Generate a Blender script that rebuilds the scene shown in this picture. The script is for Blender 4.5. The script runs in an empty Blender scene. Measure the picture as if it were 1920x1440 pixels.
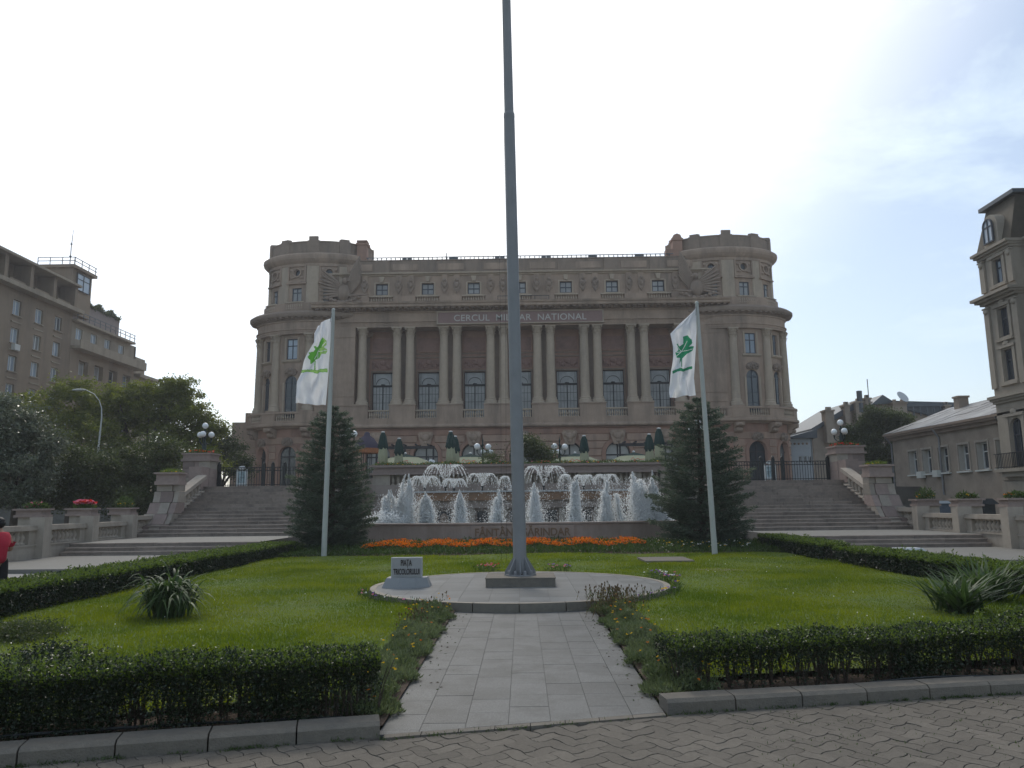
import bpy, math, random
import numpy as np
from mathutils import Vector, Matrix
random.seed(7); rng = np.random.default_rng(11)
SC = bpy.context.scene; COL = SC.collection
R = math.radians; PI = math.pi

# ------------------------------------------------------------------ camera
F = 1430.0; HC = 1.7; pitch = math.atan(224/F); yaw = R(0.68); roll = 0.0108
fw = Vector((-math.sin(yaw)*math.cos(pitch), math.cos(yaw)*math.cos(pitch), math.sin(pitch)))
rt = Vector((math.cos(yaw), math.sin(yaw), 0)); up = rt.cross(fw)
rt2 = rt*math.cos(roll) - up*math.sin(roll); up2 = rt*math.sin(roll) + up*math.cos(roll)
cd = bpy.data.cameras.new('camera'); cam = bpy.data.objects.new('camera', cd); COL.objects.link(cam)
M = Matrix.Identity(4)
for i in range(3):
    M[i][0] = rt2[i]; M[i][1] = up2[i]; M[i][2] = -fw[i]
M[0][3], M[1][3], M[2][3] = 0, 0, HC
cam.matrix_world = M
cd.sensor_width = 36; cd.lens = F/1920*36; cd.clip_start = 0.05; cd.clip_end = 3000
SC.camera = cam

# ------------------------------------------------------------------ sky and sun
SUN_EL = 46.0; SUN_AZ = -13.0        # degrees above the horizon; degrees to the right of +Y
w = bpy.data.worlds.new('World'); SC.world = w; w.use_nodes = True
nt = w.node_tree; N = nt.nodes; L = nt.links; N.clear()
out = N.new('ShaderNodeOutputWorld'); bg = N.new('ShaderNodeBackground'); L.new(bg.outputs[0], out.inputs[0])
sky = N.new('ShaderNodeTexSky'); sky.sky_type = 'NISHITA'; sky.sun_disc = False
sky.sun_elevation = R(SUN_EL); sky.sun_rotation = R(SUN_AZ); sky.air_density = 1.0; sky.dust_density = 1.6; sky.ozone_density = 1.0
bg.inputs[1].default_value = 0.15
tc = N.new('ShaderNodeTexCoord')
mp = N.new('ShaderNodeMapping'); mp.inputs['Scale'].default_value = (1.0, 1.0, 2.6); L.new(tc.outputs['Generated'], mp.inputs[0])
nz = N.new('ShaderNodeTexNoise'); nz.inputs['Scale'].default_value = 3.1; nz.inputs['Detail'].default_value = 9; nz.inputs['Roughness'].default_value = 0.62
nz.inputs['Distortion'].default_value = 0.25
L.new(mp.outputs[0], nz.inputs['Vector'])
cr = N.new('ShaderNodeValToRGB'); cr.color_ramp.elements[0].position = 0.53; cr.color_ramp.elements[0].color = (0.24, 0.24, 0.24, 1)
cr.color_ramp.elements[1].position = 0.72; cr.color_ramp.elements[1].color = (0.85, 0.85, 0.85, 1)
L.new(nz.outputs[0], cr.inputs[0])
mx = N.new('ShaderNodeMix'); mx.data_type = 'RGBA'; mx.inputs['B'].default_value = (5.7, 6.7, 7.3, 1)
L.new(cr.outputs[0], mx.inputs['Factor']); L.new(sky.outputs[0], mx.inputs['A'])
# thin veil of bright cloud round the sun, fading outwards in every direction
sd = Vector((math.sin(R(SUN_AZ))*math.cos(R(SUN_EL)), math.cos(R(SUN_AZ))*math.cos(R(SUN_EL)), math.sin(R(SUN_EL))))
dt = N.new('ShaderNodeVectorMath'); dt.operation = 'DOT_PRODUCT'; dt.inputs[1].default_value = sd
nm = N.new('ShaderNodeVectorMath'); nm.operation = 'NORMALIZE'; L.new(tc.outputs['Generated'], nm.inputs[0]); L.new(nm.outputs[0], dt.inputs[0])
mr = N.new('ShaderNodeMapRange'); mr.inputs['From Min'].default_value = 0.72; mr.inputs['From Max'].default_value = 0.95
mr.interpolation_type = 'SMOOTHSTEP'; L.new(dt.outputs['Value'], mr.inputs['Value'])
nz2 = N.new('ShaderNodeMath'); nz2.operation = 'MULTIPLY_ADD'; nz2.inputs[1].default_value = 0.5; nz2.inputs[2].default_value = 0.72
L.new(nz.outputs[0], nz2.inputs[0])
mm = N.new('ShaderNodeMath'); mm.operation = 'MULTIPLY'; mm.use_clamp = True; L.new(mr.outputs[0], mm.inputs[0]); L.new(nz2.outputs[0], mm.inputs[1])
mx2 = N.new('ShaderNodeMix'); mx2.data_type = 'RGBA'; mx2.inputs['B'].default_value = (9.5, 9.5, 9.4, 1)
L.new(mm.outputs[0], mx2.inputs['Factor']); L.new(mx.outputs['Result'], mx2.inputs['A']); L.new(mx2.outputs['Result'], bg.inputs[0])
sl = bpy.data.lights.new('sun', 'SUN'); sl.energy = 1.3; sl.angle = R(11.0); sl.color = (1.0, 0.94, 0.85)
so = bpy.data.objects.new('sun', sl); COL.objects.link(so); so.rotation_euler = sd.to_track_quat('Z', 'Y').to_euler(); so.location = (0, 0, 60)
vs = SC.view_settings; vs.view_transform = 'Standard'; vs.look = 'None'; vs.gamma = 1; vs.use_curve_mapping = False; vs.exposure = 0.05

SC.cycles.max_bounces = 16; SC.cycles.diffuse_bounces = 10; SC.cycles.transmission_bounces = 10; SC.cycles.transparent_max_bounces = 16
# ------------------------------------------------------------------ helpers
class MB:
    def __init__(s): s.v = []; s.f = []; s.mi = []
    def add(s, vs_, fs_, mi=0):
        b = len(s.v); s.v.extend([tuple(p) for p in vs_])
        for f in fs_: s.f.append(tuple(b+i for i in f)); s.mi.append(mi)
        return s
    def box(s, x0, x1, y0, y1, z0, z1, mi=0):
        return s.add([(x0,y0,z0),(x1,y0,z0),(x1,y1,z0),(x0,y1,z0),(x0,y0,z1),(x1,y0,z1),(x1,y1,z1),(x0,y1,z1)],
              [(0,3,2,1),(4,5,6,7),(0,1,5,4),(1,2,6,5),(2,3,7,6),(3,0,4,7)], mi)
    def prism(s, poly, z0, z1, mi=0):                # poly in xy
        n = len(poly); v = [(x,y,z0) for x,y in poly]+[(x,y,z1) for x,y in poly]
        return s.add(v, [tuple(range(n-1,-1,-1)), tuple(range(n,2*n))]+[(i,(i+1)%n,n+(i+1)%n,n+i) for i in range(n)], mi)
    def prismy(s, poly, y0, y1, mi=0):               # poly in xz, counter-clockwise seen from -Y
        n = len(poly); v = [(x,y0,z) for x,z in poly]+[(x,y1,z) for x,z in poly]
        return s.add(v, [tuple(range(n)), tuple(range(2*n-1,n-1,-1))]+[(i,n+i,n+(i+1)%n,(i+1)%n) for i in range(n)], mi)
    def prismx(s, poly, x0, x1, mi=0):               # poly in yz
        n = len(poly); v = [(x0,y,z) for y,z in poly]+[(x1,y,z) for y,z in poly]
        return s.add(v, [tuple(range(n-1,-1,-1)), tuple(range(n,2*n))]+[(i,(i+1)%n,n+(i+1)%n,n+i) for i in range(n)], mi)
    def lathe(s, prof, n=16, c=(0,0,0), mi=0, a0=0, a1=2*PI, k=1.0):
        full = abs(a1-a0-2*PI) < 1e-6; m = n if full else n+1
        v = []
        for r, z in prof:
            for i in range(m):
                a = a0+(a1-a0)*i/n; v.append((c[0]+r*math.sin(a), c[1]-r*k*math.cos(a), c[2]+z))
        f = []
        for j in range(len(prof)-1):
            for i in range(n):
                i2 = (i+1) % m
                f.append((j*m+i, j*m+i2, (j+1)*m+i2, (j+1)*m+i))
        if full and prof[-1][0] > 1e-4: e_ = len(v); v += v[(len(prof)-1)*m:(len(prof)-1)*m+m]; f.append(tuple(e_+i for i in range(m)))
        return s.add(v, f, mi)
    def path(s, pts, rad, n=6, mi=0):
        pts = [Vector(p) for p in pts]; rings = []
        if not hasattr(rad, '__len__'): rad = [rad]*len(pts)
        v = []
        for i, p in enumerate(pts):
            d = (pts[min(i+1, len(pts)-1)]-pts[max(i-1, 0)]).normalized()
            u = d.orthogonal().normalized() if abs(d.z) < .95 else Vector((1,0,0))
            if i and (u - u0).length > (u + u0).length: u = -u
            u0 = u; u = (u-d*u.dot(d)).normalized(); q = d.cross(u)
            for j in range(n):
                a = 2*PI*j/n; v.append(p+(u*math.cos(a)+q*math.sin(a))*rad[i])
        f = [(i*n+j, i*n+(j+1)%n, (i+1)*n+(j+1)%n, (i+1)*n+j) for i in range(len(pts)-1) for j in range(n)]
        e = len(v); v += v[:n]+v[(len(pts)-1)*n:len(pts)*n]
        f += [tuple(e+j for j in range(n-1,-1,-1)), tuple(e+n+j for j in range(n))]
        return s.add(v, f, mi)
    def ball(s, c, r, n=10, m=7, mi=0, rot=None):
        if not hasattr(r, '__len__'): r = (r, r, r)
        v = []; 
        for j in range(m+1):
            t = PI*j/m
            for i in range(n):
                a = 2*PI*i/n; p = Vector((r[0]*math.sin(t)*math.cos(a), r[1]*math.sin(t)*math.sin(a), r[2]*math.cos(t)))
                if rot: p = rot @ p
                v.append((c[0]+p.x, c[1]+p.y, c[2]+p.z))
        return s.add(v, [(j*n+i, (j+1)*n+i, (j+1)*n+(i+1)%n, j*n+(i+1)%n) for j in range(m) for i in range(n)], mi)
    def mesh(s, name, mats, smooth=False):
        me = bpy.data.meshes.new(name); me.from_pydata(s.v, [], s.f)
        for m in (mats if isinstance(mats, (list, tuple)) else [mats]): me.materials.append(m)
        me.polygons.foreach_set('material_index', s.mi)
        if smooth: me.polygons.foreach_set('use_smooth', [len(f_) <= 4 for f_ in s.f])
        me.update(); return me

def world(o):
    m = o.matrix_basis.copy()
    if o.parent: m = world(o.parent) @ o.matrix_parent_inverse @ m
    return m
def setparent(o, p):
    o.parent = p; o.matrix_parent_inverse = world(p).inverted()
def tag(o, label=None, cat=None, group=None, kind=None):
    if label: o['label'] = label
    if cat: o['category'] = cat
    if group: o['group'] = group
    if kind: o['kind'] = kind
    return o
def obj(name, mb, mats, parent=None, smooth=False, mat4=None, **k):
    me = mb if isinstance(mb, bpy.types.Mesh) else mb.mesh(name, mats, smooth)
    o = bpy.data.objects.new(name, me); COL.objects.link(o)
    if mat4 is not None: o.matrix_basis = mat4
    if parent: setparent(o, parent)
    return tag(o, **k)
def thing(name, loc, label, cat, group=None, rz=0):
    o = bpy.data.objects.new(name, None); COL.objects.link(o); o.location = loc; o.rotation_euler = (0, 0, rz)
    o.empty_display_size = .2
    return tag(o, label, cat, group)
def copy_tree(o, loc=None, rz=None, label=None, scale=None):
    def rec(s, par):
        c = s.copy(); COL.objects.link(c)
        if par: c.parent = par
        for ch in kids.get(s, []): rec(ch, c)
        return c
    kids = {}
    for x in list(COL.objects):
        if x.parent: kids.setdefault(x.parent, []).append(x)
    c = rec(o, None)
    if loc: c.location = loc
    if rz is not None: c.rotation_euler = (0, 0, rz)
    if scale: c.scale = scale
    if label: c['label'] = label
    return c
def T(x, y, z, rz=0, s=(1,1,1)):
    return Matrix.Translation((x, y, z)) @ Matrix.Rotation(rz, 4, 'Z') @ Matrix.Diagonal((s[0], s[1], s[2], 1))
def npmesh(name, V, Fc, mats, mi=None, smooth=False):
    V = np.asarray(V, dtype=np.float32); Fc = np.asarray(Fc, dtype=np.int32); n, k = Fc.shape
    me = bpy.data.meshes.new(name); me.vertices.add(len(V)); me.vertices.foreach_set('co', V.ravel())
    me.loops.add(n*k); me.loops.foreach_set('vertex_index', Fc.ravel())
    me.polygons.add(n); me.polygons.foreach_set('loop_start', np.arange(0, n*k, k, dtype=np.int32))
    try: me.polygons.foreach_set('loop_total', np.full(n, k, dtype=np.int32))
    except Exception: pass
    for m in (mats if isinstance(mats, (list, tuple)) else [mats]): me.materials.append(m)
    if mi is not None: me.polygons.foreach_set('material_index', np.asarray(mi, dtype=np.int32))
    if smooth: me.polygons.foreach_set('use_smooth', np.ones(n, dtype=bool))
    me.update(calc_edges=True); me.validate(); return me
def leafmesh(name, P, length, width, mats, D=None, mi=None, jitter=1.0, curl=.15):
    """one folded four-cornered leaf at each point of P, pointing along D (random where None)"""
    n = len(P); P = np.asarray(P, float)
    if D is None: D = rng.normal(size=(n, 3))
    else: D = np.asarray(D, float) + rng.normal(size=(n, 3))*.35*jitter
    D /= np.linalg.norm(D, axis=1, keepdims=True)+1e-9
    S = np.cross(D, rng.normal(size=(n, 3))); S /= np.linalg.norm(S, axis=1, keepdims=True)+1e-9
    Nn = np.cross(D, S)
    l = (np.asarray(length)*rng.uniform(.7, 1.3, n))[:, None]; wd = (np.asarray(width)*rng.uniform(.7, 1.3, n))[:, None]
    a = P; b = P+D*l*.5+S*wd*.5+Nn*l*curl; c = P+D*l; d = P+D*l*.5-S*wd*.5+Nn*l*curl
    V = np.stack([a, b, c, d], 1).reshape(-1, 3); Fc = np.arange(4*n).reshape(n, 4)
    return npmesh(name, V, Fc, mats, mi)

# ------------------------------------------------------------------ materials
def mat(name, col, rough=.8, var=.15, scale=6., detail=6, bump=.0, bscale=None, objvar=0., spec=.35, metal=0., dirt=None, dirtscale=.6, dirtamt=.5, streak=False, space='Object', isl=0.):
    m = bpy.data.materials.new(name); m.use_nodes = True; t = m.node_tree; n = t.nodes; l = t.links
    b = n['Principled BSDF']; b.inputs['Roughness'].default_value = rough; b.inputs['Metallic'].default_value = metal
    b.inputs['Specular IOR Level'].default_value = spec
    g = n.new('ShaderNodeNewGeometry'); src = g.outputs['Position']
    nz = n.new('ShaderNodeTexNoise'); nz.inputs['Scale'].default_value = scale; nz.inputs['Detail'].default_value = detail; nz.inputs['Roughness'].default_value = .65
    l.new(src, nz.inputs['Vector'])
    r = n.new('ShaderNodeMapRange'); r.inputs['To Min'].default_value = 1-var; r.inputs['To Max'].default_value = 1+var
    r.inputs['From Min'].default_value = .25; r.inputs['From Max'].default_value = .75; r.clamp = False
    l.new(nz.outputs[0], r.inputs['Value']); val = r.outputs[0]
    def mul(a, bb):
        q = n.new('ShaderNodeMath'); q.operation = 'MULTIPLY'; l.new(a, q.inputs[0]); l.new(bb, q.inputs[1]); return q.outputs[0]
    if objvar:
        oi = n.new('ShaderNodeObjectInfo'); r2 = n.new('ShaderNodeMapRange'); r2.inputs['To Min'].default_value = 1-objvar; r2.inputs['To Max'].default_value = 1+objvar
        l.new(oi.outputs['Random'], r2.inputs['Value']); val = mul(val, r2.outputs[0])
    if isl:
        r3 = n.new('ShaderNodeMapRange'); r3.inputs['To Min'].default_value = 1-isl; r3.inputs['To Max'].default_value = 1+isl
        l.new(g.outputs['Random Per Island'], r3.inputs['Value']); val = mul(val, r3.outputs[0])
    cc = n.new('ShaderNodeMix'); cc.data_type = 'RGBA'; cc.blend_type = 'MULTIPLY'; cc.inputs['Factor'].default_value = 1
    cc.inputs['A'].default_value = (*col, 1); l.new(val, cc.inputs['B']); res = cc.outputs['Result']
    if dirt:
        nd = n.new('ShaderNodeTexNoise'); nd.inputs['Scale'].default_value = dirtscale; nd.inputs['Detail'].default_value = 8; nd.inputs['Roughness'].default_value = .7
        if streak:
            mp_ = n.new('ShaderNodeMapping'); mp_.inputs['Scale'].default_value = (1, 1, .16); l.new(src, mp_.inputs[0]); l.new(mp_.outputs[0], nd.inputs['Vector'])
        else: l.new(src, nd.inputs['Vector'])
        rr = n.new('ShaderNodeMapRange'); rr.inputs['From Min'].default_value = .46; rr.inputs['From Max'].default_value = .68; rr.inputs['To Max'].default_value = dirtamt
        l.new(nd.outputs[0], rr.inputs['Value'])
        c2 = n.new('ShaderNodeMix'); c2.data_type = 'RGBA'; c2.inputs['B'].default_value = (*dirt, 1)
        l.new(rr.outputs[0], c2.inputs['Factor']); l.new(res, c2.inputs['A']); res = c2.outputs['Result']
    l.new(res, b.inputs['Base Color'])
    if bump:
        nb = n.new('ShaderNodeTexNoise'); nb.inputs['Scale'].default_value = bscale or scale*6; nb.inputs['Detail'].default_value = 5
        l.new(src, nb.inputs['Vector'])
        bp = n.new('ShaderNodeBump'); bp.inputs['Strength'].default_value = bump; bp.inputs['Distance'].default_value = .02
        l.new(nb.outputs[0], bp.inputs['Height']); l.new(bp.outputs[0], b.inputs['Normal'])
    return m
def leafmat(name, col, col2, trans=.35, rough=.45, spec=.4, ns=1.3, amp=1.5):
    m = bpy.data.materials.new(name); m.use_nodes = True; t = m.node_tree; n = t.nodes; l = t.links
    b = n['Principled BSDF']; o = n['Material Output']; b.inputs['Roughness'].default_value = rough; b.inputs['Specular IOR Level'].default_value = spec
    g = n.new('ShaderNodeNewGeometry'); nz = n.new('ShaderNodeTexNoise'); nz.inputs['Scale'].default_value = ns; nz.inputs['Detail'].default_value = 4
    l.new(g.outputs['Position'], nz.inputs['Vector'])
    ad = n.new('ShaderNodeMath'); ad.operation = 'MULTIPLY_ADD'; ad.inputs[1].default_value = .55; l.new(g.outputs['Random Per Island'], ad.inputs[0])
    s2 = n.new('ShaderNodeMath'); s2.operation = 'MULTIPLY_ADD'; s2.inputs[1].default_value = amp; s2.inputs[2].default_value = .25-amp/2; l.new(nz.outputs[0], s2.inputs[0]); l.new(s2.outputs[0], ad.inputs[2])
    c = n.new('ShaderNodeMix'); c.data_type = 'RGBA'; c.inputs['A'].default_value = (*col, 1); c.inputs['B'].default_value = (*col2, 1); l.new(ad.outputs[0], c.inputs['Factor'])
    l.new(c.outputs['Result'], b.inputs['Base Color'])
    tr = n.new('ShaderNodeBsdfTranslucent'); hs = n.new('ShaderNodeHueSaturation'); hs.inputs['Saturation'].default_value = 1.15; hs.inputs['Value'].default_value = 1.5
    l.new(c.outputs['Result'], hs.inputs['Color']); l.new(hs.outputs[0], tr.inputs[0])
    ms = n.new('ShaderNodeMixShader'); ms.inputs[0].default_value = trans; l.new(b.outputs[0], ms.inputs[1]); l.new(tr.outputs[0], ms.inputs[2]); l.new(ms.outputs[0], o.inputs[0])
    return m
def flat(name, col, rough=.6, spec=.3, metal=0): return mat(name, col, rough, .04, 20, spec=spec, metal=metal)

STONE  = mat('facade stone', (.385,.278,.205), .88, .18, .7, bump=.25, bscale=14, dirt=(.15,.12,.095), dirtscale=.55, dirtamt=.7, streak=True)
STONE2 = mat('column stone', (.44,.345,.255), .85, .09, 2.0, bump=.2, bscale=16, dirt=(.17,.15,.13), dirtscale=.7, dirtamt=.4, streak=True)
PINK   = mat('rose plaster', (.36,.215,.155), .9, .13, 1.1, bump=.2, bscale=10, dirt=(.13,.09,.08), dirtscale=.6, dirtamt=.5, streak=True)
PINKD  = mat('dark rose panel', (.30,.18,.145), .85, .12, 3, dirt=(.11,.08,.07), dirtscale=.9)
RUST   = mat('rusticated stone', (.39,.262,.19), .9, .1, 2, bump=.35, bscale=9, objvar=.08, dirt=(.15,.11,.10), dirtscale=.8, dirtamt=.5, streak=True)
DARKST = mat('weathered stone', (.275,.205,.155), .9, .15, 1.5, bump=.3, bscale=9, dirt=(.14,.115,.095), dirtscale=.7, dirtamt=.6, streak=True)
METALD = mat('dark roof metal', (.10,.11,.12), .5, .1, 2, metal=.3)
WOODB  = mat('blue grey window frame', (.055,.065,.08), .5, .1, 8)
WOODD  = mat('dark window frame', (.035,.033,.035), .55, .1, 8)
WOODW  = mat('white window frame', (.6,.6,.58), .5, .05, 8)
def glass(name, col, fold=0., rough=.08):
    m = mat(name, col, rough, .25, .8, objvar=.3, spec=.6); return m
GLASS  = glass('dark window glass', (.05,.056,.062)); GLASSC = glass('glass before pale curtains', (.30,.295,.28), rough=.15)
GLASSB = glass('glass with sky reflection in its colour', (.32,.37,.42), rough=.1)  # pale blue base colour stands in for the reflected sky
BANNER = mat('rose marble sign', (.25,.155,.135), .6, .12, 3)
LETTER = flat('pale lettering', (.52,.49,.44), .6)
PATHM  = mat('grey granite tile', (.112,.113,.110), .5, .55, 110, 2, bump=.12, bscale=200, objvar=.14, spec=.25, dirt=(.062,.062,.058), dirtscale=2.6, dirtamt=.8)
PATHJ  = mat('tile joint', (.13,.13,.125), .95, .2, 30)
DISCM  = mat('polished granite tile', (.155,.157,.155), .33, .3, 60, 3, objvar=.2, spec=.5, dirt=(.115,.115,.112), dirtscale=1.6, dirtamt=.5)
RIM    = mat('platform edging', (.19,.165,.13), .6, .15, 12, bump=.2)
CONC   = mat('kerb concrete', (.17,.148,.12), .9, .14, 14, bump=.5, bscale=70, objvar=.07, dirt=(.11,.105,.095), dirtscale=2.2, dirtamt=.5)
PAVER  = mat('concrete paver', (.138,.120,.098), .9, .2, 25, bump=.5, bscale=90, objvar=.14, isl=.0, dirt=(.10,.086,.07), dirtscale=1.1, dirtamt=.5)
PAVERS = mat('concrete pavers joined', (.138,.120,.098), .9, .2, 25, bump=.5, bscale=90, isl=.14, dirt=(.10,.086,.07), dirtscale=1.1, dirtamt=.5)
JOINT  = mat('joint sand', (.085,.08,.065), 1, .3, 18, dirt=(.05,.075,.02), dirtscale=2.5, dirtamt=.8)
SOIL   = mat('garden soil', (.075,.052,.038), 1, .35, 20, bump=.8, bscale=40)
LAWN   = mat('lawn sheet', (.085,.13,.022), .95, .3, 5, bump=.8, bscale=60, dirt=(.11,.125,.03), dirtscale=.5, dirtamt=.7)
PLAZA  = mat('plaza slabs', (.17,.162,.145), .75, .1, 4, bump=.15, dirt=(.15,.145,.13), dirtscale=1.2, dirtamt=.5)
STEPM  = mat('stair stone', (.27,.225,.19), .85, .16, 7, bump=.3, bscale=30, objvar=.12, dirt=(.13,.11,.10), dirtscale=1.3, dirtamt=.7)
WALLST = mat('balustrade stone', (.38,.325,.265), .9, .12, 3, bump=.3, bscale=30, dirt=(.20,.165,.14), dirtscale=1.2, dirtamt=.5, streak=True)
CAPST  = mat('rose cap stone', (.28,.215,.185), .9, .15, 6, bump=.3, bscale=30, objvar=.1)
BLKA   = mat('rose block', (.25,.19,.165), .9, .15, 5, bump=.4, bscale=25, objvar=.2); BLKB = mat('cream block', (.29,.25,.205), .9, .15, 5, bump=.4, bscale=25, objvar=.15)
FNT    = mat('fountain stone', (.31,.245,.205), .5, .12, 4, bump=.15, dirt=(.16,.12,.09), dirtscale=.9, dirtamt=.6, streak=True, spec=.5)
FNTR   = mat('rust stained stone', (.23,.125,.065), .5, .25, 2.5, dirt=(.13,.10,.08), dirtscale=1.5, dirtamt=.6, spec=.5)
RUSTL  = mat('rusty letters', (.20,.135,.085), .9, .3, 20)
STEEL  = mat('painted grey steel', (.235,.235,.24), .45, .1, 3, metal=.0, dirt=(.2,.19,.18), dirtscale=1.5, dirtamt=.4, streak=True)
POLEW  = mat('pale steel pole', (.44,.44,.41), .4, .06, 3, dirt=(.3,.28,.25), dirtscale=2, dirtamt=.4, streak=True)
IRON   = mat('black iron', (.02,.022,.022), .5, .2, 10)
IRONG  = mat('dark green iron', (.016,.028,.024), .45, .2, 10)
GLOBE  = mat('milk glass globe', (.78,.78,.76), .25, .03, 10, spec=.5)
BARK   = mat('bark', (.085,.065,.05), .95, .3, 12, bump=.8)
WHITES = mat('white marble sign', (.42,.42,.41), .5, .06, 8, spec=.4)
SIGNF  = mat('pale sign face', (.33,.32,.31), .7, .05, 12)
INK    = flat('dark engraved letters', (.05,.04,.035), .8)
L_PRIVET = leafmat('privet leaf', (.012,.021,.009), (.036,.052,.021), .12, .4, .4)
L_PRIVT  = leafmat('sunlit-toned privet shoot', (.075,.115,.022), (.13,.175,.04), .4, .4, .4)  # young green, brightened further to give hedge tops a sunlit colour
L_TREE = leafmat('tree leaf', (.068,.092,.02), (.20,.22,.045), .5)
L_TREED = leafmat('dark tree leaf', (.036,.05,.02), (.095,.118,.04), .4)
L_SILV = leafmat('silvery leaf', (.055,.07,.038), (.18,.20,.13), .3, .3, .6)
L_SPR  = leafmat('spruce needle', (.042,.062,.042), (.145,.175,.12), .3, .6, .3)
L_GRASS = leafmat('grass blade', (.082,.125,.014), (.19,.218,.028), .48, .5, .3, .55, 3.2)
L_YUC  = leafmat('strap leaf', (.03,.055,.018), (.085,.13,.045), .3, .5, .3)
L_BED  = leafmat('bedding leaf', (.03,.055,.014), (.075,.115,.03), .35)
L_DRY  = leafmat('dry flower stem', (.10,.085,.035), (.20,.16,.07), .3)
L_WEED = leafmat('weed leaf', (.055,.08,.03), (.17,.20,.10), .35, .5, .35)
def petal(n, c): return leafmat(n, c, tuple(min(1, x*1.3) for x in c), .35, .6, .2)
P_OR = petal('orange petal', (.58,.17,.02)); P_YE = petal('yellow petal', (.6,.38,.02)); P_PK = petal('pink petal', (.55,.20,.28)); P_RD = petal('red petal', (.5,.07,.06))
P_WH = petal('white petal', (.7,.7,.66)); P_VI = petal('violet petal', (.22,.12,.38))
GRN_F = mat('green canvas', (.012,.038,.032), .85, .1, 8, bump=.2); CREAM_F = mat('cream canvas', (.34,.34,.22), .85, .08, 8, bump=.2)

# ------------------------------------------------------------------ walls with openings, mapped onto flat or curved faces
def fmap(y0, sx=1):
    return lambda s, z, d: (s*sx, y0-d, z)
TCX, TCY, TK = 21.2, 78.6, .62
def tmap(a, side):
    return lambda s, z, d: (side*(TCX+(a+d)*math.sin(s/a)), TCY-(a+d)*TK*math.cos(s/a), z)
def wall2d(mb, mp_, s0, s1, z0, z1, ops, depth=.35, maxds=99, mi=0, flip=False, mi_rev=None):
    mi_rev = mi if mi_rev is None else mi_rev
    cuts = {round(s0, 5), round(s1, 5)}
    for o in ops:
        c, hw = o['c'], o['w']/2; cuts |= {round(c-hw, 5), round(c+hw, 5)}
        if o.get('arch') or o.get('circ'):
            for i in range(1, 12): cuts.add(round(c-hw*math.cos(PI*i/12), 5))
    cuts = sorted(x for x in cuts if s0-1e-6 <= x <= s1+1e-6)
    full = [cuts[0]]
    for a, b in zip(cuts, cuts[1:]):
        n = max(1, math.ceil((b-a)/maxds)); full += [a+(b-a)*i/n for i in range(1, n+1)]
    def lim(o, s):
        c, hw = o['c'], o['w']/2; q = math.sqrt(max(0, hw*hw-(s-c)**2))
        if o.get('circ'): return o['zb']+hw-q, o['zb']+hw+q
        if o.get('arch'): return o['zb'], o['zt']-hw+q
        return o['zb'], o['zt']
    def quad(pts, m):
        mb.add(pts, [(3,2,1,0) if flip else (0,1,2,3)], m)
    for a, b in zip(full, full[1:]):
        m_ = (a+b)/2; act = sorted([o for o in ops if abs(m_-o['c']) < o['w']/2], key=lambda o: o['zb'])
        za = zb = z0
        for o in act:
            la, lb = lim(o, a), lim(o, b)
            if la[0]-za > 1e-4 or lb[0]-zb > 1e-4: quad([mp_(a, za, 0), mp_(b, zb, 0), mp_(b, lb[0], 0), mp_(a, la[0], 0)], mi)
            quad([mp_(a, la[1], 0), mp_(b, lb[1], 0), mp_(b, lb[1], -depth), mp_(a, la[1], -depth)], mi_rev)
            quad([mp_(a, la[0], -depth), mp_(b, lb[0], -depth), mp_(b, lb[0], 0), mp_(a, la[0], 0)], mi_rev)
            za, zb = la[1], lb[1]
        if z1-za > 1e-4 or z1-zb > 1e-4: quad([mp_(a, za, 0), mp_(b, zb, 0), mp_(b, z1, 0), mp_(a, z1, 0)], mi)
    for o in ops:
        if o.get('circ'): continue
        hw = o['w']/2; zt = o['zt']-(hw if o.get('arch') else 0)
        for s, sg in ((o['c']-hw, 1), (o['c']+hw, -1)):
            p = [mp_(s, o['zb'], 0), mp_(s, o['zb'], -depth), mp_(s, zt, -depth), mp_(s, zt, 0)]
            quad(p if sg < 0 else p[::-1], mi_rev)
def sweep(mb, mp_, s0, s1, prof, ns=1, mi=0, caps=True):
    """prof: list of (d, z) outward offset and height, swept from s0 to s1"""
    ss = [s0+(s1-s0)*i/ns for i in range(ns+1)]; n = len(prof)
    v = [mp_(s, z, d) for s in ss for d, z in prof]
    f = [(i*n+j, (i+1)*n+j, (i+1)*n+j+1, i*n+j+1) for i in range(ns) for j in range(n-1)]
    if caps: f += [tuple(range(n)), tuple(ns*n+j for j in reversed(range(n)))]
    mb.add(v, f, mi)
WC = {}
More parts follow.
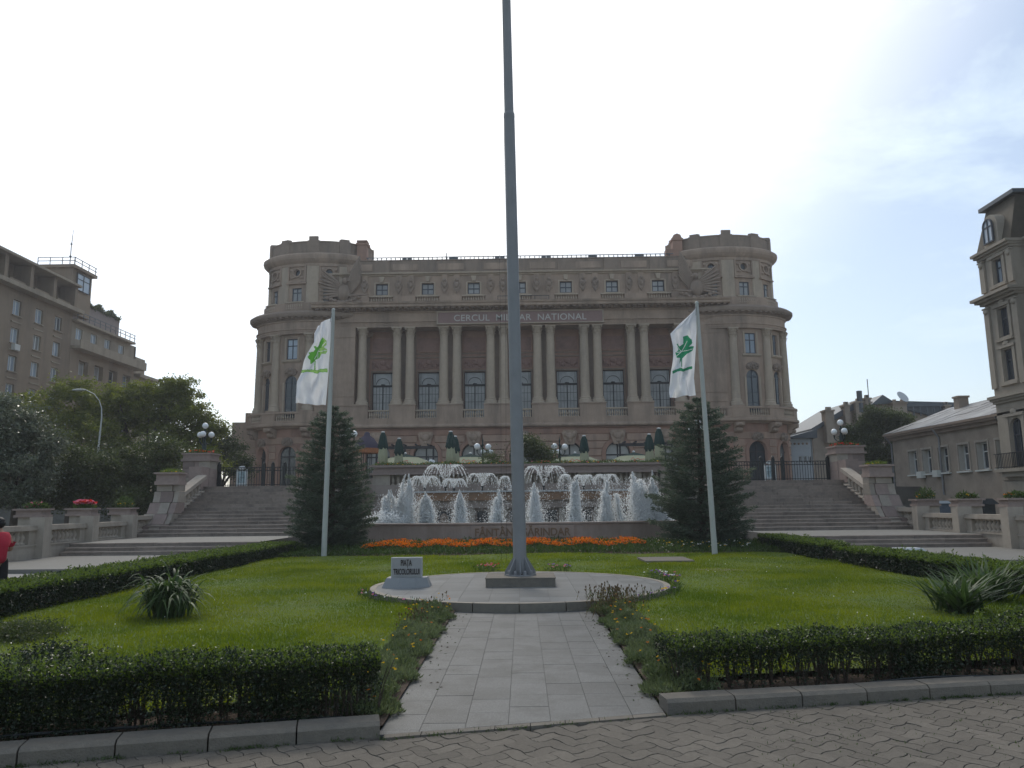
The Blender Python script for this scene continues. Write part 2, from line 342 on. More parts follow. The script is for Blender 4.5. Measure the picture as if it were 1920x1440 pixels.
def window(parent, mp_, c, wd, zb, zt, depth, style='cross', arch=False, fm=None, gm=None, label=None, name='window', fr=.07):
    fm = fm or WOODD; gm = gm or GLASS; key = (round(wd, 3), round(zt-zb, 3), style, arch, fm.name, gm.name, fr)
    if key not in WC:
        h = zt-zb; hw = wd/2; m = MB(); g = MB(); sp = h-hw if arch else h
        m.box(-hw, -hw+fr, -.05, .05, 0, sp); m.box(hw-fr, hw, -.05, .05, 0, sp); m.box(-hw+fr, hw-fr, -.05, .05, 0, fr)
        if arch:
            A = [PI*i/12 for i in range(13)]
            for a, b in zip(A, A[1:]):
                m.prismy([(hw*math.cos(a), sp+hw*math.sin(a)), (hw*math.cos(b), sp+hw*math.sin(b)), ((hw-fr)*math.cos(b), sp+(hw-fr)*math.sin(b)), ((hw-fr)*math.cos(a), sp+(hw-fr)*math.sin(a))], -.05, .05)
            g.add([(-hw, .02, 0), (hw, .02, 0)]+[(hw*math.cos(a), .02, sp+hw*math.sin(a)) for a in A], [tuple(range(15))])
        else:
            m.box(-hw+fr, hw-fr, -.05, .05, h-fr, h); g.add([(-hw, .02, 0), (hw, .02, 0), (hw, .02, h), (-hw, .02, h)], [(0,1,2,3)])
        t = fr*.55; i0, i1 = -hw+fr, hw-fr
        def vb(x, z0, z1, t=t): m.box(x-t/2, x+t/2, -.035, .015, z0, z1)
        def hb(z, t=t, a=i0, b=i1): m.box(a, b, -.04, .015, z-t/2, z+t/2)
        if style == 'cross': vb(0, fr, h-.02, fr); hb(h*.66, fr)
        elif style == 'cross2': vb(0, fr, h-fr, fr*1.1); hb(h*.5, fr*1.1); 
        elif style == 'tall': vb(0, fr, h-.1, fr); hb(sp if arch else h*.72, fr*1.2); hb(h*.24); hb(h*.48)
        elif style == 'door': vb(0, fr, h-.1, fr*1.4); hb(sp*.98, fr*1.3)
        elif style == 'grid':
            tz = h*.72; m.box(i0, i1, -.07, .03, tz-.10, tz+.10); m.box(-.05, .05, -.07, .03, fr, tz)
            for i in (1, 2, 4, 5): vb(i0+(i1-i0)*i/6, fr, tz, .028)
            for i in (1, 2, 3): hb(fr+(tz-fr)*i/4, .028)
            # fanlight tracery
            r = (i1-i0)*.36
            for q, tt in ((r, .05),):
                for i in range(12):
                    a, b = PI*i/12, PI*(i+1)/12; zz = tz+.16
                    m.prismy([(q*math.cos(a), zz+q*.95*math.sin(a)), (q*math.cos(b), zz+q*.95*math.sin(b)), ((q-tt)*math.cos(b), zz+(q-tt)*.95*math.sin(b)), ((q-tt)*math.cos(a), zz+(q-tt)*.95*math.sin(a))], -.05, .0)
            m.lathe([(0, -.02), (.22, 0), (.22, .06), (0, .09)], 8, (0, 0, tz+.12)); vb(-r-.12, tz, h, .04); vb(r+.12, tz, h, .04)
        elif style == 'two': vb(0, fr, h-fr, fr*1.2); 
        WC[key] = (m.mesh(name, fm), g.mesh('pane', gm))
    me, gme = WC[key]
    p = Vector(mp_(c, zb, -depth+.06)); q = Vector(mp_(c+.01, zb, -depth+.06)); q0 = Vector(mp_(c-.01, zb, -depth+.06))
    tdir = (q-q0).normalized(); rz = math.atan2(tdir.y, tdir.x)
    nrm = Vector(mp_(c, zb, 1))-Vector(mp_(c, zb, 0)); 
    if Vector((math.sin(rz), -math.cos(rz), 0)).dot(nrm) < 0: rz += PI
    o = obj(name, me, None, parent, mat4=T(*p, rz)); tag(o, label)
    obj('pane', gme, None, o, mat4=T(*p, rz)); return o
def localmap(mp_, c):
    """matrix placing a facade ornament modelled in x (along), -y (outward), z (height) at s=c"""
    p = Vector(mp_(c, 0, 0)); q = Vector(mp_(c+.01, 0, 0)); q0 = Vector(mp_(c-.01, 0, 0)); t = (q-q0).normalized(); rz = math.atan2(t.y, t.x)
    nrm = Vector(mp_(c, 0, 1))-p
    if Vector((math.sin(rz), -math.cos(rz), 0)).dot(nrm) < 0: rz += PI
    return p, rz
BAL = [(.10, 0), (.10, .05), (.055, .09), (.05, .13), (.095, .28), (.085, .38), (.04, .50), (.042, .56), (.075, .6), (.075, .64)]
def balusters(mb, mp_, c0, c1, z0, z1, n, d=0, rs=1., k=8):
    for i in range(n):
        s = c0+(c1-c0)*(i+.5)/n; p = mp_(s, z0, d)
        mb.lathe([(r*rs, z*(z1-z0)/.64) for r, z in BAL], k, p)
def column_mesh(h, r, n=20):
    m = MB(); b = .95
    prof = [(r*1.38, 0), (r*1.38, .12), (r*1.34, .14), (r*1.42, .22), (r*1.34, .30), (r*1.16, .34), (r*1.14, .40), (r*1.22, .46), (r*1.14, .52), (r*1.02, .56)]
    for i in range(9):
        t = i/8; prof.append((r*(1-.15*t**1.6), .6+(h-.6)*t))
    m.box(-r*1.42, r*1.42, -r*1.42, r*1.42, -.02, .10); m.lathe(prof, n, (0, 0, .08)); return m
def capital_mesh(r, h):
    m = MB(); m.lathe([(r*.95, 0), (r*1.0, .04*h), (r*.9, .06*h), (r*.92, .5*h), (r*1.15, .8*h), (r*1.35, .88*h)], 16)
    for row, (z, ln, n_, rr) in enumerate([(.05, .36, 8, .98), (.30, .40, 8, 1.02)]):
        for i in range(n_):
            a = 2*PI*(i+.5*row)/n_; w_ = r*.32
            pr = [(rr*r, z*h, 1), (rr*r*1.08, (z+ln*.6)*h, 1), (rr*r*1.38, (z+ln*.95)*h, .7), (rr*r*1.36, (z+ln*.82)*h, .3)]
            v = []
            for q, zz, ww in pr:
                for sg in (-1, 1):
                    v.append((q*math.sin(a)+sg*w_*ww*math.cos(a), -q*math.cos(a)+sg*w_*ww*math.sin(a), zz))
            m.add(v, [(0,1,3,2), (2,3,5,4), (4,5,7,6)])
    for i in range(4):
        a = PI/4+i*PI/2
        m.ball((r*1.45*math.sin(a), -r*1.45*math.cos(a), .80*h), (r*.24, r*.24, r*.26), 8, 5)
    m.box(-r*1.32, r*1.32, -r*1.32, r*1.32, .88*h, h); return m

GP = 2.66                                   # level of the upper plaza
BC = thing('palace_building', (0, 78, GP), 'large brown stone palace with paired columns, inscribed frieze and two round corner towers', 'building')
B = lambda name, mb, m=None, par=None, sm=False, **k: obj(name, mb, m or STONE, par or BC, sm, **k)
bays = [4.72*i for i in range(-3, 4)]; pairs = [-11.8, -7.08, -2.36, 2.36, 7.08, 11.8]; GY = 75.0
def mir(f):                                  # run once for each tower side
    for s_ in (-1, 1): f(s_)

# ground floor wall with seven arched openings
m = MB(); AR, AZ = 1.22, 6.42
wall2d(m, fmap(GY), -20.6, 20.6, GP, 9.1, [dict(c=b, w=2*AR, zb=GP, zt=AZ+AR, arch=True) for b in bays], .7)
B('ground_floor_wall', m, PINK)
def ring(m, cx, cz, r0, r1, y0, y1, zb):
    A = [PI*i/16 for i in range(17)]
    for a, b in zip(A, A[1:]):
        m.prismy([(cx+r0*math.cos(a), cz+r0*math.sin(a)), (cx+r1*math.cos(a), cz+r1*math.sin(a)), (cx+r1*math.cos(b), cz+r1*math.sin(b)), (cx+r0*math.cos(b), cz+r0*math.sin(b))], y0, y1)
    for sg in (-1, 1):
        x0, x1 = sorted((cx+sg*r0, cx+sg*r1)); m.box(x0, x1, y0, y1, zb, cz)
m = MB(); ring(m, 0, AZ, AR, AR+.17, -.16, .0, GP); ring(m, 0, AZ, AR+.17, AR+.36, -.10, .0, GP); arch_me = m.mesh('arch_surround', PINK)
m = MB(); m.prismy([(-.42, 7.35), (.42, 7.35), (.78, 8.55), (.62, 8.75), (-.62, 8.75), (-.78, 8.55)], -.34, 0)
m.ball((0, -.36, 8.15), (.38, .2, .36), 10, 6); m.ball((-.42, -.34, 8.35), (.2, .14, .28), 8, 5); m.ball((.42, -.34, 8.35), (.2, .14, .28), 8, 5); m.ball((0, -.36, 7.7), (.22, .14, .2), 8, 5)
key_me = m.mesh('keystone', STONE)
for b in bays:
    B('arch_surround', arch_me, mat4=T(b, GY, 0)); B('keystone', key_me, mat4=T(b, GY, 0))
    window(BC, fmap(GY), b, 2*AR-.02, GP+.02, AZ+AR-.01, .62, 'door', True, WOODD, GLASSC, name='arched_window', fr=.1)
# banded stones between the arches
RR = AR+.40; CH = .74
def stone(xa, xb, z0, z1, la, lb):
    """one stone; la/lb give the arch centre that bites its left/right side"""
    def left(z):
        return xa if la is None else (la+math.sqrt(max(0, RR*RR-max(0, z-AZ)**2)) if z-AZ < RR else xa)
    def right(z):
        return xb if lb is None else (lb-math.sqrt(max(0, RR*RR-max(0, z-AZ)**2)) if z-AZ < RR else xb)
    zs = [z0+.03+(z1-z0-.06)*i/4 for i in range(5)]
    mm_ = MB()
    P = [(max(xa, left(z)), z) for z in zs]; Q = [(min(xb, right(z)), z) for z in zs]
    b_ = .035; n = 5
    v = [(x, GY-.003, z) for x, z in P]+[(x, GY-.003, z) for x, z in Q]
    zi = [min(max(z, z0+.03+b_), z1-.03-b_) for z in zs]
    v += [(x+b_, GY-.11, z) for (x, _), z in zip(P, zi)]+[(x-b_, GY-.11, z) for (x, _), z in zip(Q, zi)]
    f = []
    for i in range(4):
        f += [(2*n+i, 3*n+i, 3*n+i+1, 2*n+i+1), (i, 2*n+i, 2*n+i+1, i+1), (3*n+i, n+i, n+i+1, 3*n+i+1)]
    f += [(0, n, 3*n, 2*n), (2*n+4, 3*n+4, n+4, 4)]
    mm_.add(v, f); B('stone', mm_, RUST)
for k in range(8):
    z1 = 8.42-CH*k; z0 = z1-CH
    if z0 < GP-.3: break
    z0 = max(z0, GP)
    for i in range(6):
        a, b = bays[i], bays[i+1]
        if z0 >= 7.0: 
            g = .84 if k == 0 else .62
            stone(a+g, b-g, z0, z1, None, None)
        else: stone(a+.4, b-.4, z0, z1, a, b)
    for sg in (-1, 1):
        e = 14.16; g = (.84 if k == 0 else .62) if z0 >= 7.0 else .4
        cuts = [e+g, 17.2+(k % 2)*.9, 20.2]
        for j in range(2):
            xa, xb = sorted((sg*cuts[j], sg*cuts[j+1]))
            arch_ = j == 0 and z0 < 7.0
            stone(xa, xb, z0, z1, 14.16 if (sg > 0 and arch_) else None, -14.16 if (sg < 0 and arch_) else None)
m = MB(); sweep(m, fmap(GY), -20.5, 20.5, [(0, 8.42), (.06, 8.46), (.06, 8.95), (.16, 9.0), (.2, 9.1), (0, 9.1)]); B('frieze_band', m, PINK)
m = MB(); sweep(m, fmap(GY), -20.6, 20.6, [(0, 9.1), (.42, 9.16), (.5, 9.24), (.5, 9.36), (.36, 9.42), (.2, 9.55), (0, 9.55)]); B('string_course', m, STONE)
# pedestal zone
m = MB()
edges = []
for b in bays: edges += [b-1.05, b+1.05]
xs = [-20.5]+edges+[20.5]
m.box(-20.5, 20.5, GY-.2, GY+.4, 9.55, 10.12)
for i in range(0, len(xs), 2): m.box(xs[i], xs[i+1], GY-.2, GY+.5, 10.121, 11.40)
for i in range(0, len(xs), 2):
    m.box(xs[i]-.05 if i else xs[i], xs[i+1]+.05 if i < len(xs)-2 else xs[i+1], GY-.27, GY+.5, 11.401, 11.50)
B('pedestal_course', m, STONE)
for b in bays:
    m = MB(); balusters(m, fmap(GY-.02), b-1.0, b+1.0, 10.125, 10.85, 9, rs=.95); m.box(b-1.046, b+1.046, GY-.16, GY+.12, 10.85, 10.98)
    B('balcony_balustrade', m, STONE2, kind='stuff')
# recessed loggia wall
LY = 77.0
m = MB(); wall2d(m, fmap(LY), -16.7, 16.7, 9.6, 19.6, [dict(c=b, w=2.16, zb=10.2, zt=15.1) for b in bays], .35); m.box(-16.7, 16.7, GY+.4, LY+.01, 9.9, 10.13)
B('loggia_wall', m, PINK)
win_me = []
for b in bays:
    window(BC, fmap(LY), b, 2.14, 10.2, 15.09, .3, 'grid', False, WOODD, GLASSC, name='balcony_window', fr=.08)
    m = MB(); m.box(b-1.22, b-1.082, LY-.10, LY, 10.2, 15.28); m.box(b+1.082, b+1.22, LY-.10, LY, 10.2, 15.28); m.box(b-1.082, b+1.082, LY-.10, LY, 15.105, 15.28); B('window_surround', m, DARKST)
    m = MB(); m.box(b-1.15, b+1.15, LY-.05, LY, 15.45, 16.35)
    for i in range(9):
        x = b-.9+i*.225; m.ball((x, LY-.08, 15.85+.18*math.cos(i*1.4)), (.15, .09, .16+.07*(i % 2)), 7, 5)
    m.ball((b, LY-.1, 16.1), (.34, .14, .26), 9, 6); B('carved_relief', m, PINKD)
    m = MB()
    for z0, z1, d in ((16.55, 16.68, .1), (16.95, 17.05, .07)): m.box(b-1.55, b+1.55, LY-d, LY, z0, z1)
    B('moulding', m, DARKST)
    m = MB(); m.box(b-1.1, b+1.1, LY-.04, LY, 17.25, 18.65); B('wall_panel', m, PINKD)
    m = MB()
    for x0, x1, z0, z1 in ((b-1.22, b+1.22, 18.65, 18.76), (b-1.22, b+1.22, 17.14, 17.25), (b-1.22, b-1.1, 17.25, 18.65), (b+1.1, b+1.22, 17.25, 18.65)): m.box(x0, x1, LY-.08, LY, z0, z1)
    B('panel_frame', m, PINK)
for sg in (-1, 1):
    m = MB(); x0, x1 = sorted((sg*16.62, sg*20.45)); m.box(x0, x1, GY-.12, GY+4, 11.5, 19.4); m.box(x0, x1, GY-.2, GY-.12, 11.501, 11.95); m.box(x0, x1, GY-.17, GY-.12, 18.35, 18.45)
    m.box(x0, x1, GY-.17, GY-.12, 12.35, 12.42); B('corner_pier', m, STONE)
# behind each pair of columns a flat pilaster
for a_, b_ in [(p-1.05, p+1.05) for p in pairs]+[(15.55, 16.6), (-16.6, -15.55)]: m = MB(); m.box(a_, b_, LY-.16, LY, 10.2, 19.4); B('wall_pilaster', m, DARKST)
col_me = column_mesh(18.33-11.58, .46).mesh('column', STONE2, True); cap_me = capital_mesh(.40, 1.1).mesh('capital', STONE2)
for x in [p+d for p in pairs for d in (-.66, .66)]+[-15.95, 15.95]:
    c = B('column', col_me, mat4=T(x, GY+.42, 11.50)); obj('capital', cap_me, None, c, mat4=T(x, GY+.42, 18.32))
# entablature
m = MB(); sweep(m, fmap(GY), -20.5, 20.5, [(-2.2, 19.4), (.02, 19.4), (.02, 19.58), (.07, 19.58), (.07, 19.76), (.12, 19.76), (.12, 19.86), (.24, 19.9), (.24, 19.98), (.05, 20.02), (.05, 20.85), (.14, 20.9), (.14, 21.02), (-2.2, 21.02)]); B('entablature', m, STONE)
m = MB(); m.box(-8.26, 8.26, GY-.30, GY-.05, 19.66, 20.78); bn = B('name_board', m, BANNER)
m = MB()
for x0, x1, z0, z1 in ((-8.4, 8.4, 19.56, 19.66), (-8.4, 8.4, 20.78, 20.88), (-8.4, -8.26, 19.66, 20.78), (8.26, 8.4, 19.66, 20.78)): m.box(x0, x1, GY-.36, GY-.04, z0, z1)
obj('board_frame', m, STONE2, bn)
def text(name, s, size, m, parent, loc, width=None, depth=.02, rx=PI/2, **k):
    cu = bpy.data.curves.new('t', 'FONT'); cu.body = s; cu.size = size; cu.align_x = 'CENTER'; cu.extrude = depth; cu.space_word = k.pop('word', 1.0); cu.space_character = k.pop('chars', 1.0); cu.offset = k.pop('offset', 0)
    o = bpy.data.objects.new('t', cu); COL.objects.link(o); dg = bpy.context.evaluated_depsgraph_get(); dg.update()
    me = bpy.data.meshes.new_from_object(o.evaluated_get(dg)); bpy.data.objects.remove(o); me.name = name
    xs_ = [v.co.x for v in me.vertices]; sc = width/(max(xs_)-min(xs_)) if width else 1; cx = (max(xs_)+min(xs_))/2
    for v in me.vertices: v.co.x = (v.co.x-cx)*sc
    me.materials.clear(); me.materials.append(m)
    o = bpy.data.objects.new(name, me); COL.objects.link(o); o.matrix_basis = Matrix.Translation(loc) @ Matrix.Rotation(rx, 4, 'X')
    if parent: setparent(o, parent)
    return o
text('lettering', 'CERCUL  MILITAR  NATIONAL', .92, LETTER, bn, (.0, GY-.31, 19.88), 13.3, chars=1.05, offset=.004)
# main cornice with brackets
m = MB(); sweep(m, fmap(GY), -20.9, 20.9, [(0, 21.02), (.35, 21.1), (.4, 21.22), (1.05, 21.24), (1.1, 21.3), (1.1, 21.5), (1.2, 21.58), (1.26, 21.76), (-1, 21.8)]); B('main_cornice', m, STONE)
m = MB()
for i in range(69): x = -20.4+i*.6; m.prismx([(GY-.95, 21.235), (GY-.95, 21.12), (GY-.36, 21.0), (GY-.36, 21.235)], x-.14, x+.14)
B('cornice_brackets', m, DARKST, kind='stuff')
# attic
AY = 75.7
m = MB(); wall2d(m, fmap(AY), -20.3, 20.3, 21.7, 25.0, [dict(c=b, w=1.24, zb=22.95, zt=24.15) for b in bays], .35); m.box(-20.3, 20.3, AY-.35, AY, 21.75, 22.02); B('attic_wall', m, STONE)
m = MB(); m.prismy([(-.16, 24.3), (.16, 24.3), (.26, 24.85), (-.26, 24.85)], -.2, 0)
m.box(-.78, -.64, -.06, 0, 22.9, 24.25); m.box(.64, .78, -.06, 0, 22.9, 24.25); m.box(-.64, .64, -.06, 0, 24.165, 24.28); m.box(-.85, .85, -.14, 0, 22.78, 22.9); ws_me = m.mesh('window_surround', STONE2)
m = MB()   # shield cartouche
m.prismy([(0, -.78), (.3, -.25), (.38, .2), (.2, .62), (0, .85), (-.2, .62), (-.38, .2), (-.3, -.25)], -.16, 0)
m.ball((0, -.2, .1), (.22, .12, .28), 9, 6); m.ball((0, -.18, .62), (.16, .1, .16), 7, 5); m.ball((-.26, -.15, .3), (.1, .08, .2), 6, 4); m.ball((.26, -.15, .3), (.1, .08, .2), 6, 4); m.ball((0, -.15, -.5), (.12, .07, .2), 6, 4)
sh_me = m.mesh('shield_cartouche', DARKST)
for b in bays:
    B('window_surround', ws_me, mat4=T(b, AY, 0)); window(BC, fmap(AY), b, 1.22, 22.96, 24.14, .3, 'cross2', False, WOODB, GLASSC, name='attic_window', fr=.09)
    m = MB(); balusters(m, fmap(AY-.02), b-1.12, b+1.12, 22.0, 22.66, 9, .25, .8, 6); m.box(b-1.2, b+1.2, AY-.36, AY-.08, 22.66, 22.78); B('attic_balustrade', m, STONE2, kind='stuff')
for p in pairs+[-15.9, 15.9]:
    m = MB(); x0, x1 = (p-1.14, p+1.14) if abs(p) < 15 else sorted((math.copysign(15.4, p), math.copysign(18.2, p))); m.box(x0, x1, AY-.3, AY, 22.021, 22.75)
    for d in ((-.63, .63) if abs(p) < 15 else (0,)): m.box(p+d-.3, p+d+.3, AY-.12, AY, 22.75, 24.95)
    B('attic_pedestal', m, STONE)
for p in [q+d for q in pairs for d in (-.63, .63)]+[-15.9, 15.9]: B('shield_cartouche', sh_me, mat4=T(p, AY-.12, 23.75))
m = MB(); sweep(m, fmap(AY), -20.2, 20.2, [(0, 24.9), (.12, 24.95), (.14, 25.05), (.34, 25.1), (.36, 25.24), (-.5, 25.26)]); B('attic_cornice', m, STONE2)
m = MB(); sweep(m, fmap(AY+.25), -19.5, 19.5, [(0, 25.2), (.0, 26.62), (.08, 26.66), (.08, 26.74), (-.5, 26.76), (-.5, 25.2)])
for i in range(9): x = -18.88+4.72*i; m.box(x-.75+4.72*0, x+.75, AY+.14, AY+.26, 25.27, 26.62)
B('parapet', m, DARKST)
for i in range(8): m = MB(); x = -16.52+4.72*i; m.box(x-1.3, x+1.3, AY+.19, AY+.26, 25.62, 26.3); B('parapet_panel', m, STONE)
m = MB(); m.box(-15.9, 15.9, AY+.3, AY+.36, 27.0, 27.07)
for i in range(66):
    x = -15.7+i*.48+random.uniform(-.05, .05)
    if (i % 10) < 8: m.box(x-.04, x+.04, AY+.3, AY+.36, 26.75, 27.0)
    else: m.box(x-.24, x+.24, AY+.3, AY+.36, 26.75, 27.0)
B('roof_railing', m, METALD, kind='stuff')
m = MB(); m.path([(-7.6, AY+.5, 26.7), (-7.6, AY+.5, 27.5)], .05); B('roof_vent', m, METALD)
m = MB()
for x0, x1 in ((-2.2, -.2), (.15, 1.5), (1.5, 2.9)):
    for z in (21.8, 22.2): m.box(x0, x1, GY-1.0, GY-.96, z, z+.05)
    for x in (x0, x1): m.box(x-.03, x+.03, GY-1.0, GY-.96, 21.78, 22.25)
B('floodlight_rail', m, IRON)
# body of the building behind
m = MB(); m.box(-20, 20, 77.6, 112, GP, 26.3); m.box(-27.6, 27.6, 80.5, 110, GP, 21); B('building_body', m, DARKST)
m = MB(); m.box(-31, -26.5, 81, 100, GP, 10.6); m.box(-29.6, -26.5, 80.99, 100, 10.6, 11.6); B('side_wing', m, STONE); m = MB(); m.box(26.5, 29.5, 84, 100, GP, 9.6); B('side_wing', m, STONE)
for sg in (-1, 1):
    x0, x1 = sorted((sg*15.9, sg*16.9)); m = MB()
    m.box(x0, x1, AY+.4, AY+1.4, 26.5, 28.5); m.box(x0-.1, x1+.1, AY+.3, AY+1.5, 28.5, 28.72)
    if sg < 0: m.box(x0-.05, x1+.05, AY+.35, AY+1.45, 28.85, 29.0); m.box(x0+.2, x1-.2, AY+.6, AY+1.2, 28.72, 28.85)
    else: m.prismy([(x0, 28.72), (x1, 28.72), (x1-.15, 29.1), (x0+.5, 29.25), (x0+.15, 29.1)], AY+.4, AY+1.4); m.box(15.2, 15.9, AY+.4, AY+1.4, 26.5, 27.6)
    B('chimney', m, PINK)
    # eagle sculpture standing on the cornice against the tower
    m = MB(); cx = sg*17.9; Y0 = AY-.75
    m.ball((cx, Y0, 23.0), (.65, .5, .95), 12, 8); m.ball((cx-sg*.15, Y0-.3, 24.2), (.3, .3, .34), 9, 6); m.ball((cx-sg*.5, Y0-.4, 24.15), (.22, .1, .1), 7, 5)
    for i in range(9):
        t = i/8; a = R(66-14*t); ln = 3.3-.9*t; bx, bz = cx-sg*.2, 23.9-.16*i
        p0 = Vector((bx, Y0+.1+.03*i, bz)); d = Vector((-sg*math.cos(a), 0, math.sin(a)))
        m.ball(p0+d*ln*.5, (.17, .1, ln*.55), 7, 6, rot=Matrix.Rotation(-sg*(PI/2-a), 3, 'Y'))
    for i in range(8):
        t = i/7; a = R(38-50*t); ln = 2.3-.4*t; p0 = Vector((cx+sg*.3, Y0-.1, 23.9-.16*i)); d = Vector((sg*math.cos(a), -.1, math.sin(a)))
        m.ball(p0+d*ln*.5, (.15, .12, ln*.55), 7, 6, rot=Matrix.Rotation(sg*(PI/2-a), 3, 'Y'))
    for i in range(9):
        t = i/8; m.ball((cx-1.6+3.2*t, Y0-.25, 22.45-.45*math.sin(PI*t)), (.26, .2, .2), 7, 5)
    m.box(cx-1.9, cx+1.9, Y0-.25, AY, 21.78, 22.15); m.path([(cx-sg*.6, Y0-.4, 22.6), (cx-sg*2.6, Y0-.3, 22.75)], [.14, .07], 7)
    B('eagle_sculpture', m, DARKST, sm=True)

# round corner towers
ccol_me = column_mesh(17.75-11.0, .42).mesh('column', STONE2, True); ccap_me = capital_mesh(.37, 1.05).mesh('capital', STONE2)
m = MB(); m.prismy([(-.5, 0), (-.62, .3), (-.4, .62), (0, .78), (.4, .62), (.62, .3), (.5, 0)], -.16, 0)
for i in range(5): m.ball((-.44+.22*i, -.2, .3+.1*math.sin(i*2)), (.15, .1, .2), 7, 5)
m.ball((0, -.22, .5), (.24, .14, .24), 8, 6); tcar_me = m.mesh('carved_cartouche', DARKST)
m = MB(); m.prismx([(0, 0), (-.35, .1), (-.5, .5), (-.95, .65), (-1.0, 1.0), (0, 1.0)], -.42, .42)
m.ball((0, -.55, .3), (.34, .22, .22), 8, 6); m.ball((0, -.85, .82), (.36, .2, .16), 8, 6); cons_me = m.mesh('console_bracket', STONE)
def tower(sd_):
    TW = lambda name, mb, m=None, par=None, sm=False, **k: B(name, mb, m, par, sm, **k)
    AM = R(100)
    def seg(a, m_, mb_z0, mb_z1, ops, depth, name, mi=None):
        mb = MB(); wall2d(mb, tmap(a, sd_), -a*AM, a*AM, mb_z0, mb_z1, ops, depth, .45, flip=(sd_ < 0)); return TW(name, mb, m_)
    def rg(a, prof, m_, name, sm=False):
        mb = MB(); sweep(mb, tmap(a, sd_), -a*AM, a*AM, prof, 48, caps=False); return TW(name, mb, m_)
    ga = 6.15; deg = [R(x) for x in (-52, -18, 18, 52)]; vis_deg = deg[2:]
    seg(ga, PINK, GP, 9.4, [dict(c=ga*t, w=1.95, zb=GP+.9, zt=7.5, arch=True) for t in deg], .6, 'tower_ground_wall')
    for t in deg: window(BC, tmap(ga, sd_), ga*t, 1.93, GP+.9, 7.49, .5, 'door', True, WOODD, GLASS, name='arched_window', fr=.1)
    # banded stones on the tower
    for k in range(8):
        z1 = 8.42-CH*k; z0 = max(GP, z1-CH)
        if z1 < GP+.2: break
        edges_ = [-R(90)*ga]+sum([[ga*t-1.35, ga*t+1.35] for t in deg], [])+[R(90)*ga]
        spans = [(edges_[i], edges_[i+1]) for i in range(0, len(edges_), 2)] if z0 < 7.3 else [(ga*R(-90), ga*R(-52)), (ga*R(-52), ga*R(-18)), (ga*R(-18), ga*R(18)), (ga*R(18), ga*R(52)), (ga*R(52), ga*R(90))]
        for s0, s1 in spans:
            if s1-s0 < .2: continue
            mb = MB(); sweep(mb, tmap(ga, sd_), s0+.03, s1-.03, [(.0, z0+.03), (.1, z0+.07), (.1, z1-.07), (0, z1-.03)], max(1, int((s1-s0)/.5))); TW('stone', mb, RUST)
    for t in deg:
        mb = MB(); A = [PI*i/14 for i in range(15)]; mp_ = tmap(ga, sd_); r0, r1 = .98, 1.3; cz = 7.5-.975
        for a, b in zip(A, A[1:]):
            p = [mp_(ga*t+r*math.cos(q), cz+r*math.sin(q), d) for q in (a, b) for r in (r0, r1) for d in (0, .14)]
            mb.add(p, [(0,1,3,2), (1,5,7,3), (2,3,7,6), (0,4,5,1), (4,6,7,5)])
        for sg in (-1, 1): sweep(mb, mp_, ga*t+sg*r0, ga*t+sg*r1, [(0, GP+.9), (.14, GP+.9), (.14, cz), (0, cz)])
        TW('arch_surround', mb, PINK)
        p, rz = localmap(mp_, ga*t); TW('carved_cartouche', tcar_me, mat4=T(p.x, p.y, 7.55, rz, (1, 1, 1.1)))
    for t in (-70, -35, 0, 35, 70):
        p, rz = localmap(tmap(ga, sd_), ga*R(t)); TW('console_bracket', cons_me, mat4=T(p.x, p.y, 8.3, rz))
    # balcony
    rg(ga, [(-.3, 9.2), (.55, 9.28), (.6, 9.36), (1.0, 9.42), (1.1, 9.5), (1.1, 9.68), (1.0, 9.74), (-.4, 9.76)], STONE, 'balcony_slab')
    ba = 6.95; mp_ = tmap(ba, sd_)
    mb = MB(); sweep(mb, mp_, -ba*AM, ba*AM, [(0, 9.76), (.14, 9.76), (.14, 9.98), (0, 9.98)], 40, caps=False); sweep(mb, mp_, -ba*AM, ba*AM, [(-.14, 10.66), (.16, 10.66), (.2, 10.72), (.18, 10.86), (-.14, 10.88)], 40, caps=False)
    sol = []; dd = [R(x) for x in (-86, -52, -18, 18, 52, 86)]; edges_ = [-ba*AM]+sum([[ba*t-1.1, ba*t+1.1] for t in dd], [])+[ba*AM]
    for i in range(0, len(edges_), 2):
        if edges_[i+1] > edges_[i]: sweep(mb, mp_, edges_[i], edges_[i+1], [(-.1, 9.9), (.12, 9.9), (.12, 10.66), (-.1, 10.66)], 5)
    TW('balcony_parapet', mb, STONE)
    mb = MB()
    for t in dd: balusters(mb, mp_, ba*t-1.0, ba*t+1.0, 9.98, 10.66, 8, .02, .8, 6)
    TW('balcony_balustrade', mb, STONE2, kind='stuff')
    # main storeys
    a = 5.95
    seg(a, STONE, 9.6, 19.0, [dict(c=a*t, w=1.36, zb=10.3, zt=14.6, arch=True) for t in vis_deg]+[dict(c=a*t, w=1.2, zb=16.25, zt=18.35) for t in vis_deg], .32, 'tower_wall')
    for t in vis_deg:
        window(BC, tmap(a, sd_), a*t, 1.34, 10.32, 14.59, .28, 'tall', True, WOODB, GLASS, name='arched_window', fr=.08)
        window(BC, tmap(a, sd_), a*t, 1.18, 16.26, 18.34, .28, 'cross', False, WOODB, GLASSB if abs(t) < .5 else GLASS, name='tower_window', fr=.08)
        p, rz = localmap(tmap(a, sd_), a*t); TW('carved_cartouche', tcar_me, mat4=T(p.x, p.y, 14.65, rz, (1.15, 1, 1.0)))
        mb = MB(); mp_ = tmap(a, sd_); sweep(mb, mp_, a*t-1.0, a*t+1.0, [(0, 15.9), (.16, 15.98), (.28, 16.08), (.28, 16.2), (0, 16.22)], 4); TW('window_sill', mb, STONE2)
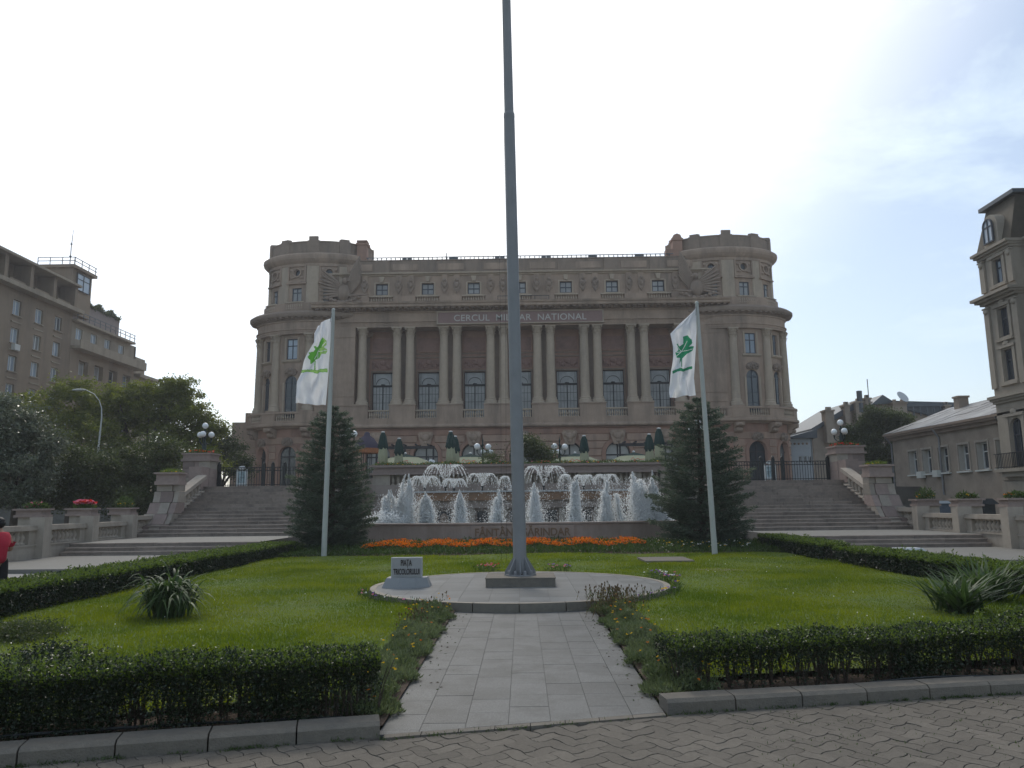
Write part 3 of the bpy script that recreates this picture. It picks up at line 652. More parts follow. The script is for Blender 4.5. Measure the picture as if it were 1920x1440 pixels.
        for s_, zA, zB in ((-.72, 16.25, 18.5), (.72, 16.25, 18.5), (-.80, 10.3, 13.9), (.80, 10.3, 13.9)):
            mb = MB(); sweep(mb, mp_, a*t+s_-.09, a*t+s_+.09, [(0, zA), (.08, zA), (.08, zB), (0, zB)]); TW('window_jamb', mb, STONE2)
    for t in (0, 35, 70):
        mp_ = tmap(6.15, sd_); p, rz = localmap(mp_, 6.15*R(t)); c = TW('column', ccol_me, mat4=T(p.x, p.y, 10.98, rz)); obj('capital', ccap_me, None, c, mat4=T(p.x, p.y, 17.75, rz))
        mb = MB(); mb.box(-.62, .62, -.6, .4, 9.77, 10.98); TW('column_pedestal', mb.mesh('column_pedestal', STONE), mat4=T(p.x, p.y, 0, rz))
    rg(a, [(-.2, 18.8), (.5, 18.8), (.5, 18.98), (.55, 18.98), (.55, 19.16), (.66, 19.2), (.66, 19.28), (.5, 19.34), (.5, 20.0), (.62, 20.06), (.62, 20.16), (-.2, 20.16)], STONE, 'tower_entablature')
    rg(a, [(.5, 20.16), (.7, 20.3), (.78, 20.4), (1.25, 20.5), (1.34, 20.62), (1.36, 20.86), (1.2, 20.98), (1.0, 21.1), (-.6, 21.3)], DARKST, 'tower_cornice')
    mb = MB(); mp_ = tmap(a, sd_)
    for i in range(36):
        t = R(-95+190*(i+.5)/36); sweep(mb, mp_, a*t-.13, a*t+.13, [(.6, 20.26), (1.2, 20.4), (1.2, 20.5), (.6, 20.5)])
    TW('cornice_brackets', mb, DARKST, kind='stuff')
    rg(5.9, [(.0, 21.2), (.0, 22.1), (-.1, 22.15), (-.5, 22.15)], STONE, 'attic_base')
    b = 5.35; dg_ = deg
    seg(b, STONE, 21.3, 26.2, [dict(c=b*t, w=1.1, zb=22.3, zt=23.75) for t in dg_]+[dict(c=b*t, w=.74, zb=24.98, zt=25.7, circ=True) for t in dg_], .3, 'tower_attic_wall')
    mp_ = tmap(b, sd_)
    for t in dg_:
        window(BC, mp_, b*t, 1.08, 22.31, 23.74, .26, 'cross', False, WOODB, GLASSC, name='tower_window', fr=.08)
        mb = MB(); p, rz = localmap(mp_, b*t)
        mb.add([(.45*math.cos(2*PI*i/16), .0, .45*math.sin(2*PI*i/16)) for i in range(16)], [tuple(range(16))]); TW('pane', mb.mesh('pane', GLASS), mat4=T(p.x+.25*math.sin(-rz), p.y+.25*math.cos(rz), 25.35, rz))
        mb = MB()
        for i in range(16):
            q0, q1 = 2*PI*i/16, 2*PI*(i+1)/16
            pp = [(rr*math.cos(q), y_, rr*math.sin(q)) for q in (q0, q1) for rr in (.37, .52) for y_ in (.02, -.14)]
            mb.add(pp, [(0,1,3,2), (1,5,7,3), (2,3,7,6), (0,4,5,1)])
        for x0, x1, z0, z1 in ((-1.0, -.86, -1.0, .8), (.86, 1.0, -1.0, .8), (-.86, .86, .66, .8), (-.86, .86, -1.0, -.86)): mb.box(x0, x1, -.12, .1, z0, z1)
        for sx in (-1, 1): mb.ball((sx*.62, -.06, .3), (.2, .1, .16), 7, 5); mb.ball((sx*.5, -.06, -.5), (.26, .08, .12), 7, 5)
        mb.box(-1.1, 1.1, -.22, .1, -1.2, -1.06)
        TW('oculus_frame', mb.mesh('oculus_frame', STONE), mat4=T(p.x, p.y, 25.35, rz))
        mb = MB(); m2 = tmap(5.75, sd_); balusters(mb, m2, 5.75*t-.95, 5.75*t+.95, 21.5, 22.12, 8, .1, .8, 6); sweep(mb, m2, 5.75*t-1.05, 5.75*t+1.05, [(-.05, 22.12), (.25, 22.12), (.25, 22.24), (-.05, 22.24)], 3); TW('attic_balustrade', mb, STONE2, kind='stuff')
    for t in (-70, -35, 0, 35, 70):
        mb = MB(); sweep(mb, mp_, b*R(t)-.62, b*R(t)+.62, [(0, 22.15), (.16, 22.15), (.16, 26.1), (0, 26.1)], 3); TW('pilaster', mb, STONE2)
    rg(b, [(0, 26.0), (.2, 26.06), (.22, 26.3), (.5, 26.5), (.72, 26.75), (.8, 27.0), (.78, 27.2), (.5, 27.38), (.3, 27.42), (-.3, 27.45)], STONE, 'tower_top_cornice')
    e = 5.35; mp_ = tmap(e, sd_)
    mb = MB()
    sweep(mb, mp_, -e*R(120), e*R(120), [(0, 27.4), (.05, 28.55), (.12, 28.6), (.12, 28.72), (-.35, 28.75), (-.35, 27.4)], 56, caps=False)
    TW('tower_parapet', mb, DARKST)
    mb = MB(); n = 24; mb.add([mp_(e*R(-120)+e*R(240)*i/n, 27.9, -.3) for i in range(n+1)], [tuple(range(n+1))]); TW('tower_roof', mb, METALD)
    for t, h in ((-105, .2), (-70, .22), (-35, .2), (0, .42), (35, .2), (70, .22), (105, .2)):
        mb = MB(); s_ = e*R(t)
        sweep(mb, mp_, s_-.62, s_+.62, [(.0, 27.4), (.2, 27.4), (.2, 28.76), (-.4, 28.8), (-.4, 27.4)], 3)
        sweep(mb, mp_, s_-.46, s_+.46, [(.2, 28.77), (.2, 28.78+h), (-.4, 28.82+h), (-.4, 28.77)], 2)
        TW('merlon', mb, DARKST)
mir(tower)

# ------------------------------------------------------------------ air
HZ = bpy.data.materials.new('thin haze'); HZ.use_nodes = True; t = HZ.node_tree; t.nodes.remove(t.nodes['Principled BSDF']); pv_ = t.nodes.new('ShaderNodeVolumePrincipled'); pv_.inputs['Color'].default_value = (.93, .95, 1, 1); pv_.inputs['Density'].default_value = .0007; pv_.inputs['Anisotropy'].default_value = .35; t.links.new(pv_.outputs[0], t.nodes['Material Output'].inputs['Volume'])
m = MB(); m.box(-245, 245, -45, 335, -2.0, 42); obj('haze', m, HZ, kind='stuff')
# ------------------------------------------------------------------ ground, terrace, stairs
def struct(name, mb, m, **k): return obj(name, mb, m, kind='structure', **k)
m = MB(); m.box(-240, 240, -40, 330, -1.0, -.06); struct('ground', m, JOINT)
m2 = MB()
m2.prism([(-15.4, 37.17), (-8.4, 37.17), (-8.4, 40.3), (8.4, 40.3), (8.4, 37.17), (15.4, 37.17), (17.2, 40), (17.2, 52), (34, 62), (90, 62), (90, 160), (-90, 160), (-90, 62), (-34, 62), (-17.2, 52), (-17.2, 40)], -.9, GP)
struct('upper_plaza', m2, PLAZA)
m = MB()
for s_ in (-1, 1):
    x0, x1 = sorted((s_*9.0, s_*15.7))
    m.box(x0, x1, 20.55, 26.1, -.05, .11)
    m.box(x0, x1, 26.8, 31.5, -.05, .50)
struct('lower_plaza', m, PLAZA)
m = MB()
for s_ in (-1, 1): x0, x1 = sorted((s_*8.7, s_*15.75)); m.box(x0, x1, 3, 20.548, -.05, .0)
struct('side_street', m, mat('street paving', (.27,.255,.235), .85, .12, 5, bump=.2))

def slab_row(par, xa, xb, y0, y1, z0, z1, n, name='step'):
    cuts = [xa]+[xa+(xb-xa)*(i+random.uniform(-.25, .25))/n for i in range(1, n)]+[xb]
    for a, b in zip(cuts, cuts[1:]):
        m = MB(); dz = random.uniform(-.004, .004)
        m.box(a+.005, b-.005, y0-.03+random.uniform(0, .008), y1, z1-.045+dz, z1+dz); m.box(a+.005, b-.005, y0, y1, z0, z1-.0455+dz)
        obj(name, m, STEPM, par)
for s_, lab in ((-1, 'left'), (1, 'right')):
    st = thing('staircase', (s_*12, 31.5, .5), 'long flight of worn brown stone steps on the %s of the fountain' % lab, 'stairs', 'stone staircases beside the fountain')
    for k in range(15):
        y0 = 31.5+.375*k; z1 = .5+.144*(k+1); xo = 15.75-.03*k
        xa, xb = sorted((s_*xo, s_*8.7)); slab_row(st, xa, xb, y0, y0+.375, z1-.144-.15, z1, 5)
    st = thing('low_steps', (s_*12, 26.1, .1), 'three wide low stone steps below the landing on the %s of the garden' % lab, 'steps', 'low steps to the landings')
    for k in range(3):
        xa, xb = sorted((s_*15.6, s_*9.0)); z1 = .11+.13*(k+1); slab_row(st, xa, xb, 26.1+.233*k, 26.333+.233*k, z1-.13-.1, z1, 5)

# terrace front wall behind the fountain
tw = thing('terrace_wall', (0, 40, 0), 'brown stone terrace wall with balustrade panels and flower troughs behind the fountain', 'wall')
m = MB(); m.box(-7.8, 7.8, 40, 41.5, 0, 2.12); m.box(-8.6, -7.8, 40.25, 41.5, 0, 3.1); m.box(7.8, 8.6, 40.25, 41.5, 0, 3.1); m.box(-7.9, 7.9, 39.86, 41.4, 2.12, 2.3); m.box(-7.8, 7.8, 40.0, 40.5, 2.3, 2.72); obj('wall_base', m, FNT, tw)
m = MB(); m.box(-7.95, 7.95, 39.78, 40.7, 3.24, 3.34); m.box(-7.8, 7.8, 39.95, 40.6, 3.34, 3.62); m.box(-7.98, 7.98, 39.8, 40.7, 3.62, 3.74); obj('trough', m, CAPST, tw)
pn = [(-7.8, -6.9), (-5.0, -4.3), (-2.3, -1.7), (.0, .5), (2.9, 3.6), (5.6, 6.2), (7.2, 7.8)]
for a, b in pn: m = MB(); m.box(a, b, 39.98, 40.39, 2.72, 3.24); obj('wall_panel', m, WALLST, tw)
m = MB(); m.box(-7.8, 7.8, 40.4, 40.6, 2.72, 3.24); obj('back_wall', m, WALLST, tw)
bm = MB(); bm.lathe([(r*1.0, z*.51/.64) for r, z in BAL], 10); bal_me = bm.mesh('baluster', WALLST, True)
for (a, b), (c, d) in zip(pn, pn[1:]):
    n = max(3, int((c-b)/.27))
    for i in range(n): obj('baluster', bal_me, None, tw, mat4=T(b+(c-b)*(i+.5)/n, 40.18, 2.72))

# big top pedestals, scrolled lower pedestals and sloping parapets
for s_, lab in ((-1, 'left'), (1, 'right')):
    def X(a, b): return sorted((s_*a, s_*b))
    pd = thing('stair_pedestal', (s_*15.9, 38, GP), 'tall block pedestal of rose stone at the head of the %s stairs' % lab, 'pedestal', 'stair pedestals')
    zs = [2.0, 2.62, 3.1, 3.55, 3.92]
    for j in range(4):
        cut = [15.28, 15.62+.2*(j % 2), 16.2-.15*(j % 2), 16.62]
        for q in range(3):
            m = MB(); x0, x1 = X(cut[q], cut[q+1]); m.box(x0+.006, x1-.006, 37.3+.01*random.random(), 38.4, zs[j]+.006, zs[j+1]-.004); obj('stone_block', m, BLKA if (q+j) % 3 else BLKB, pd)
    m = MB(); x0, x1 = X(15.22, 16.68); m.box(x0-.02, x1+.02, 37.22, 38.5, 3.92, 4.0); m.box(x0+.06, x1-.06, 37.3, 38.42, 4.0, 4.24); m.box(x0, x1, 37.24, 38.46, 4.24, 4.32); obj('cap_stone', m, CAPST, pd)
    m = MB(); x0, x1 = X(15.3, 15.9); m.box(x0, x1, 36.4, 37.29, 1.6, 3.6); obj('front_block', m, BLKA, pd)
    lp = thing('scroll_pedestal', (s_*15.4, 33, .5), 'curved scroll pedestal of cream and rose blocks low on the %s stairs' % lab, 'pedestal', 'stair pedestals')
    def fr(z): return 33.3-1.35*max(0, (2.35-z)/1.9)**1.6
    zs = [.55, .98, 1.42, 1.9, 2.38, 2.66]
    for j in range(5):
        cut = [14.92, 15.2-.06*(j % 2), 15.62+.08*(j % 2), 15.92+.09*(4-j)]
        for q in range(3):
            m = MB(); x0, x1 = X(cut[q], cut[q+1]); za, zb = zs[j]+.008, zs[j+1]-.008; n = 4
            pr = [(33.9, za), (33.9, zb)]+[(fr(zb-(zb-za)*i/n)-(.05 if q == 1 else 0)-(.1 if j == 0 else 0), zb-(zb-za)*i/n) for i in range(n+1)]
            m.prismx(pr[::-1], x0+.008, x1-.008); obj('stone_block', m, (BLKB if (j+q) % 2 else BLKA) if j < 4 else BLKB, lp)
    m = MB(); x0, x1 = X(14.9, 15.95); m.box(x0, x1, 33.12, 33.95, 2.66, 2.82); m.box(x0+.03, x1-.03, 33.2, 33.9, 2.82, 3.12); m.box(x0-.04, x1+.04, 33.1, 33.98, 3.12, 3.2); obj('cap_stone', m, CAPST, lp)
    sp = thing('stair_parapet', (s_*15.1, 35, 1.6), 'short sloping parapet with balusters between the two %s stair pedestals' % lab, 'parapet', 'sloping stair parapets')
    x0, x1 = X(15.08, 15.42)
    m = MB(); m.prismx([(33.95, .55), (36.39, 1.9), (36.39, 2.47), (33.95, 1.6)], x0, x1); m.prismx([(33.95, 2.12), (36.39, 3.02), (36.39, 3.20), (33.95, 2.30)], x0-.06, x1+.06); obj('coping', m, WALLST, sp)
    for i in range(6):
        y = 34.2+.36*i; z = 1.6+.363*(y-33.95); obj('baluster', bal_me, None, sp, mat4=T((x0+x1)/2, y, z-.02, 0, (1, 1, 1.06)))

# side balustrades with piers
bal2 = MB(); bal2.lathe([(r*1.15, z*.42/.64) for r, z in BAL], 12); bal2_me = bal2.mesh('baluster', WALLST, True)
PY = [19.5, 22.4, 25.3, 28.15, 31.0]
for s_, lab in ((-1, 'left'), (1, 'right')):
    bt = thing('plaza_balustrade', (s_*16, 25, 0), 'pale stone balustrade with square planter piers along the %s edge of the plaza' % lab, 'balustrade', 'plaza balustrades')
    def X(a, b): return sorted((s_*a, s_*b))
    for i, y in enumerate(PY):
        zb = 0 if y < 27 else .3
        m = MB(); x0, x1 = X(15.68, 16.5); m.box(x0, x1, y-.2, y+.24, zb-.3, 1.42); x2, x3 = X(15.55, 16.05); m.box(x2, x3, y-.3, y-.2, zb-.3, 1.42); x2, x3 = X(15.6, 15.7); m.box(x2, x3, y-.2, y+.2, zb-.3, 1.42); obj('pier', m, WALLST, bt)
        m = MB(); m.box(x0-.1, x1+.03, y-.3, y+.28, 1.42, 1.5); m.box(x0-.05, x1-.02, y-.26, y+.24, 1.5, 1.64); m.box(x0-.13, x1+.06, y-.34, y+.30, 1.64, 1.70); obj('pier_cap', m, CAPST, bt)
    spans = [(15, PY[0]-.3)]+[(a+.24, b-.3) for a, b in zip(PY, PY[1:])]+[(PY[-1]+.24, 32.9)]
    for j, (a, b) in enumerate(spans):
        dz = .2 if j == len(spans)-1 else 0
        x0, x1 = X(15.8, 16.15)
        m = MB(); m.box(x0, x1, a, b, -.3, .56+dz); m.box(x0-.03, x1+.03, a, b, .50+dz, .561+dz); obj('wall_base', m, WALLST, bt)
        m = MB(); m.box(x0-.06, x1+.06, a, b, 1.0+dz, 1.08+dz); m.box(x0-.02, x1+.02, a, b, 1.08+dz, 1.16+dz); obj('rail', m, WALLST, bt)
        for e in (a+.16, b-.16):
            m = MB(); m.box(x0+.02, x1-.02, e-.16, e+.16, .56+dz, 1.0+dz); obj('end_block', m, WALLST, bt)
        n = int((b-a-.7)/.215)
        for i in range(n): obj('baluster', bal2_me, None, bt, mat4=T((x0+x1)/2, a+.35+(b-a-.7)*(i+.5)/n, .57+dz))

# flowers helper
def plantbed(name, pts_leaf, pts_fl, leafm, petals, lab, cat, ls=.08, lw=.025, fs=.05, up_=True, group=None, kind=None, loc=None):
    """one mesh: leaves plus star-like flower heads, given as point clouds"""
    P = np.asarray(pts_leaf); D = np.tile([0, 0, 1.0], (len(P), 1)) if up_ else None
    me = leafmesh(name, P, ls, lw, [leafm]+petals, D, jitter=2.2)
    if pts_fl is not None and len(pts_fl):
        Q = np.asarray(pts_fl); n = len(Q); k = 5
        Q = np.repeat(Q, k, 0); a = np.tile(np.arange(k)*2*PI/k, n)+np.repeat(rng.uniform(0, 6, n), k)
        Dd = np.stack([np.cos(a), np.sin(a), rng.uniform(.1, .9, n*k)], 1)
        me2 = leafmesh('x', Q, fs, fs*.75, petals, Dd, np.repeat(rng.integers(0, len(petals), n), k), jitter=.6)
        V = np.concatenate([np.array([v.co for v in me.vertices]), np.array([v.co for v in me2.vertices])])
        i1 = len(me.vertices); F1 = np.array([list(p.vertices) for p in me.polygons]); F2 = np.array([list(p.vertices) for p in me2.polygons])+i1
        mi = np.concatenate([np.zeros(len(F1), int), np.array([p.material_index for p in me2.polygons])+1])
        me = npmesh(name, V, np.concatenate([F1, F2]), [leafm]+petals, mi)
    o = obj(name, me, None); return tag(o, lab, cat, group, kind)
def cloud(cx, cy, z, rx, ry, h, n):
    q = rng.uniform(-1, 1, (n, 2)); q = q[(q**2).sum(1) < 1.0]; r = 1-.55*(q**2).sum(1)
    return np.stack([cx+q[:, 0]*rx, cy+q[:, 1]*ry, z+r*h*rng.uniform(0, 1, len(q))], 1)
nm_ = ['nearest the street', 'nearest the camera', 'in the middle', 'just before the last', 'nearest the stairs']
for s_, lab in ((-1, 'left'), (1, 'right')):
    for i, y in enumerate(PY):
        if i == 0: continue
        col_ = {(-1, 3): [P_PK, P_RD], (-1, 2): [P_PK], (1, 2): [P_OR], (1, 4): [P_OR, P_YE]}.get((s_, i), [P_YE])
        many = (s_, i) == (-1, 3)
        what = 'dense mound of pink geraniums' if many else ('sparse green plant with small flowers' if i != 4 else 'thin upright yellowish grass')
        L1 = cloud(s_*16.08, y, 1.68, .38, .2, .2 if i != 4 else .42, 380); Fl = cloud(s_*16.08, y, 1.76 if not many else 1.84, .36, .2, .16, 220 if many else 9)
        plantbed('planter_flowers', L1, Fl, L_BED if not many else L_PRIVT, col_, '%s, %s planter %s' % (what, lab, nm_[i]), 'plant', .14, .04, .06 if not many else .09)
    plantbed('planter_flowers', cloud(s_*15.95, 37.85, 4.28, .7, .55, .22, 500), cloud(s_*15.9, 37.8, 4.34, .65, .5, .14, 34), L_BED, [P_OR, P_RD], 'orange and green flowers on top of the tall pedestal of the %s stairs' % lab, 'plant', .14, .04, .09)
    plantbed('planter_flowers', cloud(s_*15.42, 33.55, 3.17, .5, .38, .16, 360), cloud(s_*15.42, 33.5, 3.2, .45, .35, .1, 8), L_PRIVT, [P_YE], 'low green tuft on the scroll pedestal of the %s stairs' % lab, 'plant', .12, .03, .05)
q = rng.uniform(0, 1, (5200, 3)); L1 = np.stack([-7.7+15.4*q[:, 0], 40.0+.55*q[:, 1], 3.70+(.05+.16*(.5+.5*np.sin(q[:, 0]*57)*np.cos(q[:, 0]*23)))*q[:, 2]], 1)
q = rng.uniform(0, 1, (120, 3)); Fl = np.stack([-7.7+15.4*q[:, 0], 39.95+.5*q[:, 1], 3.72+.16*q[:, 2]], 1)
plantbed('trough_flowers', L1, Fl, L_BED, [P_RD, P_OR, P_YE, P_PK], 'continuous row of mixed small flowers in the terrace trough', 'flowers', .12, .03, .05, kind='stuff')

# ------------------------------------------------------------------ fountain
fo = thing('fountain', (0, 34, 0), 'wide stone fountain with a low front basin, raised upper basin and rusty inscription', 'fountain')
def basin_y(x): return 30.15+.022*x*x
XS = [-8.6+17.2*i/24 for i in range(25)]
def curved(mb, prof, mi=0):
    n = len(prof); v = [(x, basin_y(x)-d, z) for x in XS for d, z in prof]
    mb.add(v, [(i*n+j, (i+1)*n+j, (i+1)*n+j+1, i*n+j+1) for i in range(24) for j in range(n-1)]+[tuple(range(n)), tuple(24*n+j for j in reversed(range(n)))], mi)
m = MB(); curved(m, [(.0, 0), (.0, .2), (.10, .22), (.10, .28), (.02, .32), (.02, .88), (.08, .90), (.08, .96), (-.35, .96), (-.35, .6)]); obj('front_basin_wall', m, FNT, fo)
m = MB(); m.box(-2.0, 2.0, 30.1, 30.3, .40, .86); obj('inscription_panel', m, FNT, fo)
pn_ = fo.children[-1] if fo.children else None
t_ = text('lettering', 'FÂNTÂNA SĂRINDAR', .42, RUSTL, fo, (0, 30.09, .46), 3.7, depth=.02, offset=.008)
m = MB(); m.box(-8.6, 8.6, 30.4, 40, -.05, .05); obj('basin_floor', m, FNT, fo)
WAT = bpy.data.materials.new('basin water'); WAT.use_nodes = True; b_ = WAT.node_tree.nodes['Principled BSDF']; b_.inputs['Base Color'].default_value = (.10, .12, .12, 1); b_.inputs['Roughness'].default_value = .12; b_.inputs['Specular IOR Level'].default_value = .6
n_ = WAT.node_tree.nodes.new('ShaderNodeTexNoise'); n_.inputs['Scale'].default_value = 5; bb = WAT.node_tree.nodes.new('ShaderNodeBump'); bb.inputs['Strength'].default_value = .8; WAT.node_tree.links.new(n_.outputs[0], bb.inputs['Height']); WAT.node_tree.links.new(bb.outputs[0], b_.inputs['Normal'])
m = MB(); m.add([(x, basin_y(x)+.3, .84) for x in XS]+[(x, 39.9, .84) for x in reversed(XS)], [tuple(range(50))]); obj('water', m, WAT, None, label='rippled water surface in the front basin of the fountain', cat=None, kind='structure')
m = MB(); m.box(-5.2, 6.6, 36.9, 39.98, 2.25, 2.32); obj('basin_lip', m, WHITES, fo); m = MB(); m.box(-5.1, 6.5, 37.0, 39.98, 1.86, 2.25); obj('upper_basin', m, FNTR, fo)
m = MB(); m.box(-4.9, 6.3, 37.2, 40, 1.5, 1.86); m.box(-4.7, 6.1, 37.5, 40, .1, 1.5); obj('basin_base', m, FNT, fo)
for x in (-4.7, -3.1, -2.45, -1.5, -.9, .2, .8, 1.9, 2.5, 3.6, 4.2, 5.3, 5.9): m = MB(); m.box(x-.14, x+.14, 37.3, 37.5, .1, 1.5); obj('basin_pilaster', m, WALLST, fo)
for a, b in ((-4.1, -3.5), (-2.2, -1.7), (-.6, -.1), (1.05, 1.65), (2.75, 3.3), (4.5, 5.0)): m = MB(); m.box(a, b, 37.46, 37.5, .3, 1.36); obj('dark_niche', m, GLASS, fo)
m = MB(); m.ball((-3.8, 37.35, 1.05), (.2, .2, .22), 9, 6); m.ball((-3.8, 37.3, .8), (.26, .2, .2), 9, 6); m.box(-4.05, -3.55, 37.2, 37.46, .35, .6); obj('mask_spout', m, DARKST, fo)
m = MB(); m.add([(-5.1, 37.0, 2.325), (6.5, 37.0, 2.325), (6.5, 39.9, 2.325), (-5.1, 39.9, 2.325)], [(0,1,2,3)]); obj('upper_water', m, WAT, fo)
FOAM = bpy.data.materials.new('falling water'); FOAM.use_nodes = True; t = FOAM.node_tree; b_ = t.nodes['Principled BSDF']; b_.inputs['Base Color'].default_value = (.97, .96, .93, 1); b_.inputs['Roughness'].default_value = .25
tr = t.nodes.new('ShaderNodeBsdfTranslucent'); tr.inputs[0].default_value = (.97, .98, .98, 1); ms = t.nodes.new('ShaderNodeMixShader'); ms.inputs[0].default_value = .8
t.links.new(b_.outputs[0], ms.inputs[1]); t.links.new(tr.outputs[0], ms.inputs[2])
tp_ = t.nodes.new('ShaderNodeBsdfTransparent'); m3_ = t.nodes.new('ShaderNodeMixShader'); m3_.inputs[0].default_value = .15; t.links.new(ms.outputs[0], m3_.inputs[1]); t.links.new(tp_.outputs[0], m3_.inputs[2]); t.links.new(m3_.outputs[0], t.nodes['Material Output'].inputs[0])
OCT = np.array([(1,0,0),(-1,0,0),(0,1,0),(0,-1,0),(0,0,1),(0,0,-1)], float); OF = np.array([(0,2,4),(2,1,4),(1,3,4),(3,0,4),(2,0,5),(1,2,5),(3,1,5),(0,3,5)])
def drops(P, sx, sz, D=None):
    n = len(P); sx = np.broadcast_to(sx, n)[:, None, None]; sz = np.broadcast_to(sz, n)[:, None, None]
    if D is None: D = np.tile([0, 0, 1.], (n, 1))
    D = D/np.linalg.norm(D, axis=1, keepdims=True); A = np.cross(D, [.3, 1, .1]); A /= np.linalg.norm(A, axis=1, keepdims=True); Bv = np.cross(D, A)
    V = P[:, None, :]+OCT[None, :, 0:1]*sx*A[:, None]+OCT[None, :, 1:2]*sx*Bv[:, None]+OCT[None, :, 2:3]*sz*D[:, None]
    return V.reshape(-1, 3), (OF[None]+6*np.arange(n)[:, None, None]).reshape(-1, 3)
def jet(x, y, z0, h, rb, n, lab, lean=0.):
    """foaming plume: a dense column of fine drops that frays into a few ropes at the top"""
    ns = 5; sx_ = rng.normal(0, .36, ns)*rb; sy_ = rng.normal(0, .3, ns)*rb; sh = rng.uniform(.62, 1.0, ns); sh[0] = 1.; sx_[0] *= .3
    k = rng.integers(0, ns, n); t = rng.beta(1.1, 1.25, n)*sh[k]
    wd = (.50*(1-t)**.9+.03)*rb*(1+.25*np.sin(t*17+k)); a = rng.uniform(0, 2*PI, n); r_ = np.abs(rng.normal(0, .62, n))*wd
    cx = x+sx_[k]*(1.1-.7*t)+lean*t*h+.03*np.sin(t*9+k*2); cy = y+sy_[k]*(1.1-.7*t)
    P = np.stack([cx+r_*np.cos(a), cy+r_*np.sin(a), z0+t*h], 1); D = np.stack([rng.normal(0, .12, n), rng.normal(0, .12, n), np.ones(n)], 1)
    V, Fc = drops(P, rng.uniform(.010, .024, n), rng.uniform(.015, .05, n), D)
    m_ = n//12; t = rng.uniform(0, .9, m_)**1.2; a = rng.uniform(0, 2*PI, m_); q = rng.uniform(.8, 1.9, m_)
    P2 = np.stack([x+(rb*(1-t)**.6*.85+.06)*q*np.cos(a)+lean*t*h, y+(rb*(1-t)**.6+.06)*q*np.sin(a), z0+t*h], 1)
    V2, F2 = drops(P2, rng.uniform(.006, .014, m_), rng.uniform(.008, .02, m_))
    me = npmesh('water_jet', np.concatenate([V, V2]), np.concatenate([Fc, F2+len(V)]), FOAM)
    tag(obj('water_jet', me, None), lab, 'water jet', 'upright water jets in the front basin')
jets = [(-5.75, 1.45, .26, 'leftmost ragged white water jet at the left end of the basin', .05), (-4.85, 2.1, .30, 'tall slender white water jet, second from the left', .02), (-4.1, 1.38, .25, 'short pointed white water jet, third from the left', 0),
        (-2.65, 1.42, .24, 'single pointed water jet under the wide left fan spray', 0), (-1.1, 1.42, .22, 'white water jet leaning right just left of the tall pole', .08), (.62, 1.7, .30, 'white water jet immediately right of the tall pole', -.06),
        (2.25, 1.9, .27, 'white water jet between the pole and the right cluster', 0), (3.6, 1.85, .28, 'white water jet at the left of the dense right cluster', 0), (4.65, 2.1, .52, 'broadest and tallest foaming jet right of centre', -.03), (5.75, 1.5, .32, 'white water jet low beside the right spruce', -.1), (5.4, 2.15, .16, 'narrow white jet behind the broad jet near the right spruce', .03)]
for x, h, rb, lab, ln in jets: jet(x, 32.4, .86, h, rb*1.85, 8500 if rb < .5 else 12000, lab, ln)
V, Fc = drops(np.stack([-5.6+rng.normal(0, .34, 2600), 31.9+rng.normal(0, .2, 2600), .88+np.abs(rng.normal(0, .2, 2600))], 1), .02, .05); tag(obj('foam_mound', npmesh('foam_mound', V, Fc, FOAM), None), 'low white mound of foam at the left end of the front basin', 'foam')
def fan(x, y, z0, H, rad, n, lab, flat_=False):
    """umbrella spray: ballistic arcs leaving a nozzle in all directions"""
    na = 30; P = []; D = []
    for i in range(na):
        a = 2*PI*i/na+rng.uniform(-.05, .05); rr = rad*rng.uniform(.85, 1.05); k = n//na
        t = 1.8*rng.beta(1.5, 1.1, k); 
        if flat_: z = H*(1-(np.abs(t-.25)/1.1)**3); r_ = rr*t/1.2
        else: z = H*(1-(1-t)**2*1.0) if False else 4*H*(t/1.9)*(1-t/1.9); r_ = rr*t/1.15
        P.append(np.stack([x+r_*math.cos(a)+rng.normal(0, .012, k), y+r_*math.sin(a)+rng.normal(0, .012, k), z0+z+rng.normal(0, .012, k)], 1))
        dz = 4*H/1.9*(1-2*t/1.9); D.append(np.stack([np.full(k, rr*math.cos(a)), np.full(k, rr*math.sin(a)), dz], 1))
    P = np.concatenate(P); D = np.concatenate(D); n = len(P)
    V, Fc = drops(P, rng.uniform(.007, .015, n), rng.uniform(.015, .05, n), D)
    b = MB(); b.path([(x, y, z0-.25), (x, y, z0+.15)], [.035, .02], 6); vb = np.array(b.v); fb = []
    me = npmesh('fan_spray', V, Fc, FOAM)
    o = tag(obj('fan_spray', me, None), lab, 'water spray', 'umbrella-shaped sprays on the upper basin')
    nz_ = MB(); nz_.path([(x, y, 2.3), (x, y, z0+.06)], [.04, .025], 7); nz_.lathe([(.07, -.03), (.07, .02), (.03, .05)], 8, (x, y, z0+.02)); obj('nozzle', nz_, IRON, o)
fan(-3.75, 37.6, 2.5, 1.1, .82, 1700, 'largest domed fan of spray, left of centre'); fan(-1.95, 37.6, 2.5, .66, .58, 1100, 'round fan of spray midway between the large dome and the pole')
fan(1.05, 37.6, 2.5, .98, .85, 1700, 'wide high fan of spray just right of the pole'); fan(-4.75, 37.5, 2.45, .6, .55, 1300, 'leftmost low dome of spray'); fan(-3.3, 37.2, 2.4, .5, .42, 1300, 'small dense dome in front of the largest fan')
fan(-.85, 37.6, 2.45, .55, .32, 900, 'small flat-topped spray just left of the pole', True); fan(2.1, 37.6, 2.45, .6, .36, 900, 'small flat-topped spray right of the wide fan', True); fan(3.0, 37.6, 2.45, .58, .4, 1100, 'small round spray left of the right jet cluster')
fan(4.1, 37.6, 2.45, .6, .45, 1100, 'low dome of spray behind the right jet cluster')
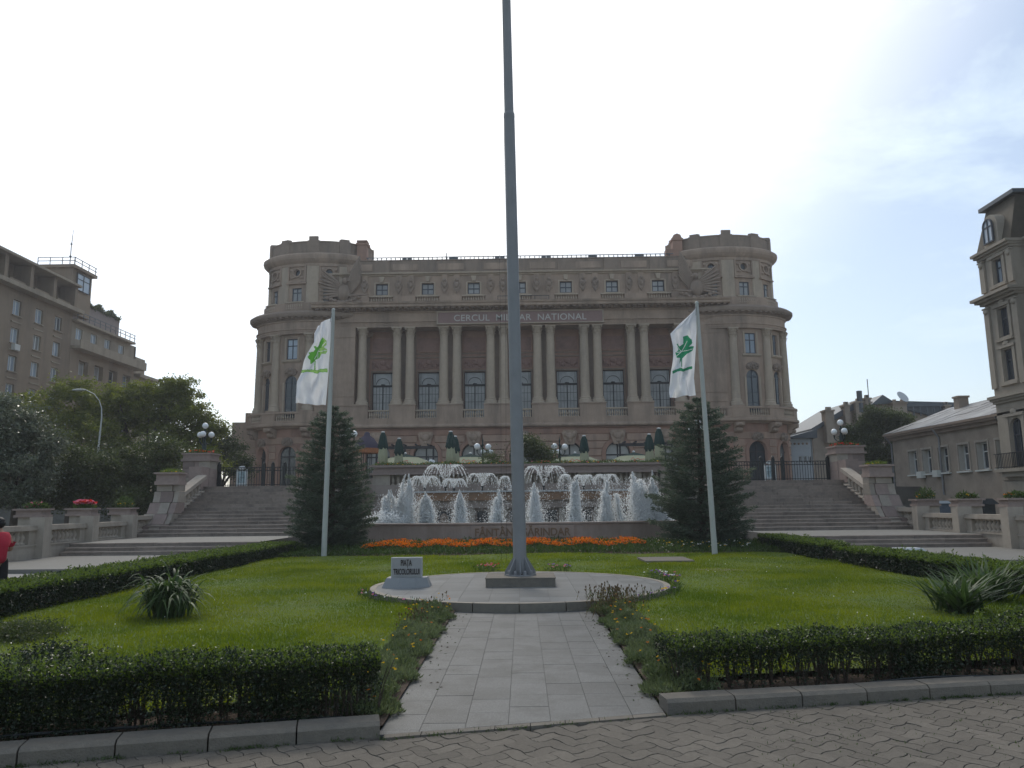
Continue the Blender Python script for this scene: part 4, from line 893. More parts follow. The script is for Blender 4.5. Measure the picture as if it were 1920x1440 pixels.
n = 1500; P = np.stack([rng.uniform(-5.8, 6.2, n), rng.uniform(32.5, 37.2, n), .9+1.7*rng.uniform(0, 1, n)**1.6], 1); V, Fc = drops(P, rng.uniform(.006, .015, n), rng.uniform(.01, .04, n)); tag(obj('loose_droplets', npmesh('loose_droplets', V, Fc, FOAM), None), 'loose water drops scattered over the fountain basins', 'droplets', kind='stuff')

# ------------------------------------------------------------------ garden: pavers, kerb, path, platform
def kerb_y(x):
    pts = [(-14, 2.4), (-8, 4.15), (-3.5, 5.37), (-1.07, 5.96), (1.15, 6.52), (4.4, 7.12), (9, 7.75), (16, 8.3)]
    for (a, b), (c, d) in zip(pts, pts[1:]):
        if x <= c or c == 16: return b+(d-b)*(x-a)/(c-a)
def front_edge(x): return kerb_y(x)
pv = MB(); pv.prism([(-30, -6), (30, -6), (30, front_edge(16)), (16, front_edge(16))]+[(x, front_edge(x)+.02) for x in (9, 4.4, 1.15, -1.07, -3.5, -8, -14)]+[(-30, -2)], -.055, -.035)
pave = struct('pavement', pv, JOINT)
U = .118; ang = R(38); ca, sa = math.cos(ang), math.sin(ang)
def warp(p):
    A = .0125; k = PI/U; x, y = p
    return x+A*math.sin(k*y), y+A*math.sin(k*x)
def paver_poly(i, j, horiz):
    x0, y0 = i*U, j*U; w_, h_ = (2*U, U) if horiz else (U, 2*U); e = .0022; out_ = []
    def line(a, b, n):
        for t in range(n): out_.append((a[0]+(b[0]-a[0])*t/n, a[1]+(b[1]-a[1])*t/n))
    c = [(x0+e, y0+e), (x0+w_-e, y0+e), (x0+w_-e, y0+h_-e), (x0+e, y0+h_-e)]
    nx, ny = (6, 3) if horiz else (3, 6)
    line(c[0], c[1], nx); line(c[1], c[2], ny); line(c[2], c[3], nx); line(c[3], c[0], ny)
    out_ = [warp(p) for p in out_]
    return [(ca*x-sa*y, sa*x+ca*y+5.0) for x, y in out_]
cand = []
for a in range(-90, 91):
    for b in range(-60, 61):
        # herringbone lattice
        k = (a-b) % 4
        if k == 0: cand.append((a, b, True))
        elif k == 3: cand.append((a, b-0, False)) if False else None
        if (a-b) % 4 == 2: pass
cand = []
for r_ in range(-80, 81):
    for q_ in range(-45, 46):
        i = 4*q_+r_; 
        cand.append((i, r_, True)); cand.append((i+2, r_-1+0, False))
vis = []
for i, j, hz in cand:
    pl = paver_poly(i, j, hz); cx = sum(p[0] for p in pl)/len(pl); cy = sum(p[1] for p in pl)/len(pl)
    if not (-9.5 < cx < 12 and 2.2 < cy): continue
    ke = kerb_y(cx)-(.0 if abs(cx) > 1.1 else .07)
    if cy > ke+.05: continue
    d = Vector((cx, cy, -HC)); z = d.dot(fw)
    inside = z > 0 and abs(960-960+F*d.dot(rt2)/z) < 1000 and 720-F*d.dot(up2)/z < 1480
    vis.append((not inside, math.hypot(cx, cy), pl, ke))
vis.sort(key=lambda t: (t[0], t[1]))
def paver_into(mb, pl, ke):
    pl = [(x, min(y, kerb_y(x)-(.0 if abs(x) > 1.1 else .06))) for x, y in pl]
    n = len(pl); cx = sum(p[0] for p in pl)/n; cy = sum(p[1] for p in pl)/n; dz = random.uniform(-.0025, .0025); tx, ty = random.uniform(-.015, .015), random.uniform(-.015, .015)
    top = [(cx+(x-cx)*.98, cy+(y-cy)*.98, dz+tx*(x-cx)+ty*(y-cy)) for x, y in pl]; side = [(x, y, dz-.008) for x, y in pl]; low = [(x, y, -.036) for x, y in pl]
    mb.add(top+side+low, [tuple(range(n))]+[(n+i, n+(i+1)%n, (i+1)%n, i) for i in range(n)]+[(2*n+i, 2*n+(i+1)%n, n+(i+1)%n, n+i) for i in range(n)])
rest = MB()
for idx, (o_, _, pl, ke) in enumerate(vis):
    if idx < 300 and not o_: m = MB(); paver_into(m, pl, ke); obj('paver', m, PAVER, pave)
    else: paver_into(rest, pl, ke)
obj('pavers', rest, PAVERS, pave, kind='stuff')
# kerb stones
kb = None
for s_, x_start, x_end, lab in ((-1, -1.07, -9.0, 'left'), (1, 1.15, 12.0, 'right')):
    root = thing('garden_kerb', (x_start, kerb_y(x_start), 0), 'raised kerb of bevelled concrete stones in front of the %s hedge' % lab, 'kerb', 'garden kerbs')
    x = x_start
    while s_*x < s_*x_end:
        x2 = x+s_*.585; a = (x, kerb_y(x)); b = (x2, kerb_y(x2)); 
        if s_ < 0: a, b = b, a
        d = Vector((b[0]-a[0], b[1]-a[1])); Lg = d.length; rz = math.atan2(d.y, d.x)
        m = MB(); m.prismx([(0, -.04), (0, .085), (.03, .112), (.195, .118), (.2, -.04)][::-1], .006, Lg-.006)
        obj('kerb_stone', m, CONC, root, mat4=T(a[0], a[1], random.uniform(-.004, .003), rz+random.uniform(-.006, .006))); x = x2
m = MB(); 
for i in range(8):
    x = -1.05+2.18*i/8; x2 = -1.05+2.18*(i+1)/8
    m = MB(); m.prism([(x+.003, kerb_y(x)-.055), (x2-.003, kerb_y(x2)-.055), (x2-.003, kerb_y(x2)+.03), (x+.003, kerb_y(x)+.03)], -.05, .012); obj('edging_strip', m, CONC, pave)
# path of granite tiles
m = MB(); m.prism([(-1.1, kerb_y(-1.1)+.03), (1.13, kerb_y(1.13)+.03), (1.13, 12.62), (-1.1, 12.62)], -.05, .005); path = struct('path', m, PATHJ)
colx = [-1.1, -.93, -.58, -.22, .14, .50, .86, 1.13]; colx = [-1.1, -.80, -.46, -.13, .20, .53, .86, 1.13]
def clip(poly, a, b, c):     # keep a*x+b*y <= c
    o_ = []
    for i in range(len(poly)):
        p, q = poly[i], poly[(i+1) % len(poly)]; dp, dq = a*p[0]+b*p[1]-c, a*q[0]+b*q[1]-c
        if dp <= 0: o_.append(p)
        if dp*dq < 0: t = dp/(dp-dq); o_.append((p[0]+(q[0]-p[0])*t, p[1]+(q[1]-p[1])*t))
    return o_
DR, DC = 2.86, (-.07, 15.2)
for ci in range(7):
    y = 5.6+random.uniform(0, .3)
    while y < 12.66:
        y2 = y+.43; g = .002
        pl = [(colx[ci]+g, y+g), (colx[ci+1]-g, y+g), (colx[ci+1]-g, y2-g), (colx[ci]+g, y2-g)]
        sl_ = (kerb_y(1.1)-kerb_y(-1.1))/2.2; pl = clip(pl, sl_, -1, sl_*0-(kerb_y(0)+.033)); pl = clip(pl, 0, 1, 12.62)
        if len(pl) >= 3:
            m = MB(); m.prism(pl, -.02, .012+random.uniform(-.0012, .0012)); obj('tile', m, PATHM, path)
        y = y2
# round platform
pf = thing('round_platform', (DC[0], DC[1], 0), 'low round granite platform under the tall central pole', 'platform')
C64 = [(DC[0]+DR*math.cos(2*PI*i/64), DC[1]+DR*math.sin(2*PI*i/64)) for i in range(64)]
m = MB(); m.prism([(DC[0]+(x-DC[0])*.985, DC[1]+(y-DC[1])*.985) for x, y in C64], -.05, .138); obj('core', m, RIM, pf)
for i in range(24):
    A = [2*PI*(i+t/3)/24+(.003 if t == 0 else -.003 if t == 3 else 0) for t in range(4)]
    pl = [(DC[0]+DR*math.cos(a), DC[1]+DR*math.sin(a)) for a in A]+[(DC[0]+(DR-.12)*math.cos(a), DC[1]+(DR-.12)*math.sin(a)) for a in reversed(A)]
    m = MB(); m.prism(pl, -.05, .15); obj('rim_stone', m, RIM, pf)
x = DC[0]-3.0; k = 0
for i in range(12):
    for j in range(12):
        x0 = DC[0]-3.0+.5*i; y0 = DC[1]-3.0+.5*j; g = .002
        pl = [(x0+g, y0+g), (x0+.5-g, y0+g), (x0+.5-g, y0+.5-g), (x0+g, y0+.5-g)]
        for q in range(40):
            a = 2*PI*(q+.5)/40; pl = clip(pl, math.cos(a), math.sin(a), math.cos(a)*DC[0]+math.sin(a)*DC[1]+DR-.124)
            if len(pl) < 3: break
        if len(pl) >= 3:
            m = MB(); m.prism(pl, .12, .1465+random.uniform(-.001, .001)); obj('tile', m, DISCM, pf)

# soil strips and lawn
m = MB(); xs_ = [-9.1, -8, -6, -4.5, -3.5, -1.1]
def band(mb, xa, xb, ya, yb, z, n=16):
    v = []; 
    for i in range(n+1):
        x = xa+(xb-xa)*i/n; v += [(x, ya(x), z), (x, yb(x), z)]
    mb.add(v, [(2*i, 2*i+2, 2*i+3, 2*i+1) for i in range(n)])
m = MB(); band(m, -9.1, -1.09, lambda x: kerb_y(x)+.19, lambda x: 30.2, .035); band(m, 1.14, 12, lambda x: kerb_y(x)+.19, lambda x: 30.2, .035); band(m, -1.09, 1.14, lambda x: 12.6, lambda x: 30.2, .03, 2)
struct('soil', m, SOIL)
NX, NY = 60, 90
def lawn_z(x, y): return .078+.02*math.sin(x*.9+1)*math.sin(y*.55)+.012*math.sin(x*2.3)*math.sin(y*1.9+2)
def in_lawn(x, y):
    if y > 25.3-.012*x*x or y < kerb_y(x)+(.95 if x < 0 else .9): return False
    if (x-DC[0])**2+(y-DC[1])**2 < (DR+.06)**2: return False
    if y < 13.2 and -1.62 < x < 1.7: return False
    return -8.3 < x < 8.7
v = []; f = []; ids = {}
for i in range(171):
    for j in range(200):
        x = -8.4+.1*i; y = 6.0+.1*j
        ids[i, j] = len(v); v.append((x, y, lawn_z(x, y)))
f = [(ids[i, j], ids[i+1, j], ids[i+1, j+1], ids[i, j+1]) for i in range(170) for j in range(199) if in_lawn(-8.35+.1*i, 6.05+.1*j)]
struct('lawn', npmesh('lawn', v, f, LAWN), None)
n = 900000; q = np.stack([rng.uniform(-8.2, 8.6, n), rng.uniform(5.5, 25.2, n)], 1)
keep = rng.uniform(0, 1, n) < np.clip((8.0/np.maximum(q[:, 1], 6))**1.3, .1, 1)
q = q[keep]; q = q[np.array([in_lawn(a, b) for a, b in q])]; n = len(q)
z = .075+.02*np.sin(q[:, 0]*.9+1)*np.sin(q[:, 1]*.55)+.012*np.sin(q[:, 0]*2.3)*np.sin(q[:, 1]*1.9+2)
hh = rng.uniform(.018, .05, n)*(1+.5*(np.sin(q[:, 0]*1.3)*np.sin(q[:, 1]*.8+1))); wd = .003+.00035*q[:, 1]; a = rng.uniform(0, 2*PI, n); lx, ly = rng.normal(0, .35, n)*hh, rng.normal(0, .35, n)*hh
V = np.stack([np.stack([q[:, 0]-wd*np.cos(a), q[:, 1]-wd*np.sin(a), z-.005], 1), np.stack([q[:, 0]+wd*np.cos(a), q[:, 1]+wd*np.sin(a), z-.005], 1), np.stack([q[:, 0]+lx, q[:, 1]+ly, z+hh], 1)], 1).reshape(-1, 3)
tag(obj('grass', npmesh('grass', V, np.arange(3*n).reshape(n, 3), L_GRASS), None), 'short mown green grass blades of the two lawns', 'grass', kind='stuff')
print('grass blades', n)

# ------------------------------------------------------------------ side buildings
XA = -50.0
def xmap(x0, sx):                             # facade in a plane of constant x; s runs along y
    return lambda s, z, d: (x0+sx*d, s, z)
ab = thing('apartment_block', (-56, 72, 0), 'brown apartment block with ranks of windows and air conditioners left of the trees', 'building')
BRN = mat('brown render', (.26,.195,.135), .9, .1, 1, bump=.2, dirt=(.12,.09,.07), dirtscale=.4, dirtamt=.6, streak=True); BRN2 = mat('beige render', (.33,.27,.20), .9, .1, 1, dirt=(.16,.13,.10), dirtscale=.4, dirtamt=.6, streak=True)
ROOFP = mat('pink parapet', (.26,.21,.19), .9, .1, 2)
m = MB(); cols = [58.0, 61.6, 65.4, 69.2, 73.1, 76.6, 79.9]; rows = [24-2.8*(k+1)-.55 for k in range(7)]
ops = [dict(c=c, w=1.25, zb=r, zt=r+1.55) for c in cols for r in rows]; fm_ = xmap(XA, 1)
wall2d(m, fm_, 50, 82.4, 0, 23.2, ops, .3, flip=True, mi_rev=0); m.add([(XA, 82.4, 0), (-66, 82.4, 0), (-66, 82.4, 23.2), (XA, 82.4, 23.2)], [(3,2,1,0)]); m.add([(XA, 50, 0), (-66, 50, 0), (-66, 50, 23.2), (XA, 50, 23.2)], [(0,1,2,3)]); m.box(-66, XA-.6, 50, 82.4, 23.0, 23.19)
m.box(-65, XA-.5, 50.2, 82.2, 0, .2)
obj('wall', m, BRN, ab)
for c in cols:
    for r in rows:
        o = window(ab, fm_, c, 1.22, r, r+1.54, .3, 'two', False, WOODW, random.choice([GLASSB, GLASSB, GLASSC, GLASS]), name='window', fr=.08)
        m = MB(); m.box(XA, XA+.08, c-.75, c+.75, r-.75, r-.62); m.box(XA, XA+.14, c-.72, c+.72, r-.1, r); obj('sill', m, BRN2, o)
        if (int(c*10)+int(r*7)) % 3 == 0:
            m = MB(); m.box(XA+.05, XA+.42, c-.42, c+.38, r-.72, r-.12); m.lathe([(0, 0), (.24, .0), (.24, .02), (0, .03)], 10, (0, 0, 0)); 
            obj('air_conditioner', m if False else MB().box(XA+.05, XA+.42, c-.42, c+.38, r-.72, r-.12), flat('ac casing', (.55,.54,.5)) if 'ac casing' not in bpy.data.materials else bpy.data.materials['ac casing'], ab)
m = MB(); m.box(XA-1.5, XA+1.0, 50, 82.9, 23.2, 23.5); m.box(XA+.85, XA+1.0, 50, 82.9, 23.5, 23.62); obj('cornice', m, BRN2, ab)
m = MB(); m.box(-65, XA-1.6, 50.5, 82.0, 23.5, 26.2)
for i in range(9): m.box(XA-1.6, XA+.2, 51+3.9*i, 51.5+3.9*i, 23.5, 26.2)
for i in range(8): m.box(XA-.1, XA+.1, 52+3.9*i, 54.4+3.9*i, 23.5, 24.2)
obj('top_floor', m, BRN, ab)
m = MB(); m.box(-65, XA+.7, 50, 82.6, 26.2, 26.45); obj('roof_slab', m, BRN2, ab)
m = MB(); m.box(XA-1.2, XA-1.0, 50, 80, 26.45, 27.3); obj('roof_parapet', m, ROOFP, ab)
m = MB(); m.box(-54.2, XA-.6, 82.61, 86.6, 23.5, 28.6); m.box(-54.6, XA-.2, 82.3, 87.0, 28.6, 28.95); obj('roof_tower', m, BRN, ab)
window(ab, xmap(XA-.6, 1), 84.7, 2.6, 26.3, 28.3, -.1, 'cross', False, WOODD, GLASSB, name='tower_window')
m = MB()
for z in (29.35, 29.75): m.box(-54.5, XA-.3, 82.35, 82.41, z, z+.06); m.box(XA-.3, XA-.24, 82.35, 86.9, z, z+.06)
for i in range(4): m.box(XA-.3, XA-.24, 82.42+1.4*i, 82.48+1.4*i, 28.95, 29.8); m.box(-54.5+1.4*i, -54.44+1.4*i, 82.35, 82.41, 28.95, 29.8)
obj('roof_railing', m, METALD, ab)
m = MB(); m.path([(-51.8, 84, 28.9), (-51.8, 84, 31.5), (-51.7, 84, 33.6)], [.06, .05, .025]); m.ball((-51.8, 84, 30.4), .14, 7, 5); m.ball((-51.8, 84, 31.9), .12, 7, 5); obj('antenna_mast', m, METALD, ab)
ab2 = thing('stepped_building', (-58, 95, 0), 'stepped beige apartment building with roof greenery behind the brown block', 'building')
cols2 = [85.2, 88.4, 91.6, 94.8]; rows2 = [5.0, 7.9, 10.8, 13.7, 16.6]; fm_ = xmap(XA, 1)
m = MB(); wall2d(m, fm_, 82.42, 96.5, 0, 19.3, [dict(c=c, w=1.9, zb=r, zt=r+1.7) for c in cols2 for r in rows2], .7, flip=True); m.add([(XA, 96.5, 0), (-70, 96.5, 0), (-70, 96.5, 19.3), (XA, 96.5, 19.3)], [(0,1,2,3)][:0] or [(3,2,1,0)]); obj('wall', m, BRN, ab2)
for c in cols2:
    for r in rows2: window(ab2, fm_, c, 1.85, r, r+1.68, .65, 'two', False, WOODW, random.choice([GLASS, GLASSC, GLASSB]), name='window', fr=.08)
m = MB(); m.box(-70, XA+1.1, 82.5, 97.5, 19.3, 19.6); m.box(XA+.95, XA+1.1, 82.5, 97.5, 19.6, 20.3); obj('balcony_band', m, BRN2, ab2)
fm3 = xmap(XA-.2, 1); m = MB(); wall2d(m, fm3, 82.42, 97, 19.6, 22.4, [dict(c=c, w=1.3, zb=20.6, zt=21.9) for c in (84.2, 87.2, 90.2, 93.4)], .3, flip=True); m.box(-70, XA-.55, 82.5, 97, 19.6, 22.39); m.box(-70, XA-.2, 96.6, 97, 19.6, 22.4); obj('upper_floor', m, BRN2, ab2)
for c in (84.2, 87.2, 90.2, 93.4): window(ab2, fm3, c, 1.28, 20.6, 21.9, .26, 'two', False, WOODW, GLASSB, name='window', fr=.08)
m = MB(); m.box(-70, XA+.5, 82.5, 95.5, 22.4, 22.65); obj('balcony_slab', m, BRN2, ab2)
m = MB()
for z in (23.1, 23.5): m.box(XA+.4, XA+.46, 82.5, 95.5, z, z+.06)
for i in range(12): m.box(XA+.4, XA+.46, 82.6+1.15*i, 82.66+1.15*i, 22.65, 23.55)
obj('balcony_railing', m, METALD, ab2)
m = MB(); m.box(-70, XA-1.0, 82.5, 94, 22.65, 25.2); m.box(-70, XA-2.2, 82.5, 86.8, 25.2, 26.4); obj('setback_floor', m, ROOFP, ab2)
m = MB(); m.box(-70, XA-.9, 97, 101, 0, 21.4); m.box(-70, XA-.4, 97.0, 103, 0, 18.6); m.box(-70, XA+.3, 97.6, 103.4, 18.6, 19.0); obj('end_wing', m, BRN2, ab2)
q = rng.uniform(0, 1, (2200, 3)); plantbed('roof_plants', np.stack([XA-1.3+.5*q[:, 0], 86+8*q[:, 1], 25.15+.8*q[:, 2]*(.5+.5*np.sin(q[:, 1]*19))], 1), None, L_TREED, [P_YE], 'green plants trailing along the roof edge of the stepped building', 'plants', .3, .12, kind='stuff')

# house on the right
hs = thing('low_house', (36, 56, 0), 'long low plastered house with deep windows and sheet metal roof on the right', 'building')
HST = mat('house plaster', (.34,.275,.215), .92, .12, 1.2, bump=.3, bscale=12, dirt=(.17,.14,.12), dirtscale=.5, dirtamt=.5); TIN = mat('patched sheet metal roof', (.20,.20,.20), .55, .3, 1.2, metal=.15, objvar=.35, dirt=(.13,.11,.10), dirtscale=.5, dirtamt=.6)
fh = xmap(31, -1); hc = [49.6, 51.8, 54.0, 56.6, 58.9, 61.0]
m = MB(); wall2d(m, fh, 44, 64.2, 0, 7.0, [dict(c=c, w=1.3, zb=3.65, zt=5.45) for c in hc], .5, mi_rev=1); m.box(31.5, 42, 44.2, 64.15, 0, 6.9); m.add([(31, 64.2, 0), (42, 64.2, 0), (42, 64.2, 7), (31, 64.2, 7)], [(0,1,2,3)]); m.box(31.001, 31.5, 64.15, 64.2, 0, 7); obj('wall', m, [HST, mat('lit-toned plaster reveal', (.46,.43,.38), .9, .08, 3)], hs)  # reveals coloured paler than the wall for the light they catch
for c in hc:
    o = window(hs, fh, c, 1.28, 3.65, 5.44, .48, 'cross', False, WOODW, GLASS, name='window', fr=.08)
    m = MB(); y0, y1 = c-.7, c+.7; m.box(30.92, 31.0, y0-.08, c-.65, 3.62, 5.6); m.box(30.92, 31.0, c+.65, y1+.08, 3.62, 5.6); m.box(30.92, 31, c-.65, c+.65, 5.46, 5.6); obj('frame', m, WALLST, o)
    m = MB(); m.box(30.8, 31.0, y0-.1, y1+.1, 3.5, 3.6); obj('sill', m, flat('white sill', (.6,.6,.55)) if 'white sill' not in bpy.data.materials else bpy.data.materials['white sill'], o)
for c in (57.4, 59.7):
    m = MB(); m.box(30.6, 30.95, c-.4, c+.3, 3.3, 3.8); obj('air_conditioner', m, bpy.data.materials['white sill'], hs)
m = MB(); m.box(30.5, 31, 43.9, 64.5, 6.75, 7.0); m.box(30.75, 31, 43.9, 64.4, 6.5, 6.75); m.box(30.4, 30.52, 43.9, 64.6, 6.9, 7.06); obj('eaves', m, DARKST, hs)
for i in range(14):
    for j in range(3):
        a = 64.6-1.5*i; x0 = 30.45+1.9*j; z0 = 7.08+.72*j; m = MB(); e = random.uniform(0, .04)
        m.add([(x0, a, z0+e), (x0+1.95, a, z0+.74+e), (x0+1.95, a-1.47, z0+.74+e), (x0, a-1.47, z0+e), (x0, a, z0-.05), (x0+1.95, a, z0+.66), (x0+1.95, a-1.47, z0+.66), (x0, a-1.47, z0-.05)], [(0,1,2,3)[::-1], (4,5,6,7), (0,3,7,4), (0,4,5,1), (3,2,6,7)]); obj('roof_sheet', m, TIN, hs)
m = MB(); m.prismy([(30.46, 7.0), (36.2, 9.17), (42, 7.0)], 43.95, 64.5); obj('roof_core', m, DARKST, hs)
for y in (52, 55.5, 61):
    m = MB(); m.box(35, 35.8, y, y+.7, 8, 9.7); m.box(34.92, 35.88, y-.08, y+.78, 9.7, 9.85); obj('chimney', m, HST, hs)
for y in (64.25, 56.9, 49.2):
    m = MB(); m.path([(30.45, y, 6.9), (30.9, y, 6.2), (30.9, y, 2.0)], .07, 7); obj('downpipe', m, TIN, hs)

# tall ornate building at the right edge
tb = thing('corner_mansion', (33, 46, 0), 'tall ornate grey building with mansard roof at the right edge', 'building')
GST = mat('grey stone', (.35,.30,.24), .9, .1, 1.5, bump=.3, bscale=12, dirt=(.14,.125,.11), dirtscale=.5, dirtamt=.5, streak=True); SLATE = mat('brown slate', (.085,.07,.05), .75, .2, 3)
X1, X2 = 30.4, 31.4; f1 = xmap(X1, -1); wins = [(3.6, 6.6, 1.2, True), (8.95, 10.9, 1.0, False), (11.75, 13.55, 1.0, False), (15.2, 16.75, .95, False)]
ya, yb, yc = 45.6, 48.9, 47.15
m = MB(); wall2d(m, f1, ya, yb, 0, 17.3, [dict(c=yc, w=w_, zb=a, zt=b, arch=ar) for a, b, w_, ar in wins], .35)
m.box(X1+.4, 44, ya+.01, yb-.01, 0, 17.2); m.box(X1+.001, X1+.4, yb-.3, yb, 0, 17.3); m.box(X1+.001, X1+.4, ya, ya+.3, 0, 17.3)
m.box(X2, 44, 20, ya, 0, 17.3); obj('wall', m, GST, tb)
for a, b, w_, ar in wins:
    o = window(tb, f1, yc, w_-.02, a, b-.01, .3, 'cross', ar, WOODB, GLASSB if a > 14 else GLASS, name='window', fr=.08)
    for q0, q1 in ((yc-w_/2-.28, yc-w_/2-.02), (yc+w_/2+.02, yc+w_/2+.28)): m = MB(); m.box(X1-.08, X1, q0, q1, a-.1, b+.1); obj('window_jamb', m, GST, o)
    m = MB(); m.box(X1-.14, X1, yc-w_/2-.35, yc+w_/2+.35, b+.101, b+.3); m.ball((X1-.08, yc, b+.38), (.1, .3, .2), 8, 5); obj('window_head', m, GST, o)
    m = MB(); m.box(X1-.18, X1, yc-w_/2-.35, yc+w_/2+.35, a-.3, a-.101); obj('sill', m, GST, o)
for y0, z0, z1 in ((ya, 8.6, 13.9), (yb-.5, 8.6, 13.9), (ya, 14.9, 17.0), (yb-.5, 14.9, 17.0)):
    m = MB(); m.box(X1-.14, X1, y0, y0+.5, z0, z1); m.ball((X1-.14, y0+.25, z1-.25), (.14, .24, .2), 8, 5); m.box(X1-.22, X1, y0-.05, y0+.55, z1-.1, z1); obj('pilaster', m, GST, tb)
for z, d in ((7.9, .4), (14.35, .75), (17.35, .5)):
    m = MB(); 
    for k, (dd, h0, h1) in enumerate(((.35, -.28, -.12), (.7, -.12, .02), (1.0, .02, .2))):
        m.box(X1-d*dd, 44, ya-d*dd*.4, yb+d*dd*.5, z+h0, z+h1); m.box(X2-d*dd, 44, 20, ya-d*dd*.4-.002, z+h0, z+h1)
    if d > .9:
        for i in range(7): m.box(X1-.6, X1, ya+.2+i*.48, ya+.4+i*.48, z-.45, z-.28)
    obj('cornice', m, GST, tb)
m = MB()
for i in range(4): m.box(X1-.1-.001*i, X1, ya-.05, yb+.05, .4+.8*i, 1.1+.8*i)
obj('rusticated_base', m, GST, tb)
for y0, y1 in ((41.5, 42.7), (37.5, 38.7), (33.5, 34.7), (29.5, 30.7)):
    for a, b, w_, ar in wins[1:]:
        o = window(tb, xmap(X2, -1), (y0+y1)/2, 1.0, a, b, -.1, 'cross', False, WOODB, GLASS, name='window', fr=.08)
m = MB(); m.prismx([(ya-.1, 17.56), (yb+.2, 17.56), (yb-.15, 20.5), (ya+.1, 20.5)], X1-.1, 40); m.v = [(x+(.75 if (x < 31 and z > 20) else 0), y, z) for x, y, z in m.v]; obj('mansard_roof', m, SLATE, tb)
m = MB(); m.prismx([(20, 17.56), (ya-.11, 17.56), (ya-.11, 20.9), (20, 20.9)], X2-.05, 44); m.v = [(x+(.9 if (x < 32 and z > 20) else 0), y, z) for x, y, z in m.v]; obj('mansard_roof', m, SLATE, tb)
m = MB(); m.box(X1+.3, 40, ya-.2, yb+.1, 20.5, 20.75); m.box(X2+.5, 44, 20, ya-.201, 20.9, 21.15); obj('roof_cap', m, METALD, tb)
m = MB(); m.box(X1-.25, X1+.7, yc-.75, yc+.75, 17.56, 18.9); A = [PI*i/10 for i in range(11)]; m.prismx([(yc+.75*math.cos(a), 18.9+.75*math.sin(a)) for a in A], X1-.25, X1+.9); obj('dormer', m, GST, tb)
window(tb, xmap(X1-.25, -1), yc, 1.0, 17.8, 19.4, -.08, 'cross', True, WOODB, GLASSB, name='dormer_window', fr=.08)
m = MB(); m.box(32.3, 33.6, 44.0, 45.2, 20.9, 23.3); m.box(32.2, 33.7, 43.9, 45.3, 23.3, 23.5); obj('chimney', m, GST, tb)
m = MB(); m.box(X1-.62, X1, ya-.4, yb-.2, 3.3, 3.5); m.box(X1-.4, X1, ya+.2, yb-.5, 3.0, 3.3)
m2_ = MB()
for i in range(22): y = ya-.35+i*.155; m2_.box(X1-.6, X1-.57, y, y+.03, 3.5, 4.4)
for z in (3.55, 4.4): m2_.box(X1-.61, X1-.56, ya-.4, yb-.2, z, z+.05)
for i in range(4): y = ya-.38; m2_.box(X1-.57+i*.14, X1-.54+i*.14, y, y+.03, 3.5, 4.4)
m2_.box(X1-.57, X1, ya-.4, ya-.36, 4.4, 4.45)
o = obj('balcony', m, GST, tb); obj('railing', m2_, IRON, o)

# farther roofs on the right
rb_ = thing('tiled_roof_building', (34, 88, 2), 'distant building with dark pitched roof, chimneys and satellite dish behind the dark tree', 'building')
def onz(px, py, Y):
    d = fw+rt2*((px-960)/F)+up2*((720-py)/F); t = Y/d.y; return d.x*t, HC+d.z*t
m = MB(); P = [onz(1523, 806, 88), onz(1612, 752, 88), onz(1700, 756, 88), onz(1790, 765, 88)]; base = 2
m.prismy([(P[0][0], base), (P[3][0], base), P[3], P[2], P[1], P[0]], 88, 100); obj('wall', m, HST, rb_)
m = MB(); m.prismy([onz(1520, 812, 87.8), onz(1608, 764, 87.8), onz(1612, 748, 87.8), onz(1520, 804, 87.8)], 87.6, 100); m.prismy([onz(1630, 760, 87.8), onz(1676, 756, 87.8), onz(1652, 741, 87.8)], 87.4, 100); m.prismy([onz(1676, 764, 87.8), onz(1790, 790, 87.8), onz(1790, 755, 87.8), onz(1676, 752, 87.8)], 87.5, 100); obj('roof', m, METALD, rb_)
for px, py, pw, h_ in ((1556, 781, 16, 16), (1589, 769, 9, 12), (1612, 764, 14, 14), (1628, 756, 10, 12), (1688, 768, 26, 18), (1778, 774, 10, 20)):
    a, z = onz(px-pw/2, py, 87); b, _ = onz(px+pw/2, py, 87); z2 = onz(px, py-h_*.6, 87)[1]; m = MB(); m.box(a, b, 87, 88.2, z-3, z2); m.box(a-.1, b+.1, 86.9, 88.3, z2, z2+.2)
    for t_x in (a+.2, b-.5): m.box(t_x, t_x+.3, 87.2, 87.5, z2+.2, z2+.55)
    obj('chimney', m, HST, rb_)
a, z = onz(1614, 757, 87); m = MB(); m.path([(a, 87.2, z-1), (a, 87.2, z+1.5)], .32, 8); obj('flue_pipe', m, METALD, rb_)
a, z = onz(1629, 748, 87); m = MB(); m.path([(a, 87, z-1), (a, 87, z+2.3)], .05, 5); obj('antenna', m, METALD, rb_)
a, z = onz(1687, 747, 87); m = MB(); m.lathe([(0, .0), (.3, .03), (.55, .11), (.75, .24)], 16); dsh = obj('satellite_dish', m, flat('dish grey', (.5,.5,.5)), rb_); dsh.matrix_basis = Matrix.Translation((a, 86.6, z)) @ Matrix.Rotation(R(55), 4, 'X') @ Matrix.Rotation(R(20), 4, 'Y')
m = MB(); a, z = onz(1700, 762, 87); b, _ = onz(1776, 762, 87); m.box(a, b, 87.1, 87.2, z, z+.25)
for i in range(6): m.box(a+(b-a)*i/6, a+(b-a)*i/6+.12, 87.1, 87.2, z-1.1, z)
obj('roof_railing', m, METALD, rb_)
wb = thing('pale_house', (30, 80, 2.66), 'pale grey house with small windows seen between the palace tower and the dark roofs', 'building')
fw_ = fmap(80); xa, _ = onz(1478, 850, 80); xb, _ = onz(1524, 850, 80); ztop = onz(1500, 822, 80)[1]
